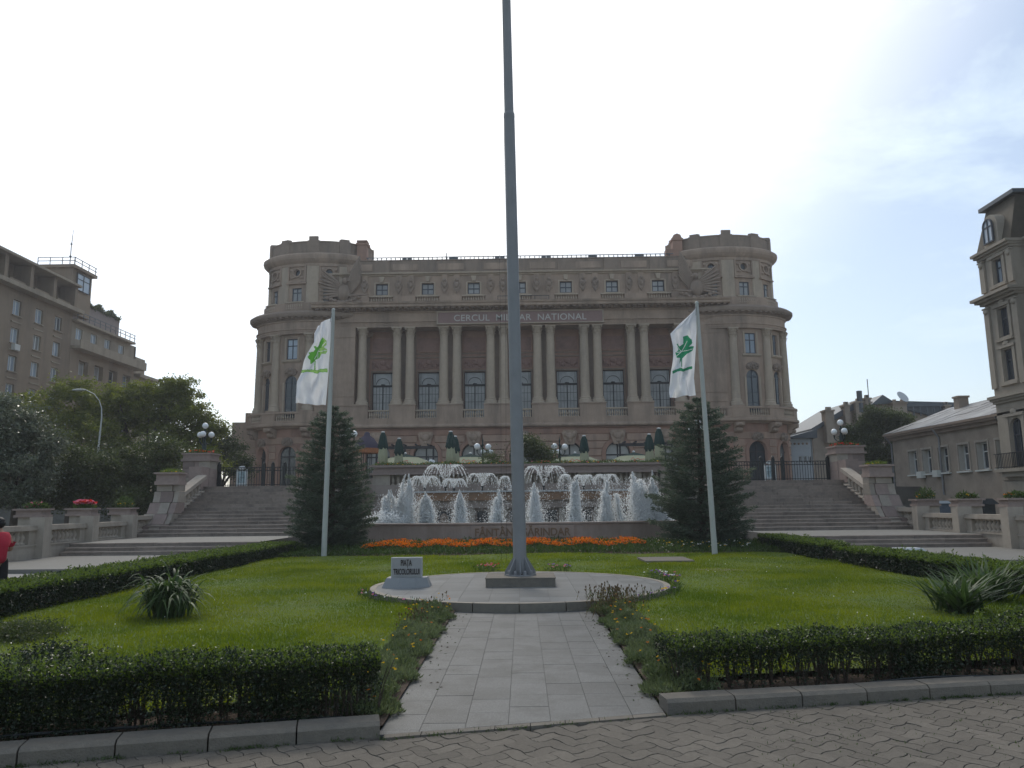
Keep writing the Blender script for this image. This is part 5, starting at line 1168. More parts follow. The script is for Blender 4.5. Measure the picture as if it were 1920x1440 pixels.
m = MB(); wcs = [onz(x, 850, 80)[0] for x in (1500, 1509, 1518)]; zw0, zw1 = onz(1509, 868, 80)[1], onz(1509, 855, 80)[1]
wall2d(m, fw_, xa, xb, GP, ztop, [dict(c=c, w=.38, zb=zw0, zt=zw1) for c in wcs], .2); m.box(xb-.05, xb, 80, 92, GP, ztop); obj('wall', m, mat('pale render', (.38,.40,.41), .9, .06, 1), wb)
for c in wcs: window(wb, fw_, c, .36, zw0, zw1, .15, 'two', False, WOODW, GLASS, name='window', fr=.04)
m = MB(); m.prismy([(xa, ztop), (xb+.4, ztop), (xb+.4, ztop+.9), (xa, ztop-.1+.2)], 79.5, 92); obj('roof', m, METALD, wb)
m = MB(); 
for i in range(5): q_ = xa+(xb-xa)*(i+.7)/6; m.ball((q_, 79.95, ztop-.55), (.13, .06, .13), 8, 5)
obj('vents', m, DARKST, wb)

# ------------------------------------------------------------------ trees
def tree(name, x, y, z0, blobs, n, leafm, size, lab, trunk_h, tr=.22, cat='tree', group=None, clump=.55):
    root = thing(name, (x, y, z0), lab, cat, group)
    b = MB(); top = Vector((x, y, z0+trunk_h)); b.path([(x, y, z0-.3), (x+.05, y, z0+trunk_h*.5), top], [tr*1.25, tr, tr*.75], 9)
    cl = []
    for cx, cy, cz, rx, ry, rz_, wgt in blobs:
        k = max(6, int(wgt)); 
        for i in range(k):
            d = rng.normal(size=3); d /= np.linalg.norm(d); r_ = rng.uniform(.45, 1.08)
            cl.append((cx+d[0]*rx*r_, cy+d[1]*ry*r_, max(cz+d[2]*rz_*r_, z0+.4), rng.uniform(.6, 1.25)))
        e = Vector((cx, cy, cz)); mid = (top+e)/2+Vector((0, 0, -.2)); b.path([top-Vector((0, 0, .3)), mid, e], [tr*.55, tr*.35, tr*.15], 6)
        for i in range(4):
            c_ = cl[-1-i*max(1, k//5)]; b.path([mid, (mid+Vector(c_[:3]))/2+Vector((0, 0, .15)), Vector(c_[:3])], [tr*.22, tr*.14, .02], 5)
    obj('trunk', b, BARK, root)
    cl = np.array(cl); per = n//len(cl); C_ = np.repeat(cl, per, 0); P = C_[:, :3]+rng.normal(0, 1, (len(C_), 3))*np.array([1, 1, .62])*clump*.55*C_[:, 3:4]
    D = rng.normal(size=(len(P), 3)); D[:, 2] = D[:, 2]*.6-.25
    me = leafmesh('crown', P, size, size*.5, leafm, D, jitter=.5); obj('crown', me, None, root); return root
def px(a, py, Y): x, z = onz(a, py, Y); return x, z
def blob(px_, py_, Y, rpx, rpy, wgt, ry=None):
    x, z = onz(px_, py_, Y); s = Y/F*1.02; return (x, Y, z, rpx*s, ry or rpx*s*.8, rpy*s, wgt)
tree('silver_tree', onz(30, 940, 36)[0], 36, 0, [blob(10, 800, 36, 70, 60, 70), blob(60, 850, 36, 50, 60, 60), blob(30, 900, 35, 60, 50, 50), blob(-40, 840, 36, 60, 80, 40)], 30000, L_SILV, .15, 'greyish silver leaved tree at the far left behind the balustrade', 2.6)
tree('broadleaf_tree', onz(130, 940, 52)[0], 52, 0, [blob(60, 790, 52, 60, 50, 50), blob(140, 760, 52, 50, 50, 60), blob(150, 830, 51, 60, 60, 60)], 22000, L_TREE, .2, 'yellowish green tree in front of the brown apartment block', 4)
tree('broadleaf_tree', onz(270, 940, 54)[0], 54, 0, [blob(215, 770, 54, 60, 55, 80), blob(280, 760, 54, 55, 50, 80), blob(330, 760, 54, 45, 50, 70), blob(350, 800, 54, 55, 50, 70), blob(310, 735, 54, 22, 22, 16), blob(335, 726, 54, 16, 20, 12), blob(390, 800, 54, 28, 26, 30), blob(270, 850, 53, 90, 60, 90), blob(360, 866, 53, 60, 40, 50)], 52000, L_TREE, .2, 'largest leafy tree with ragged top between the apartment blocks and the palace', 4.5, .3)
tree('broadleaf_tree', onz(415, 930, 60)[0], 60, 0, [blob(405, 828, 60, 34, 26, 40), blob(430, 850, 60, 28, 22, 40), blob(445, 870, 58, 22, 22, 30)], 12000, L_TREED, .18, 'small dark tree just left of the palace behind the tall pedestal', 3.5)
tree('dark_shrub', onz(150, 930, 38)[0], 38, 0, [blob(110, 900, 38, 50, 50, 50), blob(170, 890, 38, 50, 55, 60)], 20000, L_TREED, .14, 'dark shrub behind the balustrade left of the street lamp', .9, .1, 'shrub')
tree('dark_shrub', onz(250, 930, 40)[0], 40, 0, [blob(225, 890, 40, 50, 60, 70), blob(290, 880, 40, 50, 60, 70), blob(250, 940, 38.5, 60, 25, 40), blob(320, 930, 39.5, 30, 40, 30)], 30000, L_TREED, .14, 'broad dark shrub mass beside the left stairs', .9, .1, 'shrub')
tree('dark_tree', onz(1650, 930, 68)[0], 68, 0, [blob(1640, 790, 68, 34, 30, 60), blob(1676, 800, 68, 34, 30, 50), blob(1620, 830, 68, 32, 36, 50), blob(1655, 860, 67, 36, 45, 60), blob(1660, 910, 66.5, 30, 40, 40), blob(1600, 818, 68, 20, 16, 20)], 42000, L_TREED, .2, 'dark broad tree behind the right pedestals and beside the low house', 3.5, .3)
tree('terrace_shrub', onz(1000, 865, 45)[0], 45, GP, [blob(996, 842, 45, 22, 14, 30), blob(1018, 858, 45, 20, 12, 30), blob(985, 830, 45, 12, 10, 14)], 9000, L_TREED, .12, 'dark bushy shrub on the terrace just right of the tall pole', .5, .07, 'shrub')
tree('terrace_sapling', onz(921, 866, 41)[0], 41, 3.3, [blob(921, 858, 41, 9, 8, 12)], 700, L_TREED, .1, 'little sapling in the terrace trough left of the pole', .5, .03, 'plant')

def spruce(x, y, H, Rb, lab, n):
    root = thing('spruce_tree', (x, y, 0), lab, 'spruce tree', 'two spruces flanking the fountain')
    b = MB(); b.path([(x, y, -.2), (x, y, H*.5), (x, y, H*.97)], [.16, .10, .015], 8); P = []; D = []
    lv = 24
    for i in range(lv):
        t = i/(lv-1); z = .22+t*(H-.45); r0 = Rb*min(1.0, 1.33*(1-t)**.5)*(1.0 if t > .08 else .88)*rng.uniform(.9, 1.06); nb = int(17-9*t)
        for k in range(nb):
            a = 2*PI*(k+rng.uniform(-.25, .25))/nb+i*.7; rr = r0*rng.uniform(.68, 1.12)
            if rr < .08: rr = .1
            m_ = int(n/(lv*13)*(.2+rr/Rb)); s = rng.uniform(.18, 1, m_)**.75; up_ = -.10*s+.22*s**2 - .05*(1-t)
            w_ = .30*rr*(1-s*.75)+.04; off = rng.normal(0, .45, m_)*w_
            pz = z+up_*rr+rng.normal(0, .035, m_)-np.abs(off)*.25
            P.append(np.stack([x+np.cos(a)*s*rr-np.sin(a)*off, y+np.sin(a)*s*rr+np.cos(a)*off, np.maximum(pz, .05)], 1))
            dd = np.stack([np.cos(a)*np.ones(m_)-np.sin(a)*np.sign(off)*.7, np.sin(a)*np.ones(m_)+np.cos(a)*np.sign(off)*.7, .15+.0*s], 1); D.append(dd)
            if k % 2 == 0: b.path([(x, y, z), (x+math.cos(a)*rr*.5, y+math.sin(a)*rr*.5, z-.02*rr), (x+math.cos(a)*rr*.92, y+math.sin(a)*rr*.92, z+.08*rr)], [.022, .014, .004], 4)
    P = np.concatenate(P); D = np.concatenate(D)
    obj('trunk', b, BARK, root); me = leafmesh('crown', P, .12, .03, L_SPR, D, jitter=1.3, curl=.05); obj('crown', me, None, root)
spruce(-7.0, 28.2, 5.5, 1.55, 'dense blue-green spruce at the left end of the fountain', 66000)
spruce(6.55, 28.2, 5.65, 1.78, 'slightly broader dense spruce at the right end of the fountain', 72000)

# ------------------------------------------------------------------ hedges
def hedge(path_, width, hf, n, size, lab, stems=0, sparse=0., shoots=0, z0=.04, group='clipped hedges round the lawns', gaps=(), fuzz=.02):
    P = [Vector((a, b, 0)) for a, b in path_]; Ls = [(q-p).length for p, q in zip(P, P[1:])]; tot = sum(Ls)
    root = thing('hedge', (P[0].x, P[0].y, 0), lab, 'hedge', group)
    S = rng.uniform(0, tot, n); seg = np.searchsorted(np.cumsum(Ls), S); seg = np.minimum(seg, len(Ls)-1); st = np.concatenate([[0], np.cumsum(Ls)])[seg]
    A = np.array([[p.x, p.y] for p in P[:-1]])[seg]; Dv = np.array([[(q-p).x, (q-p).y] for p, q in zip(P, P[1:])])[seg]; Dv /= np.linalg.norm(Dv, axis=1, keepdims=True); Nv = np.stack([-Dv[:, 1], Dv[:, 0]], 1)
    h = np.array([hf(s/tot) for s in S]); face = rng.uniform(0, 1, n)
    bump_ = .035*np.sin(S*5.1)+.03*np.sin(S*11.7+1)+.02*np.sin(S*23)
    t = rng.uniform(-1, 1, n); zz = rng.uniform(.0, 1, n)**.8
    top = face < .34; side = (face >= .34) & (face < .8)
    lat = np.where(side, np.sign(t)*(1-np.abs(rng.normal(0, .16, n))), t)*(1+bump_*1.2); zz = np.where(top, 1-np.abs(rng.normal(0, .06, n)), zz)+bump_*.8
    lat = lat*(1-.12*np.clip(zz-.85, 0, 1)*6*0)
    pos = A+Dv*(S-st)[:, None]+Nv*(lat*width/2)[:, None]
    z = z0+zz*h+rng.normal(0, fuzz, n)
    keep = np.ones(n, bool)
    if sparse:
        hole = np.clip((np.sin(S*2.9+.6)*np.sin(S*1.23+2)+.35*np.sin(S*7.3)-(.75-sparse*1.2))*3.5, 0, 1); low = np.clip((.70-zz)/.22, 0, 1)
        keep &= rng.uniform(0, 1, n) > low*(.04+.8*hole)
    for a, b in gaps: keep &= ~((S > a*tot) & (S < b*tot) & (rng.uniform(0, 1, n) < .93) & (zz < .98))
    pos, z, zz2, lat2 = pos[keep], z[keep], zz[keep], lat[keep]; Nk = Nv[keep]
    Pt = np.stack([pos[:, 0], pos[:, 1], np.maximum(z, .03)], 1)
    D = rng.normal(size=(len(Pt), 3))*.9; D[:, 2] += .35+.5*(zz2 > .8); D[:, :2] += Nk*np.sign(lat2)[:, None]*.5
    mi = ((zz2 > .88) & (rng.uniform(0, 1, len(zz2)) < (.85 if size > .04 else .4))).astype(int)  # top leaves take the brighter green: sunlight put into the leaf colour
    me = leafmesh('foliage', Pt, size, size*.56, [L_PRIVET, L_PRIVT], D, mi, jitter=1.); obj('foliage', me, None, root)
    def at(s, l):
        k = 0
        while k < len(Ls)-1 and s > Ls[k]: s -= Ls[k]; k += 1
        d = (P[k+1]-P[k]).normalized(); return P[k]+d*s+Vector((-d.y, d.x, 0))*l
    if stems:
        b = MB()
        for i in range(stems):
            s = random.uniform(0, tot); l = random.uniform(-.32, .32)*width; p = at(s, l); H = hf(s/tot)
            for k in range(random.choice((2, 3, 4))):
                a = random.uniform(0, 2*PI); r_ = random.uniform(.02, .14); q = Vector((p.x+math.cos(a)*r_*.5, p.y+math.sin(a)*r_*.5, z0+H*.5)); e = Vector((p.x+math.cos(a)*r_*1.2, p.y+math.sin(a)*r_, z0+H*random.uniform(.75, .98)))
                b.path([(p.x, p.y, .0), q, e], [.0075, .0055, .003], 4)
        obj('stems', b, BARK, root, kind='stuff')
    if shoots:
        Q = []; Dq = []
        for i in range(shoots):
            s = random.uniform(0, tot); p = at(s, random.uniform(-.45, .45)*width); H = hf(s/tot); hh_ = random.uniform(.05, .17); k = int(hh_*140)
            tt = np.linspace(0, 1, k); lx, ly = random.uniform(-.03, .03), random.uniform(-.03, .03)
            Q.append(np.stack([p.x+lx*tt, p.y+ly*tt, z0+H-.01+hh_*tt], 1)); Dq.append(np.stack([rng.normal(0, 1, k), rng.normal(0, 1, k), np.full(k, .6)], 1))
        obj('new_shoots', leafmesh('new_shoots', np.concatenate(Q), size*.9, size*.5, L_PRIVT, np.concatenate(Dq), jitter=.3), None, root, kind='stuff')
    return root
xs_ = np.linspace(-1.2, -9.2, 9); hedge([(x, kerb_y(x)+.62) for x in xs_], .62, lambda t: .44+.03*math.sin(t*9), 200000, .026, 'nearest hedge left of the granite path with leggy stems and holes at its foot', 190, .42, 300)
xs_ = np.linspace(1.28, 13.0, 10); hedge([(x, kerb_y(x)+.68) for x in xs_], .58, lambda t: .40 if t < .27 else min(.62, .40+(t-.27)*1.8), 200000, .026, 'nearest hedge right of the granite path, thin at first and taller to the right', 320, .97, 360)
hedge([(-8.38, 5.3), (-8.38, 27.0)], 1.1, lambda t: .47-.07*t, 130000, .050, 'long straight clipped hedge between the left lawn and the plaza', 0, 0, 60)
hedge([(8.75, 27.6), (8.6, 21.6)], .85, lambda t: .46, 40000, .055, 'short hedge section from the right spruce to the gap', 30, .3, 10)
hedge([(8.75, 20.9), (8.75, 8.5)], .95, lambda t: .40+.1*t, 100000, .048, 'long clipped hedge between the right lawn and the plaza', 90, .45, 60)
m = MB(); pts = [(x, kerb_y(x)+.27+.03*math.sin(x*2.1), .075+.03*math.sin(x*1.3)**2) for x in np.linspace(1.5, 12, 40)]; m.path(pts, .011, 6); tag(obj('irrigation_pipe', m, IRON, None), 'thin black irrigation pipe lying along the kerb under the right hedge', 'pipe')
m = MB(); pts = [(x, kerb_y(x)+.34+.03*math.sin(x*2.1), .10+.02*math.sin(x*1.3)) for x in np.linspace(-9, -1.4, 30)]; m.path(pts, .011, 6); tag(obj('irrigation_pipe', m, IRON, None), 'thin black irrigation pipe lying under the left front hedge', 'pipe')
m = MB(); m.box(-1.31, -1.25, 6.93, 6.935, .03, .14); m.box(-1.285, -1.275, 6.936, 6.942, -.02, .1); tag(obj('plant_marker', m, flat('pale teal card', (.30,.42,.38)), None), 'small pale teal card standing in the soil beside the path', 'marker')

# flower borders beside the path
def border(x0, x1, y0, y1, n, lab, dry_far):
    q = rng.uniform(0, 1, (n, 3)); y = y0+(y1-y0)*q[:, 1]; edge = .06*np.sin(y*5)+.05*np.sin(y*11+x0)
    x = x0+(x1-x0)*q[:, 0]+edge; hh = .06+.24*(.5+.5*np.sin(y*3.1+x*7))*(.6+.4*np.sin(x*23))*(.5+.5*np.sin(y*9.3)); cx = (x0+x1)/2; hh *= 1-.6*(np.abs(x-cx)/abs(x1-x0)*2)**2
    L1 = np.stack([x, y, .03+hh*q[:, 2]**.7], 1)
    m_ = n//450; q = rng.uniform(0, 1, (m_, 3)); F1 = np.stack([x0+(x1-x0)*q[:, 0], y0+(y1-y0)*q[:, 1], .14+.18*q[:, 2]], 1)
    plantbed('border_plants', L1, F1, L_WEED, [P_YE, P_YE, P_OR], lab, 'plants', .06, .012, .018, kind='stuff')
border(-1.64, -1.12, 6.35, 12.9, 24000, 'ragged strip of low weeds and flowers along the left side of the path', False)
border(1.14, 1.68, 6.9, 12.9, 25000, 'ragged strip of low weeds and flowers along the right side of the path', True)
def drystems(cx, cy, rx, ry, h, n, lab):
    m = MB(); Q = []
    for i in range(n):
        x = cx+random.gauss(0, rx*.5); y = cy+random.gauss(0, ry*.5); hh = h*random.uniform(.6, 1.1); dx, dy = random.gauss(0, .04), random.gauss(0, .04)
        m.path([(x, y, .02), (x+dx, y+dy, hh*.6+.02), (x+dx*1.6, y+dy*1.6, hh+.02)], [.003, .0025, .002], 3)
        for k in range(5): Q.append((x+dx*(.5+.2*k), y+dy*(.5+.2*k), .03+hh*(.15+.17*k)))
        m.ball((x+dx*1.6, y+dy*1.6, hh+.03), (.011, .011, .02), 5, 4)
    r = obj('dry_flower_stems', m, mat('seed heads', (.12,.08,.04), .9, .3, 30) if 'seed heads' not in bpy.data.materials else bpy.data.materials['seed heads'], None); tag(r, lab, 'plants', kind='stuff')
    obj('leaves', leafmesh('leaves', Q, .07, .012, [L_DRY, L_BED], np.tile([0, 0, .6], (len(Q), 1)), rng.integers(0, 2, len(Q)), jitter=1.5), None, r)
drystems(1.42, 12.3, .42, .9, .34, 170, 'clump of upright dry seed heads beside the round platform on the right of the path')
drystems(-1.45, 11.6, .3, 1.3, .2, 60, 'few short dry stems beside the round platform on the left of the path')
def disc_fl(a0, a1, r0, r1, n, nf, h, pet, lab):
    q = rng.uniform(0, 1, (n, 3)); a = R(a0)+R(a1-a0)*q[:, 0]; r = r0+(r1-r0)*q[:, 1]; L1 = np.stack([DC[0]+r*np.sin(a), DC[1]-r*np.cos(a), .04+h*q[:, 2]*.8], 1)
    q = rng.uniform(0, 1, (nf, 3)); a = R(a0)+R(a1-a0)*q[:, 0]; r = r0+(r1-r0)*q[:, 1]; F1 = np.stack([DC[0]+r*np.sin(a), DC[1]-r*np.cos(a), .05+h*(.75+.35*q[:, 2])], 1)
    plantbed('platform_flowers', L1, F1, L_BED, pet, lab, 'flowers', .09, .014, .03, kind='stuff')
disc_fl(97, 118, 2.95, 3.25, 450, 30, .22, [P_PK, P_VI, P_WH], 'pink and violet flowers at the right edge of the round platform')
disc_fl(30, 85, 2.92, 3.05, 450, 10, .18, [P_VI, P_WH, P_YE], 'sparse small flowers in front of the right rim of the round platform')
disc_fl(-80, -25, 2.92, 3.08, 450, 10, .13, [P_PK, P_WH, P_VI], 'sparse small flowers in front of the left rim of the round platform')
disc_fl(188, 197, 3.3, 3.9, 300, 22, .22, [P_PK, P_RD], 'pink flowers behind the round platform left of the tall pole')
disc_fl(160, 170, 3.2, 3.6, 300, 16, .2, [P_VI, P_PK], 'violet and pink flowers behind the round platform right of the tall pole')
# orange bed in front of the fountain
n = 26000; q = rng.uniform(0, 1, (n, 3)); x = -9+18*q[:, 0]; yb_ = 25.4-.012*x*x; y = yb_+4.4*q[:, 1]
hh = np.where(y < yb_+1.3, .17, .30)*(1+.25*np.sin(x*3.7)*np.sin(y*2.9))*np.where(np.abs(x) > 5.8, .8, 1); L1 = np.stack([x, y, .04+hh*q[:, 2]], 1)
plantbed('bed_leaves', L1, None, L_BED, [P_YE], 'green foliage of the bed in front of the fountain', 'plants', .12, .035, kind='stuff')
n = 4200; q = rng.uniform(0, 1, (n, 3)); x = -5.5+9.7*q[:, 0]; yb_ = 25.4-.012*x*x; y = yb_+1.35+2.9*q[:, 1]**1.2; k = rng.uniform(0, 1, n) < .75+.25*np.sin(x*2.2+1)*np.sin(x*5.1); x, y = x[k], y[k]
F1 = np.stack([x, y, .27+.12*rng.uniform(0, 1, len(x))+.04*np.sin(x*3.7)], 1); plantbed('orange_flowers', F1[:400]-[0, 0, .1], F1, L_BED, [P_OR, P_OR, petal('deep orange petal', (.50,.11,.015))], 'mass of orange flowers in front of the fountain wall', 'flowers', .1, .03, .055, kind='stuff')
q = rng.uniform(0, 1, (260, 3)); F1 = np.stack([4.6+3.2*q[:, 0], 25.6+3*q[:, 1], .2+.18*q[:, 2]], 1); plantbed('yellow_flowers', F1, F1[:150], L_BED, [P_YE, P_WH], 'sparse yellow and white flowers at the right end of the flower bed', 'flowers', .1, .03, .04, kind='stuff')

# strap-leaved clumps and shrubs on the lawns
def strap(x, y, r, h, n, lab, wd=.035, arch=1.0, name='strap_leaf_plant', cat='plant'):
    V = []; Fc = []
    for i in range(n):
        a = random.uniform(0, 2*PI); rr = r*random.uniform(.35, 1.1); H = h*random.uniform(.55, 1.05); K = 7; x0, y0 = x+random.gauss(0, r*.16), y+random.gauss(0, r*.16); tw_ = random.uniform(-.4, .4)
        base = len(V); f_ = random.random()**.5
        for k in range(K+1):
            t = k/K; d = rr*t*(.55+.45*t); z = .05+(H*(2.5*t-2.35*(.55+.5*f_)*t*t) if arch > .8 else H*(1.45*t-.55*f_*t*t)); w_ = wd*(1-t**3)*(.55+.45*min(1, t*4))/2+.001
            sx, sy = -math.sin(a+tw_*t)*w_, math.cos(a+tw_*t)*w_; cx, cy = x0+math.cos(a)*d, y0+math.sin(a)*d
            V += [(cx-sx, cy-sy, max(z, .05)+w_*.35), (cx+sx, cy+sy, max(z, .05)+w_*.35)]
            if k: b = base+2*k; Fc.append((b-2, b-1, b+1, b))
    return tag(obj(name, npmesh(name, V, Fc, L_YUC, smooth=True), None), lab, cat)
strap(-5.3, 11.7, .66, .74, 300, 'arching clump of long green strap leaves on the left lawn', .042, 1.1)
strap(6.35, 11.6, .80, .50, 190, 'spiky fan of sword leaves on the right lawn, nearer and left of its twin', .04, .5)
strap(7.45, 12.8, .85, .55, 230, 'spiky fan of sword leaves farther right against the right hedge', .04, .5)
def lowshrub(x, y, rx, ry, h, n, lab, lm):
    P = []; 
    for i in range(40):
        a = random.uniform(0, 2*PI); r_ = math.sqrt(random.random()); cx, cy, cz = x+rx*r_*math.cos(a), y+ry*r_*math.sin(a), h*(1-.6*r_)*random.uniform(.5, 1)
        P.append(np.array([cx, cy, cz])+rng.normal(0, 1, (n//40, 3))*[.09, .09, .05])
    P = np.concatenate(P); P[:, 2] = np.maximum(P[:, 2], .05); return tag(obj('low_shrub', leafmesh('low_shrub', P, .045, .014, lm, None), None), lab, 'shrub')
lowshrub(-6.5, 10.2, .45, .5, .26, 4500, 'low spreading dark conifer at the left end of the left lawn', L_TREED)
lowshrub(-5.0, 8.4, .5, .35, .3, 3000, 'small leafy weedy shrub behind the left front hedge', L_PRIVET)

# ------------------------------------------------------------------ poles, flags, sign, covers
tp = thing('tall_flagpole', (DC[0]+.01, 15.25, .15), 'tall bare grey steel flagpole on a gusseted base in the middle of the platform', 'flagpole')
def lean(z): return DC[0]+.01-.0125*(z-.3)
m = MB(); m.path([(lean(z), 15.25, z) for z in (.34, 3, 6, 9.86)], [.131, .127, .122, .116], 24); obj('lower_shaft', m, STEEL, tp, True)
m = MB(); m.path([(lean(z), 15.25, z) for z in (9.85, 9.88, 9.95, 9.97)], [.117, .119, .117, .100], 24); obj('collar', m, STEEL, tp, True)
m = MB(); m.path([(lean(z), 15.25, z) for z in (9.9, 14, 20)], [.099, .092, .08], 24); obj('upper_shaft', m, STEEL, tp, True)
m = MB(); m.box(-.71, .60, 14.72, 15.80, .14, .30); m.box(-.72, .61, 14.71, 15.81, .30, .318); obj('plinth', m, CONC, tp)
m = MB(); m.lathe([(.31, .318), (.31, .345), (.0, .345)], 8, (DC[0]+.01, 15.25, 0)); obj('base_plate', m, STEEL, tp)
for i in range(8):
    a = PI/4*i; m = MB(); m.prismy([(.10, .346), (.30, .346), (.30, .40), (.125, .68), (.10, .68)], -.009, .009); o = obj('gusset_plate', m, STEEL, tp, mat4=Matrix.Translation((DC[0]+.01, 15.25, 0)) @ Matrix.Rotation(a, 4, 'Z'))
for i in range(8):
    a = PI/4*(i+.5); m = MB(); m.lathe([(.035, .345), (.035, .40), (.02, .42), (0, .42)], 8, (DC[0]+.01+.23*math.cos(a), 15.25+.23*math.sin(a), 0)); obj('bolt', m, STEEL, tp)
m = MB(); m.path([(-.42, 15.1, .6), (-.40, 15.15, 5), (-.44, 15.2, 14)], .0022, 4); m.path([(-.32, 15.1, .6), (-.30, 15.15, 5), (-.28, 15.2, 14)], .0022, 4); obj('halyard', m, IRON, tp)

def inpoly(x, y, poly):
    c = False; n = len(poly)
    for i in range(n):
        (x0, y0), (x1, y1) = poly[i], poly[i-1]
        if (y0 > y) != (y1 > y) and x < (x1-x0)*(y-y0)/(y1-y0)+x0: c = not c
    return c
def seg_d(x, y, a, b):
    dx, dy = b[0]-a[0], b[1]-a[1]; t = max(0, min(1, ((x-a[0])*dx+(y-a[1])*dy)/(dx*dx+dy*dy))); return math.hypot(x-a[0]-dx*t, y-a[1]-dy*t)
CLOTH = bpy.data.materials.new('white flag cloth'); CLOTH.use_nodes = True
def cloth(mt, c):
    mt.use_nodes = True; t = mt.node_tree; b_ = t.nodes['Principled BSDF']; b_.inputs['Base Color'].default_value = (*c, 1); b_.inputs['Roughness'].default_value = .8
    tr = t.nodes.new('ShaderNodeBsdfTranslucent'); tr.inputs[0].default_value = (*c, 1); ms = t.nodes.new('ShaderNodeMixShader'); ms.inputs[0].default_value = .42
    t.links.new(b_.outputs[0], ms.inputs[1]); t.links.new(tr.outputs[0], ms.inputs[2]); t.links.new(ms.outputs[0], t.nodes['Material Output'].inputs[0]); return mt
cloth(CLOTH, (.78, .78, .80)); FG1 = cloth(bpy.data.materials.new('leaf green print'), (.12, .38, .06)); FG2 = cloth(bpy.data.materials.new('light green print'), (.32, .55, .16)); FG3 = cloth(bpy.data.materials.new('sea green print'), (.03, .26, .13))
def spline(pts, t):
    for (a, x0, y0), (b, x1, y1) in zip(pts, pts[1:]):
        if t <= b: u = (t-a)/(b-a); return x0+(x1-x0)*u, y0+(y1-y0)*u
    return pts[-1][1:]
def flag(Y, hoist, free, mats_fn, mats_, lab, parent_pole, ph):
    NU, NV = 90, 200; V = []; Fc = []; mi = []; G = {}
    for j in range(NV+1):
        v = j/NV; hx, hy = spline(hoist, v); fx, fy = spline(free, v)
        for i in range(NU+1):
            u = i/NU; x = hx+(fx-hx)*u; y = hy+(fy-hy)*u; G[i, j] = (x, y)
            X_, Z_ = onz(x, y, Y); X_ *= 1
            d = (.15*math.sin(7.5*u+4.2*v*ph+1)+.075*math.sin(14*u-10*v+ph)+.03*math.sin(24*u+16*v)+.03*math.sin(9*u-23*v))*min(1, u*3)*(.5+.6*v)+.22*u*(1-v)
            V.append((X_, Y-.08+d, Z_))
    for j in range(NV):
        for i in range(NU):
            a = j*(NU+1)+i; Fc.append((a, a+1, a+NU+2, a+NU+1)); x = (G[i, j][0]+G[i+1, j+1][0])/2; y = (G[i, j][1]+G[i+1, j+1][1])/2; mi.append(mats_fn(x, y))
    o = obj('flag', npmesh('flag', V, Fc, mats_, mi, True), None); tag(o, lab, 'flag', 'white flags with a green tree emblem'); return o
c2 = lambda L_, ox, oy, s: [(ox+a/s, oy+b/s) for a, b in L_]
crownL = c2([(440,485),(478,520),(480,575),(445,600),(490,630),(490,660),(470,690),(420,680),(385,738),(335,740),(320,765),(260,795),(262,750),(245,720),(262,680),(250,660),(300,640),(320,610),(305,580),(325,570),(340,585)], 540, 560, 6.545)
leafL = c2([(440,485),(450,530),(420,600),(380,640),(340,650),(300,690),(258,716),(262,690),(330,620)], 540, 560, 6.545)
bandL = c2([(180,878),(250,866),(400,874),(494,864),(494,908),(400,914),(250,900),(165,912)], 540, 560, 6.545)
def mL(x, y):
    if inpoly(x, y, bandL): return 1 if (inpoly(x, y, [(bx, by+(.9 if by < 696 else -.9)) for bx, by in bandL]) is False) else 2
    if seg_d(x, y, (590, 677), (589.5, 695)) < .9: return 1
    if inpoly(x, y, leafL): return 1
    if inpoly(x, y, crownL):
        for e in ((612, 642), (614, 658), (596, 672), (588, 672)):
            if seg_d(x, y, (596, 660), e) < .55: return 0
        return 2 if x > 601 else 1
    return 0
crownR = c2([(295,510),(345,505),(400,560),(408,610),(370,650),(430,655),(405,720),(350,740),(290,800),(278,830),(272,930),(255,930),(262,835),(235,885),(255,800),(205,790),(180,740),(225,700),(237,680),(208,610),(225,600),(255,630),(300,610)], 1240, 560, 7.2)
bandR = c2([(150,975),(250,945),(410,915),(412,950),(260,985),(155,1012)], 1240, 560, 7.2)
def mR(x, y):
    if inpoly(x, y, bandR): return 1
    if inpoly(x, y, crownR):
        for e in ((1288, 640), (1268, 645), (1266, 661), (1268, 668), (1296, 656)):
            if seg_d(x, y, (1279.5, 658), e) < .5: return 0
        return 1
    return 0
YL, YR = 24.8, 24.1
for Y, bx, by, tx_, ty_, lab in ((YL, 607, 1049, 625, 583, 'pale flagpole in front of the left spruce'), (YR, 1341, 1046, 1306.5, 570, 'pale flagpole in front of the right spruce')):
    xb_, _ = onz(bx, by, Y); xt, zt = onz(tx_, ty_, Y); r_ = thing('flagpole', (xb_, Y, 0), lab, 'flagpole', 'pair of pale flagpoles')
    m = MB(); m.path([(xb_, Y, -.05), ((xb_+xt)/2, Y, zt/2), (xt, Y, zt)], [.088, .078, .055], 18); obj('shaft', m, POLEW, r_, True)
    m = MB(); m.lathe([(.062, 0), (.062, .05), (.03, .09), (0, .1)], 12, (xt, Y, zt)); obj('finial', m, POLEW, r_)
    m = MB(); m.path([(xt-.04, Y-.07, zt-.1), (xt-.07, Y-.09, zt-.4)], .006, 4); obj('halyard', m, IRON, r_)
flag(YL, [(0, 623, 596), (.3, 621, 640), (.6, 617, 700), (1, 612, 760)], [(0, 593, 608), (.08, 586, 622), (.2, 587, 640), (.34, 577, 662), (.6, 566, 698), (.72, 559, 716), (.9, 556, 745), (1, 557, 757)], mL, [CLOTH, FG1, FG2], 'white flag with light green tree and band hanging from the left pole', None, 1.0)
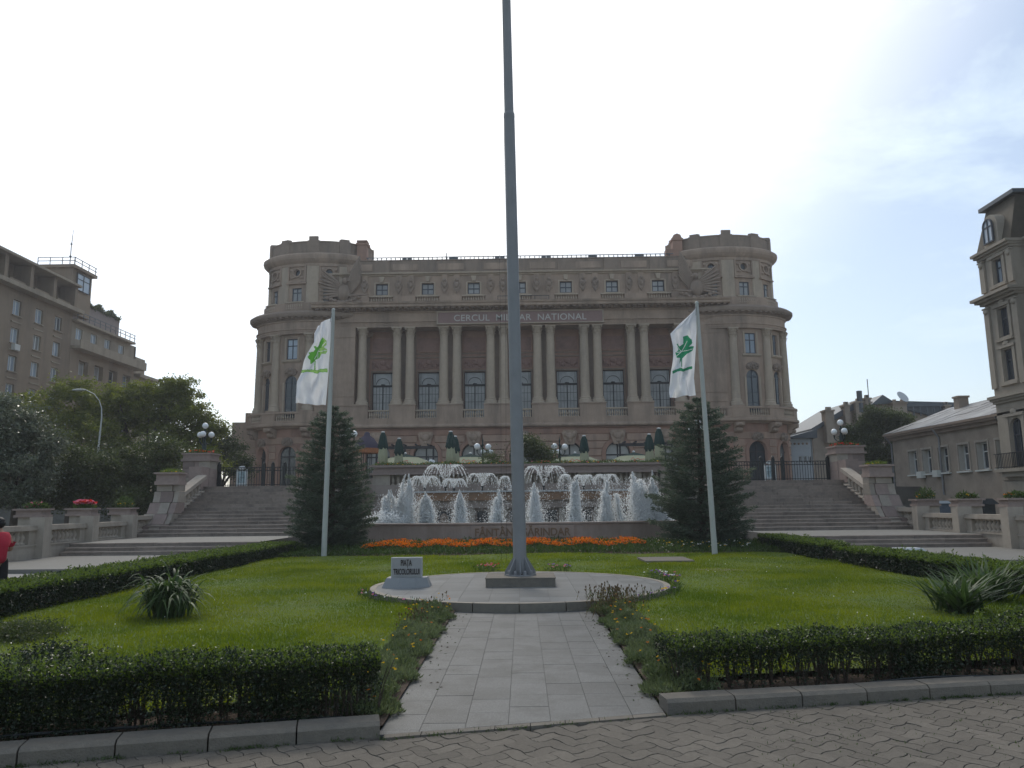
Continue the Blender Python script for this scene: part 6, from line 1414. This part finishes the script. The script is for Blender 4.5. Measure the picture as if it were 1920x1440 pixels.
flag(YR, [(0, 1304.5, 577), (.3, 1305, 625), (.6, 1302, 680), (.8, 1300, 710), (1, 1303.5, 742)], [(0, 1302, 581), (.03, 1295, 588), (.08, 1277, 604), (.15, 1258.5, 624), (.3, 1262, 650), (.55, 1259, 690), (.8, 1257, 722), (1, 1255.5, 746)], mR, [CLOTH, FG3], 'white flag with sea green tree and wavy band hanging from the right pole', None, 1.6)

sg = thing('plaza_name_sign', (-2.22, 14.9, .15), 'small upright marble sign reading PIAȚA TRICOLORULUI on the left of the platform', 'sign')
m = MB(); m.add([(-2.68,14.78,.147),(-2.35,14.66,.147),(-2.02,14.70,.147),(-1.78,14.90,.147),(-1.78,15.25,.147),(-2.68,15.25,.147), (-2.60,14.84,.325),(-2.33,14.74,.325),(-2.05,14.77,.325),(-1.85,14.94,.325),(-1.85,15.2,.325),(-2.60,15.2,.325)], [(0,1,7,6),(1,2,8,7),(2,3,9,8),(3,4,10,9),(4,5,11,10),(5,0,6,11),(6,7,8,9,10,11)]); obj('base', m, mat('grey sign base', (.24,.245,.245), .5, .08, 8), sg)
m = MB(); m.box(-2.53, -1.935, 14.93, 15.03, .326, .70); obj('slab', m, WHITES, sg)
m = MB(); m.box(-2.51, -1.955, 14.918, 14.929, .345, .685); obj('sign_face', m, SIGNF, sg)
text('lettering', 'PIAȚA', .15, INK, sg, (-2.235, 14.912, .550), .21, depth=.004, offset=.003); text('lettering', 'TRICOLORULUI', .15, INK, sg, (-2.232, 14.912, .385), .50, depth=.004, offset=.003)
m = MB(); m.box(3.32, 4.5, 20.9, 22.3, 0, .10); cv = obj('well_cover', m, CONC, None, label='raised concrete well cover on the lawn behind the platform', cat='cover'); 
m = MB(); m.box(3.26, 4.56, 20.84, 22.36, .101, .15); obj('lid', m, CONC, cv)
m = MB(); m.prism([(3.9, 18.9), (4.9, 18.9), (5.3, 18.3), (4.6, 18.2)], 0, .10); obj('ground_plate', m, CONC, None, label='flat grey plate set into the lawn right of the platform', cat='cover')
def bx(name, lab, cat, x0, x1, y0, y1, z0, z1, m_, lidm=None, lid=.04, **k):
    m = MB(); m.box(x0, x1, y0, y1, z0, z1); o = obj(name, m, m_, None, label=lab, cat=cat, **k)
    m = MB(); m.add([(x0-lid,y0-lid,z1+.001),(x1+lid,y0-lid,z1+.001),(x1+lid,y1+lid,z1+.001),(x0-lid,y1+lid,z1+.001),(x0+.05,y0+.05,z1+lid*2),(x1-.05,y0+.05,z1+lid*2),(x1-.05,y1-.05,z1+lid*2),(x0+.05,y1-.05,z1+lid*2)], [(0,3,2,1),(4,5,6,7),(0,1,5,4),(1,2,6,5),(2,3,7,6),(3,0,4,7)]); obj('lid', m, lidm or m_, o); return o
a, z = onz(1842, 930, 33); b, _ = onz(1864, 930, 33); bx('dark_cabinet', 'black cabinet with overhanging lid behind the right balustrade', 'cabinet', a, b, 33, 33.6, 0, z-.35, IRON, lid=.12)
a, z = onz(1748, 932, 36); b, _ = onz(1780, 932, 36); bx('waste_container', 'dull blue-grey container behind the right balustrade', 'container', a, b, 36, 37, 0, z-.3, flat('dull blue paint', (.10,.115,.14)), flat('container lid', (.3,.32,.33)), .06)
a, z = onz(1672, 1040, 20.4); b, _ = onz(1722, 1040, 20.4); bx('floodlight_box', 'low dark metal box on the plaza behind the right hedge', 'box', a, b, 20.0, 20.5, .0, .36, METALD, flat('pale metal', (.4,.42,.42)), .05)

# ------------------------------------------------------------------ terrace: umbrellas, kiosk, pergola, lamps, fences, boards
def open_umbrella(x, y, apex, rim, r, lab):
    o = thing('open_umbrella', (x, y, GP), lab, 'umbrella', 'open green and cream café umbrellas'); m = MB(); k = 8; g = .45
    m.path([(x, y, GP), (x, y, apex)], .035, 7); obj('pole', m, WOODW, o)
    def pt(i, f, z, sag=0): a = 2*PI*i/k+PI/8; return (x+r*f*math.cos(a), y+r*f*math.sin(a), z)
    zm = apex-(apex-rim)*.34
    m = MB(); m.add([(x, y, apex)]+[pt(i, g, zm) for i in range(k)], [(0, 1+i, 1+(i+1)%k) for i in range(k)]); obj('canopy_top', m, GRN_F, o)
    m = MB(); m.add([pt(i, g, zm-.01) for i in range(k)]+[pt(i, 1, rim) for i in range(k)]+[pt(i, 1.0, rim-.24) for i in range(k)], [(i, (i+1)%k, k+(i+1)%k, k+i) for i in range(k)]+[(k+i, k+(i+1)%k, 2*k+(i+1)%k, 2*k+i) for i in range(k)]); obj('canopy_skirt', m, CREAM_F, o)
    m = MB(); m.lathe([(.09, 0), (.12, .08), (0, .14)], 8, (x, y, apex)); obj('cap', m, GLOBE, o)
    # worn dark red script mark on the skirt, too small to read
    zq = rim+(zm-rim)*.35; rr = r*(1-.35*(1-g)); m = MB()
    m.path([(x-.5, y-rr*.93-.02, zq), (x-.35, y-rr*.93-.02, zq+.16), (x-.2, y-rr*.93-.02, zq), (x, y-rr*.93-.02, zq+.1), (x+.15, y-rr*.93-.02, zq), (x+.5, y-rr*.93-.02, zq+.05)], .022, 4); obj('printed_mark', m, P_RD, o)
for i, (p_, lab) in enumerate(((760, 'open green and cream umbrella nearest the left spruce'), (882, 'open green and cream umbrella under the arch left of the pole'), (1078, 'open green and cream umbrella behind the twin lamp post right of the pole'), (1188, 'open green and cream umbrella nearest the right spruce'))):
    x, z = onz(p_, (851, 851, 850, 848)[i], 58); open_umbrella(x, 58, z, z-.86, 2.6, lab)
def closed_umbrella(px_, py_, Y, lab):
    x, z = onz(px_, py_, Y); o = thing('closed_umbrella', (x, Y, GP), lab, 'umbrella', 'furled green and cream café umbrellas'); s = Y/F
    m = MB(); m.path([(x, Y, GP), (x, Y, z)], .045, 7); obj('pole', m, WOODD, o)
    def furl(prof, ph): 
        mb = MB(); n = 20; v = []
        for r_, zz in prof:
            for i in range(n): a = 2*PI*i/n; q = r_*(1+.22*math.sin(a*5+ph+zz*.7)); v.append((x+q*math.cos(a), Y+q*math.sin(a), zz))
        mb.add(v, [(j*n+i, j*n+(i+1)%n, (j+1)*n+(i+1)%n, (j+1)*n+i) for j in range(len(prof)-1) for i in range(n)]); return mb
    L_ = 58*s; ph = px_*.3
    obj('folded_top', furl([(.10, z), (.20, z-.25), (.29, z-.8), (.33, z-1.0), (.26, z-1.08), (.27, z-L_*.52), (.22, z-L_*.55)], ph), GRN_F, o, True)
    obj('folded_skirt', furl([(.22, z-L_*.45), (.28, z-L_*.7), (.30, z-L_*1.0), (.10, z-L_*1.04)], ph+1), CREAM_F, o, True)
    m = MB(); m.lathe([(.13, 0), (.14, .06), (0, .1)], 8, (x, Y, z)); obj('cap', m, GLOBE, o)
for a, b, Y, lab in ((718, 811, 52, 'furled green umbrella, taller one nearest the left spruce'), (748.5, 823, 54, 'furled green umbrella standing alone left of the left arch'), (845, 810, 52, 'furled green umbrella, taller and left of a close pair'), (853.5, 819, 55, 'furled green umbrella, shorter and right of a close pair'), (1095, 818, 53, 'furled green umbrella between the right lamps and the right arch'), (1217, 815, 54, 'furled green umbrella, shorter one left of the right spruce'), (1235, 804, 51, 'furled green umbrella, tallest beside the right spruce')): closed_umbrella(a, b, Y, lab)
for x0, x1, py_, lab in ((704, 815, 840, 'dark pergola beam on posts at the left of the terrace'), (1160, 1262, 834, 'dark pergola beam on posts at the right of the terrace')):
    a, z = onz(x0, py_, 63); b, _ = onz(x1, py_, 63); o = thing('pergola', ((a+b)/2, 63, GP), lab, 'pergola', 'terrace pergolas'); m = MB(); m.box(a, b, 62.9, 63.1, z-.12, z+.12)
    obj('beam', m, WOODD, o)
    for k in range(3): m = MB(); xx = a+.1+(b-a-.2)*k/2; m.box(xx-.07, xx+.07, 62.93, 63.07, GP, z-.121); obj('post', m, WOODD, o)
    for k in range(5): xx = a+(b-a)*(k+.5)/5; m = MB(); m.box(xx-.05, xx+.05, 62.2, 63.8, z+.121, z+.25); obj('rafter', m, WOODD, o)
a, z = onz(688, 830, 57); ko = thing('bar_kiosk', (a, 57, GP), 'round bar kiosk with dark violet awning and orange valance beside the left spruce', 'kiosk')
VIOLET = flat('violet canvas', (.055,.045,.07), .8); ORNG = mat('orange valance', (.30,.11,.04), .8, .5, 12); sw = 57/F
m = MB(); m.lathe([(23*sw, 838), (20*sw, 838)], 3) if False else None
zz = lambda py_: onz(688, py_, 57)[1]
m.lathe([(24*sw, zz(841)), (21*sw, zz(833)), (13*sw, zz(822)), (6*sw, zz(817)), (5*sw, zz(812)), (.1, zz(810))], 20, (a, 57, 0)); obj('awning', m, VIOLET, ko, True)
m = MB(); m.lathe([(24*sw, zz(841)), (24.5*sw, zz(850))], 20, (a, 57, 0)); obj('valance', m, ORNG, ko)
m = MB(); m.lathe([(13*sw, GP), (13*sw, GP+1.1), (15*sw, GP+1.1), (15*sw, GP+1.2), (0, GP+1.2)], 16, (a, 57, 0)); obj('counter', m, WOODD, ko)
for k in range(4): an = PI/4+2*PI*k/4; m = MB(); m.path([(a+11*sw*math.cos(an), 57+11*sw*math.sin(an), GP), (a+11*sw*math.cos(an), 57+11*sw*math.sin(an), zz(841))], .03, 6); obj('post', m, WOODD, ko)

def lamp(px_, py_, Y, zb, gr, lab, arms=4, top=True):
    x, z = onz(px_, py_, Y); o = thing('globe_lamp', (x, Y, zb), lab, 'street lamp', 'lamp posts with white globes'); H = z-zb
    m = MB(); m.lathe([(.16, 0), (.16, .1), (.10, .2), (.11, .5), (.06, .62), (.055, H*.6), (.08, H*.62), (.05, H*.66), (.045, H-.35), (.09, H-.3), (.05, H-.2), (.03, H-.12)], 12, (x, Y, zb)); obj('post', m, IRONG, o, True)
    R_ = gr*2.1; zg = z-.52
    for k in range(arms):
        a = 2*PI*k/arms+PI/5; m = MB(); m.path([(x, Y, zg-.28), (x+R_*.6*math.cos(a), Y+R_*.6*math.sin(a), zg-.36), (x+R_*math.cos(a), Y+R_*math.sin(a), zg-.22), (x+R_*math.cos(a), Y+R_*math.sin(a), zg-.05)], [.03, .028, .025, .05], 6); obj('arm', m, IRONG, o)
        m = MB(); m.ball((x+R_*math.cos(a), Y+R_*math.sin(a), zg+gr*.8), gr, 14, 9); obj('globe', m, GLOBE, o, True)
    if top: m = MB(); m.ball((x, Y, z+gr*.3), gr, 14, 9); obj('globe', m, GLOBE, o, True)
    else: m = MB(); m.lathe([(.04, -.15), (.05, .0), (.02, .12), (0, .3)], 8, (x, Y, z)); obj('finial', m, IRONG, o)
lamp(385, 800, 37.9, 4.3, .15, 'four globe lamp on the tall pedestal of the left stairs', 3); lamp(1575.5, 794, 37.9, 4.3, .15, 'four globe lamp on the tall pedestal of the right stairs', 3)
lamp(905, 826, 46, GP, .19, 'globe lamp just left of the tall pole', 2, False); lamp(913, 838, 58, GP, .18, 'smaller farther globe lamp behind the lamp left of the tall pole', 4, False)
lamp(1049, 826, 46, GP, .19, 'globe lamp right of the tall pole beside the shrub', 2, False); lamp(1041, 838, 58, GP, .18, 'smaller farther globe lamp behind the lamp right of the tall pole', 4, False)
lamp(803, 858, 62, GP, .2, 'low globe lamp in front of the left arch', 4, False); lamp(652, 801, 43, GP, .19, 'globe lamp rising behind the left spruce', 3); lamp(1309, 792, 43, GP, .19, 'globe lamp half hidden behind the right spruce', 3)

def fence(xa, xb, posts, lab):
    o = thing('iron_fence', ((xa+xb)/2, 38.3, GP), lab, 'fence', 'black iron fences above the stairs'); m = MB()
    for z in (GP+.08, GP+.78, GP+.95): m.box(xa, xb, 38.29, 38.32, z, z+.035)
    n = int((xb-xa)/.13)
    for i in range(n+1): x = xa+(xb-xa)*i/n; m.box(x-.01, x+.01, 38.295, 38.315, GP+.02, GP+.97)
    for i in range(int((xb-xa)/.2)):
        x = xa+.1+.2*i; A = [2*PI*k/8 for k in range(9)]; m.path([(x+.075*math.cos(a), 38.31, GP+.875+.07*math.sin(a)) for a in A], .008, 4)
    obj('pickets', m, IRON, o, kind='stuff')
    for x in posts: m = MB(); m.box(x-.07, x+.07, 38.24, 38.37, GP, GP+1.12); m.lathe([(.06, 0), (.08, .05), (.0, .14)], 8, (x, 38.3, GP+1.12)); obj('post', m, IRON, o)
fence(-15.25, -9.0, (-15.2, -12.95, -12.5, -11.9, -9.1), 'black iron fence at the top of the left stairs'); fence(9.0, 15.25, (9.1, 11.9, 12.5, 12.95, 15.2), 'black iron fence at the top of the right stairs')
for p_, Y, lab in ((452, 41.5, 'white menu board behind the left iron fence'), (1446, 41.5, 'white menu board behind the right iron fence')):
    x, z0 = onz(p_, 912, Y); z1 = onz(p_, 882 if p_ < 900 else 872, Y)[1]; o = thing('menu_board', (x, Y, GP), lab, 'sign board', 'menu boards at the stair heads')
    m = MB(); m.box(x-.24, x+.24, Y, Y+.05, GP+.15, z1); obj('board', m, flat('board white', (.55,.58,.58)) if 'board white' not in bpy.data.materials else bpy.data.materials['board white'], o)
    m = MB(); m.box(x-.19, x+.19, Y-.012, Y-.002, GP+.3, z1-.08); obj('print', m, mat('board print', (.30,.38,.40), .6, .6, 9) if 'board print' not in bpy.data.materials else bpy.data.materials['board print'], o)
    m = MB(); m.box(x-.3, x-.245, Y-.02, Y+.07, GP, z1+.05); m.box(x+.245, x+.3, Y-.02, Y+.07, GP, z1+.05); m.ball((x, Y+.02, z1+.14), (.2, .03, .1), 8, 5); obj('frame', m, WOODW, o)

# curved street light on the left
x0, zt = onz(192, 765, 45); x1, z1 = onz(150, 731, 45)
sl_ = thing('street_light', (x0, 45, 0), 'tall curved street light rising out of the trees on the left', 'street lamp')
m = MB(); m.path([(x0-.15, 45, 0), (x0-.1, 45, 4), (x0, 45, zt-.6), (x0-.05, 45, zt), (x0-.22, 45, zt+.45), (x0-.55, 45, zt+.85), (x1+.3, 45, z1+.02)], [.075, .065, .042, .032, .028, .025, .025], 9); obj('post', m, POLEW, sl_, True)
m = MB(); m.ball((x1-.05, 45, z1), (.45, .14, .075), 12, 7); obj('lamp_head', m, POLEW, sl_, True)

# ------------------------------------------------------------------ the person at the left edge
def skinmesh(name, verts, edges, radii, mt, lv=2, flat_y=None):
    me = bpy.data.meshes.new(name); me.from_pydata(verts, edges, []); o = bpy.data.objects.new(name, me); COL.objects.link(o)
    o.modifiers.new('s', 'SKIN'); sv = me.skin_vertices[0].data
    for i, r_ in enumerate(radii): sv[i].radius = r_ if hasattr(r_, '__len__') else (r_, r_)
    sv[0].use_root = True; md = o.modifiers.new('u', 'SUBSURF'); md.levels = lv; md.render_levels = lv
    dg = bpy.context.evaluated_depsgraph_get(); dg.update(); m2 = bpy.data.meshes.new_from_object(o.evaluated_get(dg)); bpy.data.objects.remove(o)
    m2.name = name; m2.materials.clear(); m2.materials.append(mt); m2.polygons.foreach_set('use_smooth', [True]*len(m2.polygons)); return m2
SKIN = mat('skin', (.36,.20,.14), .6, .06, 20); REDS = mat('red shirt', (.42,.022,.045), .85, .1, 15, bump=.2); BLK = mat('black trousers', (.014,.013,.014), .85, .1, 15); HAIR = mat('black hair', (.012,.010,.010), .6, .3, 60)
pr = thing('person', (0, 0, 0), 'person in a red shirt and black trousers at the far left edge', 'person')
# modelled facing -X, arms folded, head bent forward
J = [(0,0,.80), (0.01,0,.93), (0.015,0,1.06), (0.0,0,1.20), (-.02,0,1.28), (-.04,0,1.34), (-.065,0,1.42), (-.075,0,1.47),
     (0,-.16,1.22), (0.02,-.20,1.10), (0.02,-.215,.98), (-.10,-.16,.96), (-.20,-.05,.98), (-.235,.0,.985),
     (0,.16,1.22), (0.02,.20,1.10), (0.02,.215,.98), (-.10,.16,.99), (-.20,.06,1.01), (-.235,.0,1.015),
     (0,-.085,.76), (-.05,-.09,.45), (-.02,-.09,.10), (-.10,-.09,.04), (0,.085,.76), (.05,.09,.45), (.13,.09,.12), (.06,.09,.05)]
E_ = [(0,1),(1,2),(2,3),(3,4),(4,5),(5,6),(6,7),(3,8),(8,9),(9,10),(10,11),(11,12),(12,13),(3,14),(14,15),(15,16),(16,17),(17,18),(18,19),(0,20),(20,21),(21,22),(22,23),(0,24),(24,25),(25,26),(26,27)]
Rr = [(.10,.13),(.09,.12),(.10,.13),(.095,.12),.055,.05,(.082,.07),(.06,.055), .05,.042,.036,.032,.024,.028, .05,.042,.036,.032,.024,.028, .08,.055,.04,.035,.08,.055,.04,.035]
obj('body', skinmesh('body', J, E_, Rr, SKIN), None, pr)
Js = [J[i] for i in (0,1,2,3,4,8,9,14,15)]; Js[0] = (0,0,.74); Js[4] = (-.02,0,1.285); Js.append((.02,-.215,1.02)); Js.append((.02,.215,1.02))
obj('shirt', skinmesh('shirt', Js, [(0,1),(1,2),(2,3),(3,4),(3,5),(5,6),(6,9),(3,7),(7,8),(8,10)], [(.125,.155),(.118,.15),(.12,.155),(.115,.15),.068,.07,.062,.07,.062,.06,.06], REDS), None, pr)
obj('trousers', skinmesh('trousers', [(0,0,.94),J[20],J[21],(-.02,-.09,.08),J[24],J[25],(.12,.09,.10)], [(0,1),(1,2),(2,3),(0,4),(4,5),(5,6)], [(.10,.13),.105,.072,.062,.105,.072,.062], BLK), None, pr)
m = MB(); m.ball((-.05, 0, 1.475), (.105, .088, .07), 14, 9); m.ball((-.01, 0, 1.43), (.075, .083, .075), 12, 8); obj('hair', m, HAIR, pr, True)
m = MB(); m.ball((-.155, 0, 1.415), (.018, .012, .018), 8, 6); m.ball((-.075, -.078, 1.415), (.018, .010, .026), 8, 6); m.ball((-.075, .078, 1.415), (.018, .010, .026), 8, 6); m.ball((-.138, 0, 1.382), (.012, .024, .008), 8, 5); obj('nose_ears_and_mouth', m, SKIN, pr, True)
for sy in (-1, 1): m = MB(); m.ball((-.138, sy*.03, 1.435), (.008, .012, .008), 8, 6); obj('eye', m, IRON, pr, True)
for sy in (-1, 1):
    hx, hy, hz = (-.235, -.0, .985) if sy < 0 else (-.235, 0, 1.015)
    m = MB()
    for k in range(4): yy = hy-sy*.03; m.path([(hx, yy*1, hz+.022-.014*k), (hx+.01, yy-sy*.035, hz+.022-.015*k), (hx+.035, yy-sy*(.055-.004*k), hz+.018-.015*k)], [.0095, .009, .007], 6)
    m.path([(hx, hy, hz+.02), (hx-.02, hy-sy*.02, hz+.045), (hx-.01, hy-sy*.045, hz+.055)], [.011, .010, .007], 6); obj('fingers', m, SKIN, pr, True)
for p_ in ((-.08, -.09, .035), (.08, .09, .05)): m = MB(); m.ball(p_, (.13, .05, .045), 12, 7); obj('shoe', m, IRON, pr, True)
pr.location = (-8.90, 13.1, .02); pr.rotation_euler = (0, 0, R(-18))

# ------------------------------------------------------------------ small weeds, litter and fallen leaves
P = []; 
for i in range(260):
    x = random.uniform(-4.2, 7.5) if i % 3 else random.uniform(1.2, 7.5); y = kerb_y(x)+random.choice((-.012, -.02, -.03)); k = random.randint(4, 16)
    if -1.05 < x < 1.12: y = kerb_y(x)-.06
    P.append(np.array([x, y, .0])+rng.normal(0, 1, (k, 3))*[.02, .012, .004])
for i in range(420):
    x = random.uniform(1.6, 6.5); y = random.uniform(5.0, kerb_y(x)-.05); k = random.randint(2, 6); P.append(np.array([x, y, -.012])+rng.normal(0, 1, (k, 3))*[.025, .008, .002])
P = np.concatenate(P); P[:, 2] = np.maximum(P[:, 2], -.014)
tag(obj('joint_weeds', leafmesh('joint_weeds', P, .028, .006, L_BED, np.tile([0, 0, 1.], (len(P), 1)), jitter=2.5), None), 'tufts of weed in the paving joints and along the kerb foot', 'weeds', kind='stuff')
n = 150; sd_ = rng.integers(0, 2, n); x = np.where(sd_ == 0, -1.08+np.abs(rng.normal(0, .12, n)), 1.11-np.abs(rng.normal(0, .12, n))); y = rng.uniform(6.9, 12.6, n); P = np.stack([x, y, np.full(n, .016)], 1)
D = rng.normal(size=(n, 3)); D[:, 2] *= .08
tag(obj('fallen_leaves', leafmesh('fallen_leaves', P, .032, .014, [mat('dry leaf', (.07,.05,.03), .9, .3, 30), L_BED], D, rng.integers(0, 2, n), jitter=0), None), 'dry leaves and petals fallen along both edges of the granite path', 'leaves', kind='stuff')
n = 90; P = np.stack([rng.uniform(-7.5, 8, n), rng.uniform(8, 24, n), np.full(n, .12)], 1); P = P[[in_lawn(a, b) for a, b, _ in P]]
V, Fc = drops(P, .010, .010); tag(obj('clover_heads', npmesh('clover_heads', V, Fc, P_WH), None), 'tiny white clover heads scattered over the lawns', 'flowers', kind='stuff')
n = 70; P = np.stack([rng.uniform(-3.5, 5.5, n), rng.uniform(5.0, 6.2, n), np.full(n, .004)], 1); P = P[P[:, 1] < np.array([kerb_y(a)-.1 for a in P[:, 0]])]
V, Fc = drops(P, .005, .003); tag(obj('grit', npmesh('grit', V, Fc, WALLST), None), 'pale grit specks lying on the pavement', 'grit', kind='stuff')
